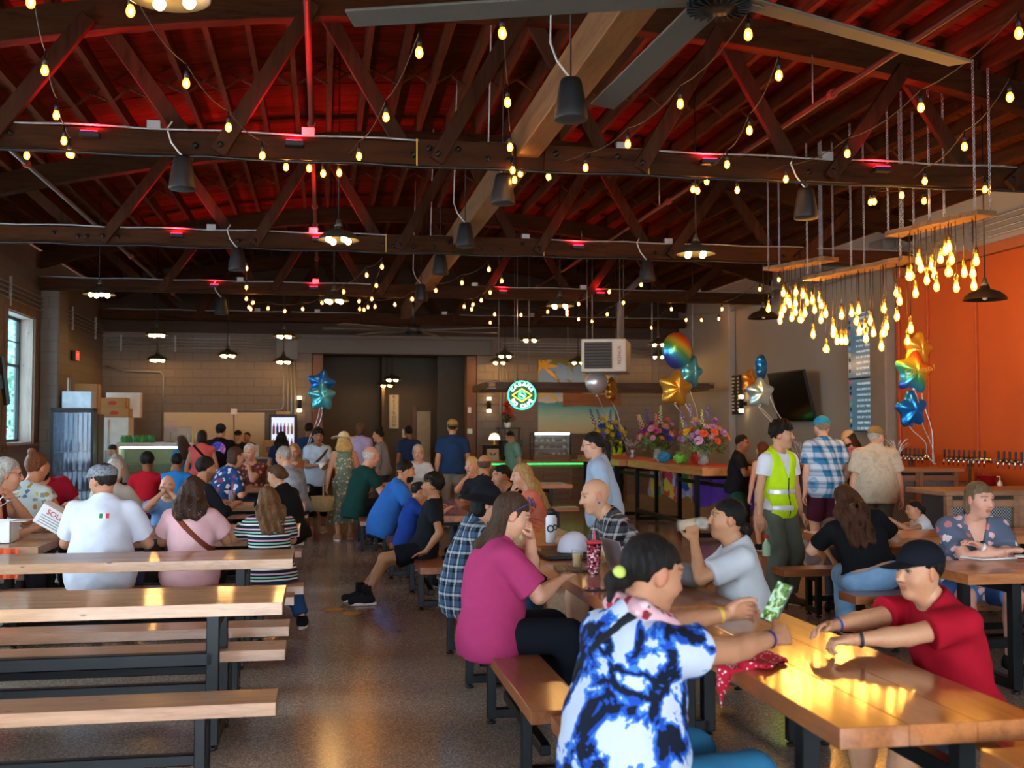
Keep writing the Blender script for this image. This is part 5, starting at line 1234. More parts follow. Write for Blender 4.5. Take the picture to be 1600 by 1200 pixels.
for z in (.8,1.15,1.5):
    for k in range(6): MB().lathe([(.028,0),(.028,.16),(.010,.21),(.010,.25)],8).build('can',plain(r2.choice(['#c04080','#d8b040','#b03030','#e0e0e0','#6040a0']),.4),t,(-.2+k*.08,-.275,z))
def sconce(label, p, rz):
    t = empty('wall_sconce',p,rz,label,'wall light','up and down wall lights'); MB().lathe([(.05,-.11),(.05,.11)],12).build('body',BLACK,t); MB().box((-.02,0,-.04),(.02,.12,.04)).build('bracket',BLACK,t)
    for z,s_ in ((.11,1),(-.11,-1)):
        MB().lathe([(.05,0),(.05,.07)],12,M=Matrix.Translation((0,0,z if s_ > 0 else z-.07))).build('glass',glow('#ffd79a',9.),t)
sconce('wall light left of the restroom opening',(-.55,25.87,2.2),0); sconce('wall light right of the restroom opening',(3.95,25.87,2.2),0); sconce('wall light on the right wall below the menu board',(8.67,21.6,2.15),-hp); sconce('wall light on the left wall beyond the big window',(-4.87,21.3,2.45),hp)
t = empty('exit_sign',(-4.93,23.0,3.1),hp,label='red exit sign on the left wall',cat='sign'); MB().box((-.15,-.03,-.1),(.15,.03,.1),.006).build('housing',plain('#3a3a3a'),t); MB().box((-.14,-.036,-.09),(.14,-.031,.09)).build('face',glow('#ff4028',1.3),t); text('letters','EXIT',.12,.002,plain('#fff0e0'),t,(0,-.04,0),UP)
t = empty('wall_outlet',(-2.05,25.94,2.02),label='white outlet box with hanging cord above the beige panel',cat='outlet'); MB().box((-.07,-.02,-.07),(.07,.05,.07),.006).build('box',WHITE,t); MB().tube([(0,-.03,-.07),(.01,-.03,-.4),(.03,-.03,-.9)],.01,5).build('cord',BLACK,t)
def elbow(label, pts): return tag(MB().tube(pts,.018,6).build('conduit_run',GALV),label,'conduit')
elbow('grey conduit dropping to the outlet box above the beige panel',[(-1.95,25.97,2.04),(-1.0,25.97,2.06),(-.93,25.97,2.1),(-.92,25.97,2.2),(-.92,25.97,3.4)])
for i,x in enumerate((-.82,-.74,-.66)): elbow(['first','second','third'][i]+' straight conduit beside the outlet conduit on the back wall',[(x,25.97,1.0),(x,25.97,3.45)])
elbow('black drain pipe across the back wall at left',[(-4.9,25.9,3.05),(-4.5,25.9,2.95),(-3.7,25.9,2.93),(-3.64,25.9,2.85),(-3.64,25.9,1.0)])
for i,x in enumerate((4.25,4.33,4.41)): elbow(['left','middle','right'][i]+' straight conduit on the wall beside the neon sign',[(x,25.97,.9),(x,25.97,3.5)])
tag(MB().box((-1.1,25.9,3.25),(-.6,25.99,3.72),.01).build('panel_box',plain('#6a655e',.5)),'grey electrical box high on the back wall','electrical box')
# restroom sign
t = empty('restroom_sign',(1.92,29.93,1.62),label='tall white board reading RESTROOM down its length',cat='sign'); MB().box((-.13,-.03,0),(.13,.03,.93),.006).build('board',plain('#cdbb9a',.6),t)
for i,ch in enumerate('RESTROOM'): text('letter',ch,.125,.004,plain('#2a221c'),t,(0,-.034,.865-i*.112),UP)
tag(MB().box((2.15,29.9,1.38),(2.30,29.95,1.60)).build('notice',WHITE),'small white notice beside the lobby door','notice')
tag(MB().box((3.44,25.9,2.0),(3.52,25.938,2.14),.004).build('thermostat',WHITE),'white thermostat on the right wooden post','thermostat'); tag(MB().box((3.43,25.9,1.5),(3.55,25.938,1.62),.004).build('keypad',plain('#c8e0c8')),'keypad with green light low on the right wooden post','keypad')
# ------------------------------------------------------------------ coffee bar at the back right
def mural_mat():
    m,nt,b = newmat('beach_print'); co = coords(nt); sp = N(nt,'ShaderNodeSeparateXYZ'); L(nt,co,sp.inputs[0])
    zz = N(nt,'ShaderNodeMapRange'); L(nt,sp.outputs[2],zz.inputs[0]); zz.inputs[1].default_value = 0.; zz.inputs[2].default_value = 1.8
    no = N(nt,'ShaderNodeTexNoise',i_Scale=2.2,i_Detail=4.); L(nt,coords(nt,(1,1,2.2)),no.inputs['Vector'])
    a = N(nt,'ShaderNodeMath',operation='MULTIPLY_ADD'); L(nt,no.outputs[0],a.inputs[0]); a.inputs[1].default_value = .10; L(nt,zz.outputs[0],a.inputs[2])
    r = ramp(nt,a.outputs[0],[(.05,srgb('#c9bb8e')),(.28,srgb('#9dbba6')),(.45,srgb('#3f93a0')),(.475,srgb('#4a86a8')),(.485,srgb('#c0b8b4')),(.62,srgb('#7ea4c8')),(.75,srgb('#6f94c4')),(1.,srgb('#5a80b8'))])
    v = N(nt,'ShaderNodeTexNoise',i_Scale=3.4,i_Detail=3.,i_Distortion=1.2); L(nt,co,v.inputs['Vector'])
    vm = N(nt,'ShaderNodeMath',operation='MULTIPLY'); L(nt,v.outputs[0],vm.inputs[0]); L(nt,zz.outputs[0],vm.inputs[1])
    th = N(nt,'ShaderNodeMath',operation='GREATER_THAN'); L(nt,vm.outputs[0],th.inputs[0]); th.inputs[1].default_value = .46
    mx = N(nt,'ShaderNodeMix',data_type='RGBA'); L(nt,th.outputs[0],mx.inputs[0]); L(nt,r.outputs[0],mx.inputs[6]); mx.inputs[7].default_value = (*srgb('#6a6a28'),1)
    L(nt,mx.outputs[2],b.inputs['Base Color']); b.inputs['Roughness'].default_value = .7; return m
t = empty('beach_mural',(6.15,25.97,1.5),label='large printed beach scene with palm leaves on the back wall',cat='mural'); MB().box((-.97,-.02,0),(.97,.02,1.82)).build('print',mural_mat(),t)
def palm(cx, cz, n, Lf, seed, col):
    r3 = random.Random(seed)
    for k in range(n):
        a = -.4+k*(math.pi+.8)/(n-1)+r3.uniform(-.1,.1); pts = []
        for i in range(7):
            s_ = i/6; pts.append((cx+Lf*s_*math.cos(a),cz+Lf*s_*math.sin(a)-.25*Lf*s_*s_))
        v = []; f = []
        for i,(x,z) in enumerate(pts):
            wd = .045*math.sin(math.pi*(.08+.9*i/6)); dx,dz = -math.sin(a)*wd,math.cos(a)*wd
            x = min(max(x,-.96),.96); z = min(max(z,.02),1.8); v += [(x+dx,-.024-.001*k,z+dz),(x-dx,-.024-.001*k,z-dz)]
        v = [(min(max(x,-.965),.965),y_,min(max(z,.005),1.815)) for x,y_,z in v]
        f = [(2*i,2*i+1,2*i+3,2*i+2) for i in range(6)]; MB().add(v,f).build('palm_leaf',col,t)
palm(-.85,1.62,7,.42,1,plain('#c89a30',.7)); palm(.55,1.5,9,.45,2,plain('#a8902c',.7)); palm(-.75,1.0,6,.35,3,plain('#b8a238',.7))
t = empty('hanging_sign',(6.4,25.4,2.35),label='rustic brown wooden board hanging in front of the mural',cat='sign')
poly = [(-.72,-.2),(-.3,-.17),(.3,-.21),(.72,-.16),(.70,.16),(.2,.10),(-.3,.13),(-.55,.19),(-.72,.21)]; MB().prism(poly,-.03,.03,M=Matrix.Rotation(hp,4,'X')).build('board',wood('#4a2a14','#7c4c26',.6,1.,'X',knots=False),t)
for x in (-.6,.6): MB().tube([(x,0,.15),(x,0,3.1)],.006,4).build('cable',GALV,t)
t = empty('neon_sign',(4.00,21.75,2.31),label='round green and yellow neon cafe sign hanging over the coffee bar',cat='neon sign')
NG = glow('#3dffc0',5.); NY = glow('#ffe23a',4.); NW = glow('#dfffe8',7.)
MB().lathe([(.30,-.01),(.30,.01)],32,M=Matrix.Rotation(hp,4,'X')).build('backing',plain('#1c5a40',.4),t)
MB().tube([(.285*math.cos(a),-.02,.285*math.sin(a)) for a in [2*math.pi*i/40 for i in range(40)]],.008,6,closed=True).build('ring',NG,t)
MB().tube([(.20,-.02,0),(0,-.02,.13),(-.20,-.02,0),(0,-.02,-.13)],.012,6,closed=True).build('diamond',NY,t)
MB().tube([(.07*math.cos(a),-.025,.07*math.sin(a)) for a in [2*math.pi*i/20 for i in range(20)]],.010,6,closed=True).build('center_loop',NG,t); MB().tube([(-.05,-.025,.03),(0,-.025,.0),(.05,-.025,-.03)],.009,6).build('center_stroke',NW,t)
for body,a0,a1,fl in (('CABANA',150,30,1),('DO CAFÉ',212,328,-1)):
    for i,ch in enumerate(body):
        if ch == ' ': continue
        a = math.radians(a0+(a1-a0)*i/(len(body)-1)); text('letter',ch,.105,.006,NW,t,(.225*math.cos(a),-.03,.225*math.sin(a)),(hp,-(a-hp) if fl > 0 else -(a+hp),0))
for x in (-.15,.15): MB().tube([(x,0,.25),(x,0,3.55)],.005,4).build('cable',GALV,t)
t = empty('unit_heater',(5.1,19.3,2.96),-.35,label='white box unit heater with black louvres hanging from the roof',cat='heater'); HW = plain('#cfcabb',.5)
MB().box((-.40,-.3,-.30),(.42,.85,.30),.015).build('casing',HW,t); MB().box((-.34,-.315,-.24),(.16,-.301,.24)).build('outlet',plain('#16130f',.6),t)
for k in range(9): MB().box((-.34,-.335,-.22+k*.055),(.16,-.31,-.20+k*.055),0,0,None).build('louvre',plain('#4a453c',.5,.4),t)
text('letters','REZNOR',.085,.003,plain('#9a2a20'),t,(.30,-.306,0),(hp,-hp,0))
for x,y in ((-.3,-.2),(.3,-.2),(-.3,.7),(.3,.7)): MB().tube([(x,y,.3),(x,y,2.0)],.008,4).build('rod',GALV,t)
MB().tube([(.2,.86,.1),(.2,1.1,.1),(.2,1.1,1.2),(.6,1.3,1.6)],.06,10).build('flue',GALV,t)
t = empty('timber_pergola',(3.35,22.0,2.52),label='hanging dark timber frame over the coffee bar with pipe corners',cat='pergola'); FW = wood('#2c1a10','#55361f',.6,1.,'X',knots=False)
for a,b_ in (((0.15,0,0),(4.75,0,0)),((0.15,2.4,0),(4.75,2.4,0)),((0,.15,0),(0,2.25,0)),((4.9,.15,0),(4.9,2.25,0))): MB().bar(a,b_,.06,.14,c=.005).build('rail',FW,t)
for x,y in ((0,0),(4.9,0),(0,2.4),(4.9,2.4)):
    sx,sy = (1 if x == 0 else -1),(1 if y == 0 else -1); MB().tube([(x+sx*.5,y,-.06),(x+sx*.06,y,-.06),(x,y+sy*.06,-.06),(x,y+sy*.5,-.06)],.02,6).build('pipe_corner',GALV,t); MB().tube([(x+sx*.5,y,.07),(x+sx*.06,y,.07),(x,y+sy*.06,.07),(x,y+sy*.5,.07)],.02,6).build('pipe_corner',GALV,t)
for x,y in ((.6,0),(2.2,0),(3.5,0),(4.4,0),(.6,2.4),(4.4,2.4)): MB().tube([(x,y,.07),(x,y,zroof(3.35+x)+.5-2.52)],.010,5).build('rod',GALV,t)
t = empty('coffee_counter',(5.1,23.4,0),label='wooden coffee counter with green light strip below its top',cat='counter'); CW = wood('#5e3c22','#8a5e38',.55,1.,'X',knots=False)
MB().box((-1.7,-.3,0),(1.5,.4,.88)).build('body',CW,t); MB().box((-1.75,-.36,.88),(1.55,.45,.93),.006).build('top',wood('#8a5830','#b98450',.5,1.,'X',knots=False),t); MB().box((-1.7,-.34,.85),(1.5,-.31,.872)).build('light_strip',glow('#30e060',3.5),t)
for k in range(5): MB().box((-1.66+k*.64,-.32,.08),(-1.08+k*.64,-.301,.80),.004).build('panel',CW,t)
t = empty('pastry_case',(4.9,23.2,.93),label='glass pastry case lit by a tube on the coffee counter',cat='display case'); MB().box((-.42,-.2,0),(.42,.25,.12),.006).build('base',CW,t); MB().box((-.42,-.2,.56),(.42,.25,.62),.006).build('top',BLACK,t)
for x in (-.42,.39):
    for y in (-.2,.22): MB().box((x,y,.12),(x+.03,y+.03,.56)).build('post',BLACK,t)
for z in (.26,.40): MB().box((-.40,-.18,z),(.40,.23,z+.01)).build('shelf',GALV,t)
MB().box((-.38,-.215,.565),(.38,-.202,.61)).build('light_tube',glow('#f0fff8',7.),t); MB().box((-.39,-.195,.12),(.39,-.19,.56)).build('glass',clear('#e8f0f0',.12),t)
r2 = random.Random(2)
for z in (.12,.27,.41):
    for k in range(6): MB().sphere((-.32+k*.125,-.05+r2.uniform(-.05,.05),z+.03),(.045,.04,.03),8,5).build('pastry',plain(r2.choice(['#c89458','#e0c8a0','#8a5a34','#d8d4c8']),.7),t)
t = empty('table_lamp',(3.85,24.4,1.25),label='cream dome table lamp on the coffee shelf',cat='lamp'); MB().lathe([(.06,0),(.06,.02),(.015,.03),(.015,.14)],12).build('base',BRASS,t); MB().lathe([(.13,.12),(.125,.17),(.09,.24),(.03,.27)],16,cap0=True).build('shade',glow('#ffe2ae',2.2),t)
t = empty('coffee_shelf',(3.95,24.5,0),label='dark shelf unit with jars left of the coffee counter',cat='shelf'); MB().box((-.32,-.2,0),(.32,.25,.03)).box((-.32,.2,0),(.32,.25,1.25)).box((-.32,-.2,0),(-.29,.25,1.25)).box((.29,-.2,0),(.32,.25,1.25)).build('carcass',plain('#241a14',.6),t)
for z in (.4,.82,1.22): MB().box((-.29,-.2,z),(.29,.2,z+.03)).build('shelf_board',plain('#3a2a1e',.6),t)
r2 = random.Random(4)
for k in range(6): tag(MB().lathe([(.035,0),(.038,.01),(.038,.12),(.025,.13),(.025,.15)],10).build('jar',plain(r2.choice(['#b07a40','#d8c8a8','#5a3a20','#8a9aa0']),.3),None,(3.72+k*.085,24.42+r2.uniform(-.03,.03),.85)),'small jar on the dark coffee shelf','jar','jars on the coffee shelf')
t = empty('coffee_machine',(4.05,23.3,.93),label='black coffee machine on the counter left of the pastry case',cat='coffee machine'); MB().box((-.22,-.18,0),(.22,.25,.1),.01).box((-.22,.05,.1),(.22,.25,.42),.01).box((-.22,-.18,.32),(.22,.25,.45),.01).build('body',BLACK,t)
for x in (-.1,.1): MB().lathe([(.03,.24),(.03,.32)],10).build('group_head',CHROME,t,(x,-.05,0))
t = empty('counter_card',(3.62,23.15,.93),label='tan card with a dark winged emblem on the coffee counter',cat='sign'); MB().box((-.13,-.01,0),(.13,.01,.26),.004).build('card',plain('#c8a878',.7),t)
for s_ in (1,-1): MB().prism([(0,0),(s_*.08,.05),(s_*.06,.0),(s_*.02,-.03)][::s_],-.002,.002,M=Matrix.Translation((0,-.012,.14))@Matrix.Rotation(hp,4,'X')).build('emblem',plain('#5a2c20'),t)
# letter board, and clutter on the right wall
t = empty('letter_board',(8.72,22.05,2.35),-hp,label='black letter board with rows of white text on the right wall',cat='letter board'); MB().box((-.30,-.02,-.42),(.30,.02,.42),.006).build('board',plain('#15130f',.7),t)
r2 = random.Random(6)
for k in range(10): w_ = r2.uniform(.16,.24); MB().box((-.26,-.024,.33-k*.075),(-.26+w_*1.2,-.021,.365-k*.075)).build('text_row',plain('#d8d4c8'),t); MB().box((.16,-.024,.33-k*.075),(.25,-.021,.365-k*.075)).build('price',plain('#d8d4c8'),t)
# a tree outside the big left window
def blob_tree(label, x, y, h, r, col, seed):
    r3 = random.Random(seed); pr = [('+',.3,'e',_v(r3.uniform(-r,r)*.6,r3.uniform(-r,r)*.6,h+r3.uniform(-r,r)*.6),np.eye(3,dtype=np.float32),np.array([r*.6]*3,np.float32)) for _ in range(9)]
    t = empty('tree',(x,y,0),label=label,cat='tree'); V,Q = surface(lambda p: field(pr,p)+wr(p,.16,5.,seed)+wr(p,.07,16.,seed),*bounds(pr,.4),.09); put('foliage',mesh('foliage',V,Q,plain(col,.8,0,.5,scale=9.),True),t)
    MB().tube([(0,0,0),(.05,0,h*.5),(0,0,h)],[.16,.12,.08],8).build('trunk',plain('#4a3a2c',.9),t)
blob_tree('pale green tree outside the left window',-9.5,34.,4.6,2.2,'#9cbca0',1); blob_tree('low green bush outside the left window',-9.6,33.,1.6,2.0,'#8fae90',3); blob_tree('bluish tree outside the left window, farther off',-13.,41.,4.2,2.6,'#a4c4c4',2)
# ------------------------------------------------------------------ balloons
def foil(col, rough=.22):
    key = ('foil',str(col))
    if key in _mc: return _mc[key]
    m,nt,b = newmat('foil'); b.inputs['Metallic'].default_value = .65; b.inputs['Roughness'].default_value = .28
    if isinstance(col,str): b.inputs['Base Color'].default_value = (*srgb(col),1)
    else:
        co = coords(nt); sp = N(nt,'ShaderNodeSeparateXYZ'); L(nt,co,sp.inputs[0]); a = N(nt,'ShaderNodeMath',operation='MULTIPLY_ADD'); L(nt,sp.outputs[0],a.inputs[0]); a.inputs[1].default_value = .5; L(nt,sp.outputs[2],a.inputs[2])
        mr = N(nt,'ShaderNodeMapRange'); L(nt,a.outputs[0],mr.inputs[0]); mr.inputs[1].default_value = -.27; mr.inputs[2].default_value = .27
        r = ramp(nt,mr.outputs[0],[(i/(len(col)-1),srgb(c)) for i,c in enumerate(col)]); L(nt,r.outputs[0],b.inputs['Base Color']); b.inputs['Metallic'].default_value = .6
    no = N(nt,'ShaderNodeTexNoise',i_Scale=9.,i_Detail=3.); L(nt,coords(nt),no.inputs['Vector']); bump(nt,b,no.outputs[0],.25,.01)
    _mc[key] = m; return m
def pillow(kind, R, th):
    n = 50; rings = 7; v = []; f = []
    def out(a):
        if kind == 'star': k = (math.cos(5*(a-hp))+1)/2; return R*(.70+.30*k**1.5)
        return R*(1+.012*math.cos(20*a))
    for s_ in (1,-1):
        for i in range(rings+1):
            q = math.sin(hp*i/rings)
            for k in range(n):
                a = 2*math.pi*k/n; rr = q*out(a); puck = 1+.10*math.cos(a*25)*q**4
                v.append((rr*math.cos(a),s_*th*math.sqrt(max(0,1-q*q))*(.7+.3*out(a)/R)*puck,rr*math.sin(a)))
    for s_ in (0,1):
        b_ = s_*(rings+1)*n
        for i in range(rings):
            for k in range(n):
                q = (b_+i*n+k,b_+i*n+(k+1)%n,b_+(i+1)*n+(k+1)%n,b_+(i+1)*n+k); f.append(q[::-1] if s_ else q)
    return v,f
def balloon(label, u, v, Y, R, kind, col, tilt, anchor, rz=0., th=None):
    p = at(u,v,Y=Y); t = empty('foil_balloon',tuple(p),label=label,cat='balloon')
    e = put('envelope',mesh('envelope',*pillow(kind,R,th or R*.42),foil(col),True),t,(0,0,0),(0,tilt,rz))
    zb = -R*(.62 if kind == 'star' else 1.); MB().lathe([(.012,0),(.02,-.03),(.028,-.05)],8).build('neck',foil(col if isinstance(col,str) else '#c0c8d0'),t,(0,0,zb))
    a = Vector(anchor)-Vector(p); b0 = Vector((0,0,zb-.04)); pts = []
    for i in range(13): s_ = i/12; w_ = b0.lerp(a,s_); pts.append(w_+Vector((.03*math.sin(s_*9+u),.02*math.cos(s_*7),0)))
    MB().tube(pts,.006,4).build('ribbon',plain('#d8dce0',.25,.4,0),t); return t
RB = ['#3a50c0','#40b0d8','#58b858','#e8c838','#e86a28','#d03a34']
A1 = (5.85,16.2,1.12); A2 = (5.8,19.9,1.12); A3 = (7.25,15.6,1.12); A4 = (7.4,12.2,1.2); A5 = (-.35,18.0,.8)
balloon('rainbow foil balloon at the top of the flower table cluster',1058,548,16.2,.29,'round',RB,.1,A1,.5,.16); balloon('teal star balloon in the flower table cluster',1079,580,16.45,.27,'star','#5ab8c8',.3,A1,.5); balloon('gold star balloon over the flower table',1055,607,16.0,.30,'star','#c89a38',.15,A1,.2)
balloon('silver confetti balloon over the yellow flowers',932,597,19.6,.22,'round','#d8dce0',0,A2,.2,.15); balloon('gold balloon edge-on beside the confetti balloon',955,610,19.9,.26,'star','#b8802c',.2,A2,1.1)
balloon('blue balloon above the bar, in front of the grey wall',1189,573,15.6,.21,'star','#1f7ac0',.4,A3,1.0); balloon('orange gold balloon above the bar queue',1171,597,15.7,.21,'star','#d08a30',.2,A3,.6); balloon('pale silver star balloon above the bar queue',1187,614,15.3,.24,'star','#a8ccd0',0,A3,.1)
balloon('gold star balloon before the orange wall',1434,546,12.3,.23,'star','#d8a83c',.2,A4,.2); b4 = balloon('rainbow star balloon with script lettering before the orange wall',1427,582,12.0,.27,'star',RB,.15,A4,.1); balloon('bright blue star balloon before the orange wall',1424,640,12.1,.24,'star','#1a78d0',-.1,A4,.15)
text('script','Congrats!',.10,.002,foil('#e8c060'),b4,(0,-.15,.02),(hp,-.2,0))
balloon('dark blue star balloon over the aisle',502,600,18.0,.24,'star','#1f6ab8',.2,A5,.1); balloon('light teal star balloon under the dark blue one',503,620,17.8,.24,'star','#58b8c8',0,A5,.3)
def weight(label, p, col='#b8bcc8'):
    t = empty('balloon_weight',p,label=label,cat='balloon weight'); MB().lathe([(.05,0),(.055,.04),(.03,.06),(.025,.08),(.05,.14),(.04,.15)],10).build('base',foil(col),t)
    r3 = random.Random(int(p[0]*100)); mb = MB()
    for k in range(22): a = r3.uniform(0,6.28); e_ = r3.uniform(.3,1.); Lf = r3.uniform(.12,.26); mb.tube([(0,0,.12),(Lf*.4*math.cos(a)*e_,Lf*.4*math.sin(a)*e_,.12+Lf*.7),(Lf*math.cos(a)*e_,Lf*math.sin(a)*e_,.12+Lf)],.004,4)
    mb.build('tinsel',foil('#d0d4e0'),t)['kind'] = 'stuff'
weight('silver tinsel weight on the flower table below the gold star',(5.85,16.2,1.076)); weight('silver weight on the flower table by the yellow flowers',(5.8,19.9,1.076)); weight('silver tinsel weight on the bar below the blue balloon',(7.25,15.6,1.101)); weight('silver tinsel weight on the corner post by the taps',(7.4,13.1,1.121)); weight('silver tinsel weight on the far left table',(-2.55,9.0,.751)); weight('silver weight on the back left table',(-.6,16.8,.751))
# ------------------------------------------------------------------ flowers
petal = {}
def bloom_mesh(col, kind):
    key = (col,kind)
    if key in petal: return petal[key]
    mb = MB()
    if kind == 'daisy':
        for k in range(8): a = k*math.pi/4; mb.add([(0,0,0),(.035*math.cos(a-.25),.035*math.sin(a-.25),.012),(.055*math.cos(a),.055*math.sin(a),.006),(.035*math.cos(a+.25),.035*math.sin(a+.25),.012)],[(0,1,2,3)])
        mb.sphere((0,0,.008),(.014,.014,.010),6,4,1)
    elif kind == 'rose':
        for ring,(r_,h,n) in enumerate(((.05,.012,7),(.036,.03,6),(.02,.042,5))):
            for k in range(n): a = k*2*math.pi/n+ring; mb.add([(0,0,0),(r_*math.cos(a-.5),r_*math.sin(a-.5),h),(r_*1.1*math.cos(a),r_*1.1*math.sin(a),h*1.2),(r_*math.cos(a+.5),r_*math.sin(a+.5),h)],[(0,1,2,3)])
    else:                                               # spike
        for k in range(16): a = k*2.4; z = k*.016; r_ = .026*(1-k/20); mb.sphere((r_*math.cos(a),r_*math.sin(a),z),(.014,.014,.012),5,4)
    m = mb.mesh('bloom',[plain(col,.6,0,.15),plain('#d8b030',.7)]); petal[key] = m; return m
def bouquet(label, p, H, R, cols, spikes, seed):
    t = empty('flower_arrangement',p,label=label,cat='flowers'); r3 = random.Random(seed)
    MB().lathe([(.07,0),(.085,.02),(.085,.16),(.065,.20),(.075,.24),(.07,.24),(.06,.2),(.08,.15),(.08,.03),(.0,.02)],16,cap1=False).build('vase',clear('#dce8e0',.22,.03),t)
    MB().lathe([(.074,.03),(.076,.13)],14).build('water',clear('#bccfae',.35,.02),t)
    st = MB(); lf = MB(); B_ = []
    n = 46
    for k in range(n):
        a = k*2.399; q = math.sqrt((k+.5)/n); el = q*1.25
        d = Vector((math.sin(el)*math.cos(a),math.sin(el)*math.sin(a),math.cos(el)*.9+.1)); e_ = Vector((0,0,.20))+Vector((d.x*R,d.y*R,d.z*H))*r3.uniform(.75,1.02)
        st.tube([(r3.uniform(-.03,.03),r3.uniform(-.03,.03),.04),(e_.x*.2,e_.y*.2,.22),tuple(e_)],.004,4); B_.append((e_,d))
    st.build('stems',plain('#4a6a2c',.7),t)['kind'] = 'stuff'
    for k in range(230):
        a = r3.uniform(0,6.28); el = r3.uniform(.1,1.75); rr = r3.uniform(.45,1.0); d = Vector((math.sin(el)*math.cos(a),math.sin(el)*math.sin(a),math.cos(el))); c = Vector((0,0,.22))+Vector((d.x*R,d.y*R,d.z*H*.8))*rr
        if c.z < .16: c.z = .16+r3.uniform(0,.05)
        s_ = r3.uniform(.03,.06); t1 = d.cross(Vector((r3.uniform(-1,1),r3.uniform(-1,1),.5))).normalized(); t2 = d.cross(t1)
        ax = (t1*r3.uniform(.5,1)+d*.6).normalized(); lf.add([c-ax*s_,c+t2*s_*.4,c+ax*s_*1.1,c-t2*s_*.4],[(0,1,2,3)],k%2)
    lf.build('foliage',[plain('#3f6a2a',.6,0,.2),plain('#5d8238',.6,0,.2)],t)['kind'] = 'stuff'
    for k,(e_,d) in enumerate(B_):
        kd = 'spike' if (spikes and k%5 == 2 and k < 26) else ('rose' if k%3 else 'daisy'); col = (spikes if kd == 'spike' else cols)[k%len(spikes if kd == 'spike' else cols)]
        q = d.to_track_quat('Z','Y') if kd != 'spike' else (d+Vector((0,0,1.5))).to_track_quat('Z','Y'); s_ = r3.uniform(.9,1.35)*(1.1 if kd != 'spike' else 1.)
        o = put('bloom',bloom_mesh(col,kd),t,e_,q.to_euler()); o.scale = (s_,)*3
bouquet('big bouquet of orange, lilac and yellow flowers in a glass vase',(5.72,15.75,1.076),.52,.42,['#e8602c','#b890d0','#e87838','#c098d8','#e8c030','#a878c8','#d8a8d8'],['#8a78b8','#c8d890','#6a5ab0'],1)
bouquet('bouquet of purple, coral and blue flowers in a glass vase',(5.75,18.15,1.076),.52,.38,['#c83a8a','#e88a78','#4a48b8','#e8b8a0','#7a2a8a','#e05a4a','#d8a0b8'],['#4a48a8','#e89080','#c8d890'],2)
bouquet('bouquet of yellow and blue flowers in a glass vase',(5.6,20.9,1.076),.58,.40,['#e8d428','#e0c820','#3a50a8','#f0e040','#d8c030','#5a6ab8'],['#3a4aa0','#e8d838','#4a5ab0'],3)
t = empty('potted_plant',(4.3,25.25,1.65),label='red flowering plant in a pot on the wall shelf behind the coffee bar',cat='plant'); MB().lathe([(.06,0),(.08,.12),(.085,.12),(.07,.01)],12,cap1=False).build('pot',WHITE,t)
lf = MB(); r3 = random.Random(11)
for k in range(80):
    a = r3.uniform(0,6.28); rr = r3.uniform(.03,.2); c = Vector((rr*math.cos(a),rr*math.sin(a),.12+r3.uniform(0,.2))); s_ = .06; t1 = Vector((math.cos(a),math.sin(a),.4)); t2 = Vector((-math.sin(a),math.cos(a),0)); lf.add([c-t1*s_,c+t2*.03,c+t1*s_,c-t2*.03],[(0,1,2,3)])
lf.build('leaves',plain('#3a5a2a',.6),t)['kind'] = 'stuff'
for k in range(7): put('bloom',bloom_mesh('#d03028','rose'),t,(r3.uniform(-.08,.08),r3.uniform(-.1,.02),.25+k*.05),(-.6,0,k),(1.6,)*3)
tag(MB().box((4.05,25.1,1.62),(4.6,25.4,1.65)).box((4.06,25.2,0),(4.1,25.24,1.62)).box((4.55,25.2,0),(4.59,25.24,1.62)).build('plant_stand',plain('#2a1e16',.6)),'thin dark stand carrying the red flowering plant','stand')
for k,(x,y,c,l) in enumerate(((5.55,17.2,'#2a9ad0','blue tissue pompom on the flower table'),(5.62,16.55,'#7ac83a','green party favour on the flower table'),(5.95,16.7,'#e0503a','red party favour on the flower table'))):
    pr = [('+',.02,'e',_v(0,0,.085),np.eye(3,dtype=np.float32),np.array([.11,.11,.085],np.float32))]; V,Q = surface(lambda p: field(pr,p)+wr(p,.014,60.,k),*bounds(pr,.04),.011); tag(put('pompom',mesh('pompom',V,Q,plain(c,.8),True),None,(x,y,1.076)),l,'decoration')
tag(MB().lathe([(.05,0),(.055,.10),(.058,.10),(.052,.005)],14,cap1=False).build('tealight_cup',WHITE,None,(5.6,17.55,1.076)),'small white cup beside the blue pompom','cup')
# ------------------------------------------------------------------ things on the tables
def glass(label, p, H, r, fill, liq, name='beer_glass', cat='glass', group=None):
    t = empty(name,p,label=label,cat=cat,group=group); MB().lathe([(r*.78,0),(r,H),(r-.003,H),(r*.78-.003,.012),(.0005,.012)],16,cap1=False).build('glass',clear('#f0f4f4',.18,.03),t)
    if fill: MB().lathe([(r*.75,.013),(r*(.75+.22*fill),H*fill)],14).build('drink',plain(liq,.15,0,0,trans=.3),t)
    return t
glass('pint of amber beer beside the woman with the watch',tuple(at(1577,868,Z=.75)),.16,.042,.45,'#b8681c'); glass('pint of hazy beer behind the sequined tumbler',tuple(at(946,880,Z=.75)),.15,.042,.8,'#d8a03c')
glass('pint of amber beer in front of the smiling blonde woman',(1.72,11.6,.75),.15,.042,.55,'#b8701c'); glass('pint of pale beer beside the amber one',(1.58,11.3,.75),.15,.042,.4,'#d8b050'); glass('glass of pale juice by the magenta woman\'s elbow',(1.60,6.75,.75),.12,.036,.8,'#e0b040')
t = empty('sequined_tumbler',tuple(at(928,897,Z=.75)),label='pink sequined tumbler with straw beside the laptop',cat='tumbler')
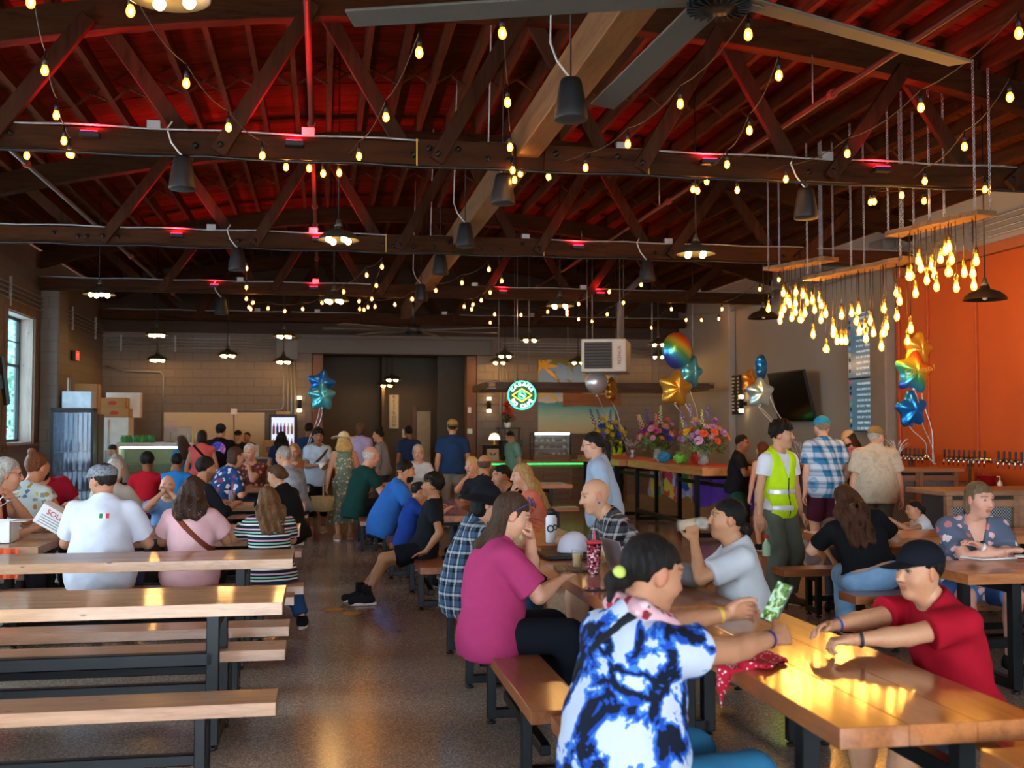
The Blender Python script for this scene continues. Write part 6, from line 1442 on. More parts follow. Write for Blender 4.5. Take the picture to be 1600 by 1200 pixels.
m,nt,b = newmat('sequins'); vo = N(nt,'ShaderNodeTexVoronoi',i_Scale=85.); L(nt,coords(nt),vo.inputs['Vector']); sp_ = N(nt,'ShaderNodeSeparateColor'); L(nt,vo.outputs['Color'],sp_.inputs[0]); r = ramp(nt,sp_.outputs[0],[(0,srgb('#5a1424')),(.5,srgb('#a83048')),(.9,srgb('#f0c8cc'))]); L(nt,r.outputs[0],b.inputs['Base Color']); b.inputs['Metallic'].default_value = .7; b.inputs['Roughness'].default_value = .22; bump(nt,b,vo.outputs[0],.8,.01)
MB().lathe([(.032,0),(.034,.005),(.048,.185),(.047,.19)],20).build('body',m,t); MB().lathe([(.051,.19),(.051,.202),(.03,.206)],20).build('lid',plain('#d8384e',.35),t); MB().tube([(.008,0,.18),(.004,0,.27)],.006,6).build('straw',plain('#e04a6a',.35),t)
t = empty('laptop',(1.90,6.45,.75),math.radians(-84),label='silver laptop seen from its back, open before the bald man',cat='laptop'); AL = plain('#9c9ea2',.35,.8,.03)
MB().box((-.16,-.11,0),(.16,.11,.016),.004).build('base',AL,t); MB().box((-.14,-.07,.016),(.14,.045,.018)).build('keyboard',plain('#3a3028',.5),t)
sc_ = MB().box((-.16,-.004,0),(.16,.004,.215),.003).build('lid',AL,t,(0,-.115,.012),(.28,0,0)); MB().box((-.15,.0045,.012),(.15,.0055,.205)).build('display',glow('#b8c0c8',.4),sc_)
kb = at(893,890,Z=.75); t = empty('laptop_keyboard',(kb[0],kb[1],.75),math.radians(84),label='dark keyboard under the magenta woman\'s fingers',cat='keyboard'); MB().box((-.14,-.10,0),(.14,.10,.012),.004).build('base',plain('#3a342e',.4,.4),t); km = MB().box((0,0,0),(.02,.018,.004)).mesh('key',plain('#8a6a48',.5))
for i in range(11):
    for j in range(5): put('key',km,t,(-.13+i*.0238,-.06+j*.026,.012))
t = empty('baseball_cap',(1.74,7.45,.778),math.radians(-60),label='white baseball cap with small black star on a black folder',cat='cap'); pr = [('+',.02,'e',_v(0,0,.01),I3,np.array([.092,.108,.115],np.float32))]; V,Q = surface(lambda p: np.maximum(field(pr,p),-p[:,2]),*bounds(pr),.007); put('crown',mesh('crown',V,Q,plain('#dcdcec',.7),True),t); t.scale = (1.15,1.15,1.15)
vis = [('+',.02,'e',_v(0,.12,.0),I3,np.array([.08,.10,.04],np.float32))]; V,Q = surface(lambda p: np.maximum(np.maximum(field(vis,p),np.abs(p[:,2]-.022+2.2*p[:,0]**2)-.006),.07-p[:,1]),*bounds(vis),.007); put('visor',mesh('visor',V,Q,plain('#dcdcec',.7),True),t)
MB().prism([(.016*(1 if k%2 == 0 else .4)*math.sin(k*math.pi/5),.016*(1 if k%2 == 0 else .4)*math.cos(k*math.pi/5)) for k in range(10)][::-1],-.001,.003,M=Matrix.Translation((.066,.066,.062))@Matrix.Rotation(math.radians(-45),4,'Z')@Matrix.Rotation(-hp,4,'X')).build('star',plain('#18181c'),t)
tag(MB().box((1.50,7.22,.752),(1.98,7.70,.775),.006).build('folder',plain('#1c1d20',.5)),'black folder under the white cap','folder')
t = empty('flask',(1.77,8.35,.75),label='white drinking flask with round black stickers and black lid',cat='flask'); MB().lathe([(.042,0),(.045,.005),(.045,.19),(.034,.21),(.034,.215)],18).build('body',plain('#dfe4e8',.4),t); MB().lathe([(.036,.215),(.036,.25),(.02,.265)],16).box((-.01,.0,.25),(.01,.05,.27)).build('lid',BLKPLASTIC,t)
for a,z,r_ in ((-1.9,.11,.03),(-1.1,.12,.024)): M_ = Matrix.Rotation(a,4,'Z')@Matrix.Translation((.044,0,z))@Matrix.Rotation(hp,4,'Y'); MB().lathe([(r_,0),(r_,.003)],16,M=M_).lathe([(r_*.6,.0031),(r_*.6,.0035)],16,mi=1,M=M_).build('sticker',[plain('#202428'),plain('#c8ccd0')],t)
t = empty('phone',(1.50,5.86,.75),math.radians(80),label='black phone lying by the laptop',cat='phone'); MB().box((-.036,-.075,0),(.036,.075,.009),.003).build('case',BLKPLASTIC,t); MB().box((-.033,-.072,.009),(.033,.072,.0095)).build('screen',plain('#101418',.08),t)
def soft(name, label, cat, p, prims, mat, r=.012, fold=.006, rz=0., f=25.):
    V,Q = surface(lambda q: field(prims,q)+wr(q,fold,f,1.),*bounds(prims),r); o = put(name,mesh(name,V,Q,mat,True),None,p,(0,0,rz)); return tag(o,label,cat)
E_ = lambda c,r: ('+',.03,'e',_v(*c),I3,np.array(r,np.float32))
o = soft('bag','red and black crumpled bag beside the tumbler','bag',(1.62,5.52,.75),[E_((0,0,.05),(.10,.14,.05)),E_((.04,.05,.08),(.06,.07,.08))],marble([(0,'#1c1c22'),(.48,'#1c1c22'),(.5,'#c02838'),(.6,'#c02838'),(.62,'#e0dcd8'),(.66,'#2a2a30')],6.))
soft('pouch','grey fabric pouch on the table by the man drinking','pouch',(2.05,5.9,.75),[E_((0,0,.055),(.07,.17,.055)),E_((0,0,.09),(.05,.15,.04))],cloth('#7a7e84'),fold=.003)
soft('napkin','crumpled white napkin beside the pint','napkin',tuple(at(1600,872,Z=.76)),[E_((0,0,.012),(.07,.05,.014))],plain('#e0e0e4',.8),.008,.006)
t = empty('paper_plate',tuple(at(1545,872,Z=.751)),.2,label='stack of white paper with blue print under the woman\'s arms',cat='paper'); MB().box((-.16,-.10,0),(.16,.10,.012),.003).build('sheets',WHITE,t); MB().box((-.02,-.09,.012),(.15,.09,.0125)).build('print',floral('#e4e6ec',['#4a68b0','#e4e6ec'],40.,.5),t)
# bandana on the near table
o = soft('bandana','red bandana lying under the phone user\'s wrist','bandana',(1.66,3.92,.752),[E_((0,.05,.010),(.09,.16,.012)),E_((-.14,-.02,.0),(.06,.07,.012)),('+',.02,'c',_v(-.18,-.04,-.01),_v(-.20,-.06,-.13),.03,.012)],floral('#b81830',['#e8d0d4'],60.,.25),.008,.008,0.,30.)
# left tables
t = empty('carton',(-2.55,9.12,.75),label='open white carton on the far left table',cat='box'); cb = MB(); cb.box((-.16,-.13,0),(.16,.13,.005)); [cb.box(a,b_) for a,b_ in (((-.16,-.13,0),(.16,-.125,.17)),((-.16,.125,0),(.16,.13,.17)),((-.16,-.13,0),(-.155,.13,.17)),((.155,-.13,0),(.16,.13,.17)))]; cb.build('tray',WHITE,t); MB().box((.16,-.12,.165),(.27,.12,.17)).build('flap',WHITE,t)
t = empty('squeeze_bottle',(-2.95,8.85,.75),label='pale green squeeze bottle at the left frame edge',cat='bottle'); MB().lathe([(.03,0),(.032,.01),(.032,.13),(.015,.145)],14).build('body',plain('#b0b880',.45),t); MB().lathe([(.016,.145),(.012,.16),(.004,.2)],10).build('nozzle',plain('#c8d0a0',.5),t)
def can(label, p, rz):
    t = empty('drink_can',p,rz,label,'can'); MB().lathe([(.026,0),(.032,.008),(.032,.108),(.027,.12),(.026,.122)],18).build('body',plain('#2fa04a',.3,.5),t); MB().lathe([(.026,.1215),(.0245,.119),(.0005,.119)],14,cap0=False,cap1=False).build('lid',CHROME,t); text('print','Sprite',.038,.001,plain('#f0f4f0'),t,(0,-.0325,.065),UP)
can('green soda can nearer the pink blouse',(-1.24,9.93,.75),.1); can('green soda can farther from the pink blouse',(-1.31,10.02,.75),.5)
t = empty('food_tray',(-.62,9.98,.75),label='paper tray of food between the pink and striped diners',cat='food tray'); MB().add([(-.10,-.07,0),(.10,-.07,0),(.10,.07,0),(-.10,.07,0),(-.13,-.10,.045),(.13,-.10,.045),(.13,.10,.045),(-.13,.10,.045)],[(3,2,1,0),(0,1,5,4),(1,2,6,5),(2,3,7,6),(3,0,4,7),(0,1,2,3)]).build('tray',plain('#d8d4cc',.7),t)
r3 = random.Random(3)
for k in range(9): MB().sphere((r3.uniform(-.08,.08),r3.uniform(-.06,.06),.03),(.025,.022,.016),6,5).build('morsel',plain(r3.choice(['#b07a30','#d8a850','#8a5a2a','#c8b060']),.7),t)
t = empty('iced_drink',(at(362,783,Y=13.3)[0],13.3,.75),label='clear cup of dark iced drink with a red straw',cat='cup'); MB().lathe([(.034,0),(.046,.15),(.047,.155),(.044,.15),(.032,.004)],16,cap1=False).build('cup',clear('#e8e4f0',.2),t); MB().lathe([(.031,.005),(.040,.095)],14).build('drink',plain('#3a1420',.15),t); MB().tube([(.0,0,.02),(.005,0,.25)],.006,6).build('straw',plain('#e02838',.4),t)
o = soft('handbag','black handbag on the bearded man\'s table','handbag',(-3.05,11.75,.75),[E_((0,0,.09),(.17,.09,.09)),E_((.02,0,.13),(.13,.07,.06))],cloth('#1a1a20'),.018)
o = soft('plastic_bag','white plastic bag with green print beside the man in the flat cap','bag',(-2.05,9.55,.75),[E_((0,0,.10),(.14,.10,.12)),E_((.05,0,.17),(.08,.06,.08))],marble([(0,'#dfe4e4'),(.62,'#dfe4e4'),(.63,'#3a9a70'),(.68,'#dfe4e4')],8.),.014,.012)
t = empty('takeout_dish',(-2.45,10.05,.75),label='cream takeout dish behind the plastic bag',cat='dish'); MB().lathe([(.09,0),(.15,.05),(.158,.055),(.145,.048),(.085,.006)],18,cap1=False).build('dish',plain('#d0c8b4',.6),t); MB().lathe([(.0005,.03),(.10,.032)],14,cap0=False,cap1=False).build('food',plain('#2c3a3a',.7),t)
tag(MB().lathe([(.045,0),(.05,.30),(.052,.30),(.047,.005)],12,cap1=False).build('lime_cup',plain('#9ac83a',.5),None,(-3.9,12.1,.75)),'tall lime green cup behind the grey-haired man','cup')
for i,(x,y,c) in enumerate(((-3.1,8.74,'#d8d070'),(-2.35,8.74,'#e0562a'))): 
    mb = MB(); n = 8; mb.add([(x+.22*k/n-.11,y-.075+.006*math.sin(k*2),.745-.0) for k in range(n+1)]+[(x+.22*k/n-.11,y-.085+.012*math.sin(k*2),.52) for k in range(n+1)],[(k,k+1,n+2+k,n+1+k) for k in range(n)]); o = mb.build('bunting',plain(c,.8)); o.modifiers.new('thickness','SOLIDIFY').thickness = .004; tag(o,['pale yellow','orange'][i]+' paper bunting hanging from the far left table','bunting')
tag(MB().box((2.55,16.9,.751),(3.15,17.25,.754)).build('paper',plain('#b8c0b0',.7)),'printed sheet lying on the low table by the coffee counter','paper')
tag(MB().box((2.2,17.1,.751),(2.5,17.35,.80),.02).build('basket',plain('#9a6a3a',.7)),'wooden tray on the low table by the coffee counter','tray')
# round floor vents in the aisle
for l,(u,v) in (('brass floor cover in the aisle, farther left',(521,953)),('brass floor cover in the aisle, nearer right',(549,959))):
    p = at(u,v,Z=0); t = empty('floor_cover',(p[0],p[1],.0),label=l,cat='floor cover'); MB().lathe([(.10,0),(.10,.004),(.085,.006)],24).build('plate',plain('#9a7a3a',.35,.7),t); MB().lathe([(.012,.006),(.012,.008)],8).build('screw',BRASS,t)
# ------------------------------------------------------------------ the people, placed by where each head is in the hall
def fit(u, v, Y, h, pose, lean, bend, seat=.42):
    p = at(u,v,Y=Y); l,b_ = math.radians(lean),math.radians(lean+bend); m = (l+b_)/2
    up_ = .17*math.cos(l)+.15*math.cos(m)+.185*math.cos(b_)+.075*math.cos(b_)+.085*(.6+.4*math.cos(b_))
    fo = .17*math.sin(l)+.15*math.sin(m)+.26*math.sin(b_)+.035*math.sin(b_)+.028
    s = (p[2]-seat)/(.11+up_) if pose == 'sit' else p[2]/(.945+up_)
    H = math.radians(h); return p[0]-s*fo*math.sin(H),p[1]-s*fo*math.cos(H),s*1.72
PEOPLE = []
def PP(label, u, v, Y, h, pose='sit', lean=4., bend=6., smin_=1.45, smax=1.92, **kw):
    x,y,S = fit(u,v,Y,h,pose,lean,bend,kw.get('seat',.42)); S2 = min(max(S,smin_),smax)
    if abs(S2-S) > .02: print('STATURE',label[:40],round(S,2))
    r = person(label,x,y,h,pose,S=S2,lean=lean,bend=bend,**kw); PEOPLE.append((r,label,S2)); return r
TB = ((.16,.40,.80),(-.16,.40,.80))          # forearms on a table
def T(c, **k): return dict(mat=c if not isinstance(c,str) else cloth(c),**k)
def wp(root, p): return Matrix.Translation(root.location)@root.rotation_euler.to_matrix().to_4x4()@Vector([float(a) for a in p])
def strap(n, off, w_, col, infl=.026):
    def fn(root, k):
        nn = unit(np.array(n,np.float32)); k['part']('strap',k['torso'],cloth(col),.010,lambda p: np.maximum(np.maximum(field(k['torso'],p,infl),np.abs((p-k['che'])@nn-off)-w_),-(p[:,2]-k['Pc'][2]+.05)))
    return fn
FAIR,TAN,BRN,DRK,MED = '#d9a384','#c08a66','#8a5a3c','#5a3a28','#cf9a78'
# ---- right-hand tables
def x_blouse(root, k):
    hd = k['hd']; MBs = MB(); MBs.sphere(hd(.02,-.128,-.02),.022,8,6).build('hair_tie',plain('#c8d860',.6),root)
    nb,Ru = k['nb'],k['Ru']; C_ = lambda a,b_,c: nb+Ru@np.array((a,b_,c),np.float32)
    pr = [('+',.02,'c',C_(-.07,-.05,.035),C_(.07,-.05,.035),.035,.035),('+',.02,'c',C_(.07,-.05,.035),C_(.095,.05,-.0),.035,.04),('+',.02,'c',C_(-.07,-.05,.035),C_(-.095,.05,-.0),.035,.04),('+',.02,'c',C_(.095,.05,0.),C_(.06,.16,-.16),.04,.035),('+',.02,'c',C_(.06,.16,-.16),C_(.07,.22,-.42),.035,.05)]
    k['part']('scarf',pr,floral('#d8a8b0',['#b02838','#3a6a3a','#e8c8cc','#8a2030'],26.,.38),.010,lambda p: field(pr,p)+wr(p,.006,40.))
    strap((-.75,.0,.62),.085,.018,'#23252a',.024)(root,k)
    for q,c in ((1,'#28306a'),(-1,'#c8a040')):
        w_,e = k['wr'][q],k['el'][q]; d = Vector(unit(w_-e)); M_ = Matrix.Translation(Vector(w_)-d*.03)@d.to_track_quat('Z','Y').to_matrix().to_4x4(); MB().lathe([(.030,-.008),(.033,0),(.030,.008)],14,M=M_,cap0=False,cap1=False).build('bracelet',plain(c,.5),root)
BLOUSE = marble([(0,'#c6d0e2'),(.47,'#ccd6e6'),(.485,'#3f7ed0'),(.515,'#1c48ac'),(.54,'#0e1628'),(.60,'#0c1322'),(.625,'#2358bc'),(.65,'#4a86d4'),(.67,'#c8d2e4')],6.5,.5)
pa = PP('woman in blue, white and black marbled blouse photographing with a phone',1018,893,3.45,68,lean=-3,bend=20,top=T(BLOUSE,slv=.45,hem=.16,infl=.022,fold=.006,loose=1,flare=.01),bottom=T('#2f6f94'),g=1.12,fem=True,skin='#b98262',hair=('lowbun','#1a1412',.003),lod=0,belly=.05,hands=((.10,.60,.93),(-.13,.62,.98)),curl=(.55,.75),pn=((-.8,.2,-.3),(.9,.1,-.2)),elb=((.7,-.2,-.9),(-.7,-.2,-.7)),hy=8,hp=-10,extras=x_blouse)
t = empty('phone',wp(pa,(-.035,.73,1.02)),label='phone with lit green selfie on screen, held over the near table',cat='phone',rot=(math.radians(62),math.radians(10),-math.radians(66))); MB().box((-.038,-.078,-.005),(.038,.078,.004),.004).build('case',BLKPLASTIC,t); MB().box((-.034,-.073,.004),(.034,.073,.0046)).build('screen',marble([(0,'#1c2a18'),(.42,'#3a5a2c'),(.5,'#b8d8a0'),(.58,'#58b0b0'),(.66,'#203018')],34.),t)
m_ = bpy.data.materials.new('phone_picture'); 
def lit_picture():
    m,nt,b = newmat('phone_picture'); no = N(nt,'ShaderNodeTexNoise',i_Scale=34.,i_Detail=2.,i_Distortion=1.); L(nt,coords(nt),no.inputs['Vector']); r = ramp(nt,no.outputs[0],[(.3,srgb('#16240f')),(.45,srgb('#5a8a3a')),(.55,srgb('#d0e8c0')),(.65,srgb('#70c8c8')),(.75,srgb('#203018'))]); L(nt,r.outputs[0],b.inputs['Emission Color']); b.inputs['Emission Strength'].default_value = 1.1; b.inputs['Base Color'].default_value = (.01,.01,.01,1); return m
t.children[1].data.materials[0] = lit_picture(); bpy.data.materials.remove(m_)
def x_boy(root, k):
    for q,c in ((1,'#2a4a9a'),(-1,'#2a2230')):
        w_,e = k['wr'][q],k['el'][q]; d = Vector(unit(w_-e)); M_ = Matrix.Translation(Vector(w_)-d*.035)@d.to_track_quat('Z','Y').to_matrix().to_4x4(); MB().lathe([(.031,-.007),(.034,0),(.031,.007)],14,M=M_,cap0=False,cap1=False).build('wristband',plain(c,.6),root)
PP('boy in red T-shirt and black cap leaning over the near table',1436,896,4.1,-94,lean=8,bend=14,top=T('#a51226',slv=.62,hem=.12,infl=.018,fold=.005,flare=.008),bottom=T('#2a3040',leg=.95),g=1.30,skin='#c9926e',hair=('short','#16100c'),hat=('cap','#16181f'),lod=0,hands=((.06,.58,.84),(-.06,.66,.80)),curl=(.35,.95),pn=((-.5,.2,-.6),(.1,.1,-1)),elb=((.8,-.1,-.4),(-.8,-.1,-.5)),hy=-4,hp=4,hsz=1.06,extras=x_boy)
PP('woman in magenta T-shirt typing with chin in hand',800,803,6.0,84,lean=-2,bend=20,top=T('#b23a6c',slv=.82,hem=.15,infl=.020,fold=.005,flare=.012),bottom=T('#171b24',leg=1.62,wide=.012),g=1.22,belly=.05,fem=True,skin=FAIR,hair=('long','#4c3628',.002,60.,.16,.62),glasses='ontop',lod=0,hands=((.06,.40,.80),(-.03,.25,1.03)),curl=(.25,1.0),pn=((0,0,-1),(.1,-1,.5)),elb=((.8,-.3,-.8),(-.2,.9,-.9)),hy=2,hp=-20)
PP('person in black plaid shirt and black bucket hat',760,785,7.4,84,lean=4,bend=16,top=T(plaid('#12151c','#466684','#dfe8ee',11.,11.),slv=.95,hem=.16,infl=.024,fold=.006,loose=1),bottom=T('#3a5a86'),skin=FAIR,hair=('bob','#14100e',.003),hat=('bucket','#17191f'),lod=0,hands=((.12,.42,.80),(-.14,.42,.80)),fem=True,hp=-8)
def x_teen(root, k):
    for q in (1,-1):
        a = k['ank'][q]; MB().lathe([(.047,-.05),(.048,.03),(.044,.035)],14,M=Matrix.Translation(Vector(a)+Vector((0,0,.06)))).build('sock',cloth('#1c1e24'),root)
PP('teenager in black T-shirt and shorts sitting sideways with legs in the aisle',676,760,10.3,-84,lean=-16,bend=8,top=T('#181c22',slv=.6,hem=.12,infl=.02,fold=.006),bottom=T('#14161c',leg=.72,wide=.03),shoes='#1e2026',skin='#a8744f',hair=('curly','#171009',.006,75.),lod=0,hands=((.24,-.02,.50),(-.24,-.02,.50)),curl=(.2,.2),elb=((.6,-.8,0),(-.6,-.8,0)),feet=((.03,.60,.09),(-.16,.52,.09)),hy=6,hp=8,extras=x_teen)
PP('boy in royal blue T-shirt seen from behind the teenager',654,770,11.35,78,smin_=1.3,lean=8,bend=12,top=T('#1f3f8e',slv=.6,hem=.12),bottom=T('#2a2e38',leg=.9),skin=TAN,hair=('short','#17110d'),lod=1,hands=TB,hy=6)
PP('bearded man in blue short-sleeved shirt with hand at his mouth',634,736,12.7,74,lean=18,bend=10,top=T('#2f68b4',slv=.65,hem=.16,infl=.02,fold=.006,loose=1),bottom=T('#2c3038'),skin=TAN,g=1.08,hair=('short','#15100c'),beard=('full','#17110d'),lod=1,hands=((.16,.42,.80),(.0,.235,1.06)),curl=(.5,.9),pn=(None,(0,-1,.3)),elb=(None,(-.2,.9,-.9)),hy=4)
PP('older man in dark green polo shirt reaching over the far table',581,708,15.4,62,lean=12,bend=12,top=T('#163c38',slv=.65,hem=.15),bottom=T('#1c2430'),skin=FAIR,g=1.05,hair=('fringe','#d0ccc4',.004),lod=1,hands=((.1,.52,.82),(-.1,.45,.82)))
PP('white-haired woman in white T-shirt facing the camera',653,707,18.05,188,top=T('#cfd4d4',slv=.5),bottom=T('#55606a'),skin=FAIR,fem=True,hair=('bob','#cfc4b0',.003),glasses='eye',lod=1,hands=((.14,.3,.72),(-.14,.3,.72)))
PP('smiling blonde woman resting her cheek on her hand',737,727,14.5,-140,lean=12,bend=8,top=T('#b08a70',slv=.0),bottom=T('#3a3f4a'),skin=FAIR,fem=True,hair=('long','#c9a468',.003,60.,.28),lod=1,hands=((.03,.24,1.0),(-.16,.40,.80)),curl=(.8,.5),pn=((0,-1,.3),None),elb=((.3,.9,-.9),None))
PP('bald man in black seen from behind',757,727,13.1,14,top=T('#22252b',slv=.6),bottom=T('#2a2c30'),skin=TAN,hair=('fringe','#5a4a3c',.002),g=1.1,lod=1,hands=TB)
PP('dark-haired man with a watch hiding his mouth behind his hand',783,744,11.7,-108,lean=14,bend=14,top=T('#1c2024',slv=.6),bottom=T('#2a2c34'),skin='#b98562',g=1.1,hair=('short','#15100c'),lod=1,hands=((.16,.40,.80),(.02,.22,1.02)),curl=(.5,1.),pn=(None,(0,-1,.3)),elb=(None,(-.2,.9,-.9)))
PP('woman with long blonde hair and coral top in profile',815,743,11.0,-84,lean=10,bend=12,top=T('#e08068',slv=.45),bottom=T('#3a4250'),skin=FAIR,fem=True,hair=('long','#b9925c',.003,60.,.42),lod=1,hands=((.03,.30,.98),(-.14,.42,.80)),curl=(.8,.5),pn=((0,-1,.3),None),elb=((.3,.9,-.9),None))
def x_ear(root, k): MB().sphere(k['hd'](-.078,-.004,-.042),.009,8,6).build('ear_plug',plain('#2a58b0',.3),root)
PP('bald man in black and white plaid shirt smiling, with blue ear plug',930,775,7.75,-88,lean=16,bend=14,top=T(plaid('#121316','#585a60','#e4e4e6',10.,10.),slv=.95,hem=.16,infl=.022,fold=.006,loose=1),bottom=T('#c8c4b8',leg=.9),skin=MED,g=1.05,hair=('bald','#4a3a30'),lod=0,hands=((.14,.44,.80),(-.12,.46,.80)),hp=-2,extras=x_ear)
PP('teenager in pale blue sweatshirt with glasses and ponytail standing by the table',926,695,9.6,-78,'stand',top=T('#9fb2c6',slv=1.95,hem=.12,infl=.03,fold=.007,loose=1),bottom=T('#2a3a66'),skin='#cf9d80',hair=('pony','#17120f',.003),glasses='eye',lod=1,hy=4,hp=-6)
def x_drink(root, k):
    w_,e = k['wr'][-1],k['el'][-1]
    p = wp(root,k['hd'](0.012,.19,-.05)); f = Vector(root.rotation_euler.to_matrix()@Vector((0,1,0)))
    t = empty('beer_glass',p,label='tilted glass of pale beer at the lips of the man with the bun',cat='glass'); t.rotation_euler = (-f+Vector((0,0,.10))).to_track_quat('Z','Y').to_euler()
    pass
    MB().lathe([(.034,-.09),(.041,.075),(.038,.075),(.031,-.08),(.0005,-.08)],16,cap1=False).build('glass',clear('#f4f0e8',.2,.03),t); MB().lathe([(.030,-.079),(.035,-.0)],14).build('drink',plain('#d8a040',.15,0,0,trans=.3),t)
PP('man in pale grey T-shirt with a bun drinking a beer',1136,812,5.85,-80,lean=4,bend=6,top=T('#c3c7cc',slv=.75,hem=.14,infl=.024,fold=.005,loose=1),bottom=T('#3a3f48'),skin='#b8835f',hair=('lowbun','#15120f',.003),lod=0,hands=((.16,.42,.80),(-.07,.30,1.02)),curl=(.5,.75),pn=(None,(.95,-.1,.0)),elb=(None,(-.6,.3,-.9)),hp=8,extras=x_drink)
# ---- right side, standing
def x_vest(root, k):
    SV = plain('#e4e8ea',.3,.2,0)
    for z in (-.02,.13):
        c = k['Pc']+k['Rl'][:,2]*z*k['s']
        k['part']('reflective_band',k['torso'],SV,.010,lambda p: np.maximum(np.maximum(field(k['torso'],p,.029)-.022*np.clip(.5-((p-k['Pc'])@k['Rl'][:,2])/(.3*k['s']),0,1),np.abs((p-c)@k['Rl'][:,2])-.026),np.abs((p-k['che'])@k['Ru'][:,0])-.165*k['s']))
    k['part']('zip',k['torso'],cloth('#2a3038'),.009,lambda p: np.maximum(np.maximum(np.maximum(field(k['torso'],p,.031)-.022*np.clip(.5-((p-k['Pc'])@k['Rl'][:,2])/(.3*k['s']),0,1),np.abs(p[:,0])-.006),-p[:,1]),np.maximum(p[:,2]-k['nb'][2]+.24*k['s'],k['Pc'][2]-.10*k['s']-p[:,2])))
pv = PP('young man in neon yellow safety vest standing in the aisle',1220,680,9.55,158,'stand',top=T('#d8dade',slv=.55,hem=.04,infl=.014,over=cloth('#c6ee1e')),bottom=T('#62695e',wide=.02),shoes='#5a4a30',skin='#c48f6c',hair=('curly','#1c120c',.007,75.),lod=0,hy=-38,lean=0,bend=2,extras=x_vest,hands=((.27,.03,.80),(-.27,.03,.80)))
h_ = wp(pv,(.28,.12,.60)); t = empty('spray_bottle',h_,label='pale green spray bottle hanging from the vest wearer\'s hand',cat='spray bottle'); MB().lathe([(.035,-.12),(.038,-.11),(.038,-.02),(.015,.02),(.015,.04)],12).build('body',clear('#c8f0d0',.6),t); MB().box((-.012,-.04,.04),(.012,.03,.07),.004).build('trigger',plain('#d02828',.5),t)
h_ = wp(pv,(-.30,.07,.62)); V_ = [E_((0,0,-.10),(.07,.04,.16)),E_((.05,.02,-.22),(.10,.04,.06))]; soft('cleaning_cloth','white cloth dangling from the vest wearer\'s other hand','cloth',tuple(h_),V_,plain('#e2e4ea',.8),.012,.012)
PP('man in teal and white plaid shirt and blue cap at the bar, from behind',1284,668,12.3,4,'stand',top=T(plaid('#2a78a8','#dfe6ea','#16283a',7.,7.),slv=.75,hem=.16,infl=.03,loose=1),bottom=T('#4a1f30',leg=.95,wide=.02),shoes='#b8b4ac',skin=FAIR,g=1.05,hair=('short','#9a8468'),hat=('cap','#2a90b8'),lod=1,hands=((.22,.10,.92),(-.26,.02,.80)))
PP('white-bearded man in beige shirt and olive cap at the bar',1366,683,12.0,18,'stand',top=T(marble([(.3,'#a89c86'),(.55,'#c2b8a2'),(.7,'#b0a48c')],9.,1.,'LINEAR'),slv=.8,hem=.16,infl=.04,loose=1),bottom=T('#5a5448'),skin=FAIR,g=1.2,belly=.04,hair=('short','#b8b0a0'),beard=('full','#d8d4cc'),hat=('cap','#8a7448'),lod=1,hy=45)
PP('bartender with long brown hair, tan cap and pink shirt behind the bar',1326,684,15.4,-70,'stand',top=T(plaid('#c86a70','#e8b8b4','#8a3a48',9.,9.),slv=.6),bottom=T('#2a2a30'),skin=FAIR,hair=('long','#3a2418',.003),beard=('full','#3a2418'),hat=('cap','#c8a878'),lod=2,hp=-25)
PP('man in black polo and sunglasses standing by the flower table',1160,692,14.4,118,'stand',top=T('#1a1a1e',slv=.65,hem=.14),bottom=T('#1f4a38',leg=.9,wide=.02),skin='#9a6446',g=1.15,belly=.04,hair=('short','#17110d'),glasses='sun',lod=1,hands=((.1,.35,1.05),(-.1,.35,1.05)))
PP('woman with long auburn hair and white shorts from behind',1191,703,13.9,-8,'stand',top=T('#1f1d20',slv=.0),bottom=T('#c8c8cc',leg=.5),skin=FAIR,fem=True,hair=('long','#5a2f1c',.003,60.,.30),lod=1)
# ---- right side, seated
PP('woman in black crop top and light jeans with long wavy brown hair',1352,778,7.95,18,lean=14,bend=12,side=-16,top=T('#15161a',slv=.7,hem=-.05,infl=.016),bottom=T(marble([(.3,'#5f8cb8'),(.6,'#86aed2'),(.8,'#6c99c4')],4.,.6,'LINEAR'),infl=.02,waist=.03),skin=FAIR,g=1.36,fem=True,hair=('wavy','#4a2c1c',.010,45.,.40),lod=0,hands=((.2,.48,.82),(-.30,.44,.80)),hy=-20)
def x_watch(root, k):
    w_,e = k['wr'][-1],k['el'][-1]; d = Vector(unit(w_-e)); M_ = Matrix.Translation(Vector(w_)-d*.02)@d.to_track_quat('Z','Y').to_matrix().to_4x4(); wo = MB().lathe([(.031,-.011),(.034,0),(.031,.011)],14,M=M_,cap0=False,cap1=False).build('watch_strap',WHITE,root); MB().sphere(Vector(w_)-d*.02+Vector((0,.012,.032)),(.018,.018,.010),10,6).build('watch_face',plain('#101014',.1),wo)
    MB().tube([tuple(k['nb']+k['Ru']@np.array((.07*math.sin(a),.062+.035*math.cos(a),-.045-.075*max(0,math.cos(a))),np.float32)) for a in [-1.4+2.8*i/10 for i in range(11)]],.003,5).build('necklace',BRASS,root)
PP('woman in grey-blue floral T-shirt with smartwatch, arms folded on the table',1528,782,6.95,192,lean=14,bend=10,top=T(floral('#5c667a',['#e0b0ae','#c87878','#e8d4d0','#5c667a'],15.,.40),slv=.7,hem=.14,infl=.022,loose=1,vneck=1,flare=.012),bottom=T('#40649c',leg=.98),skin='#d99f86',g=1.3,belly=.05,fem=True,hair=('bob','#7a6248',.005),lod=0,hands=((-.10,.42,.805),(.06,.40,.84)),curl=(.3,.3),elb=((1,-.3,-.5),(-1,-.3,-.5)),hy=-24,extras=x_watch)
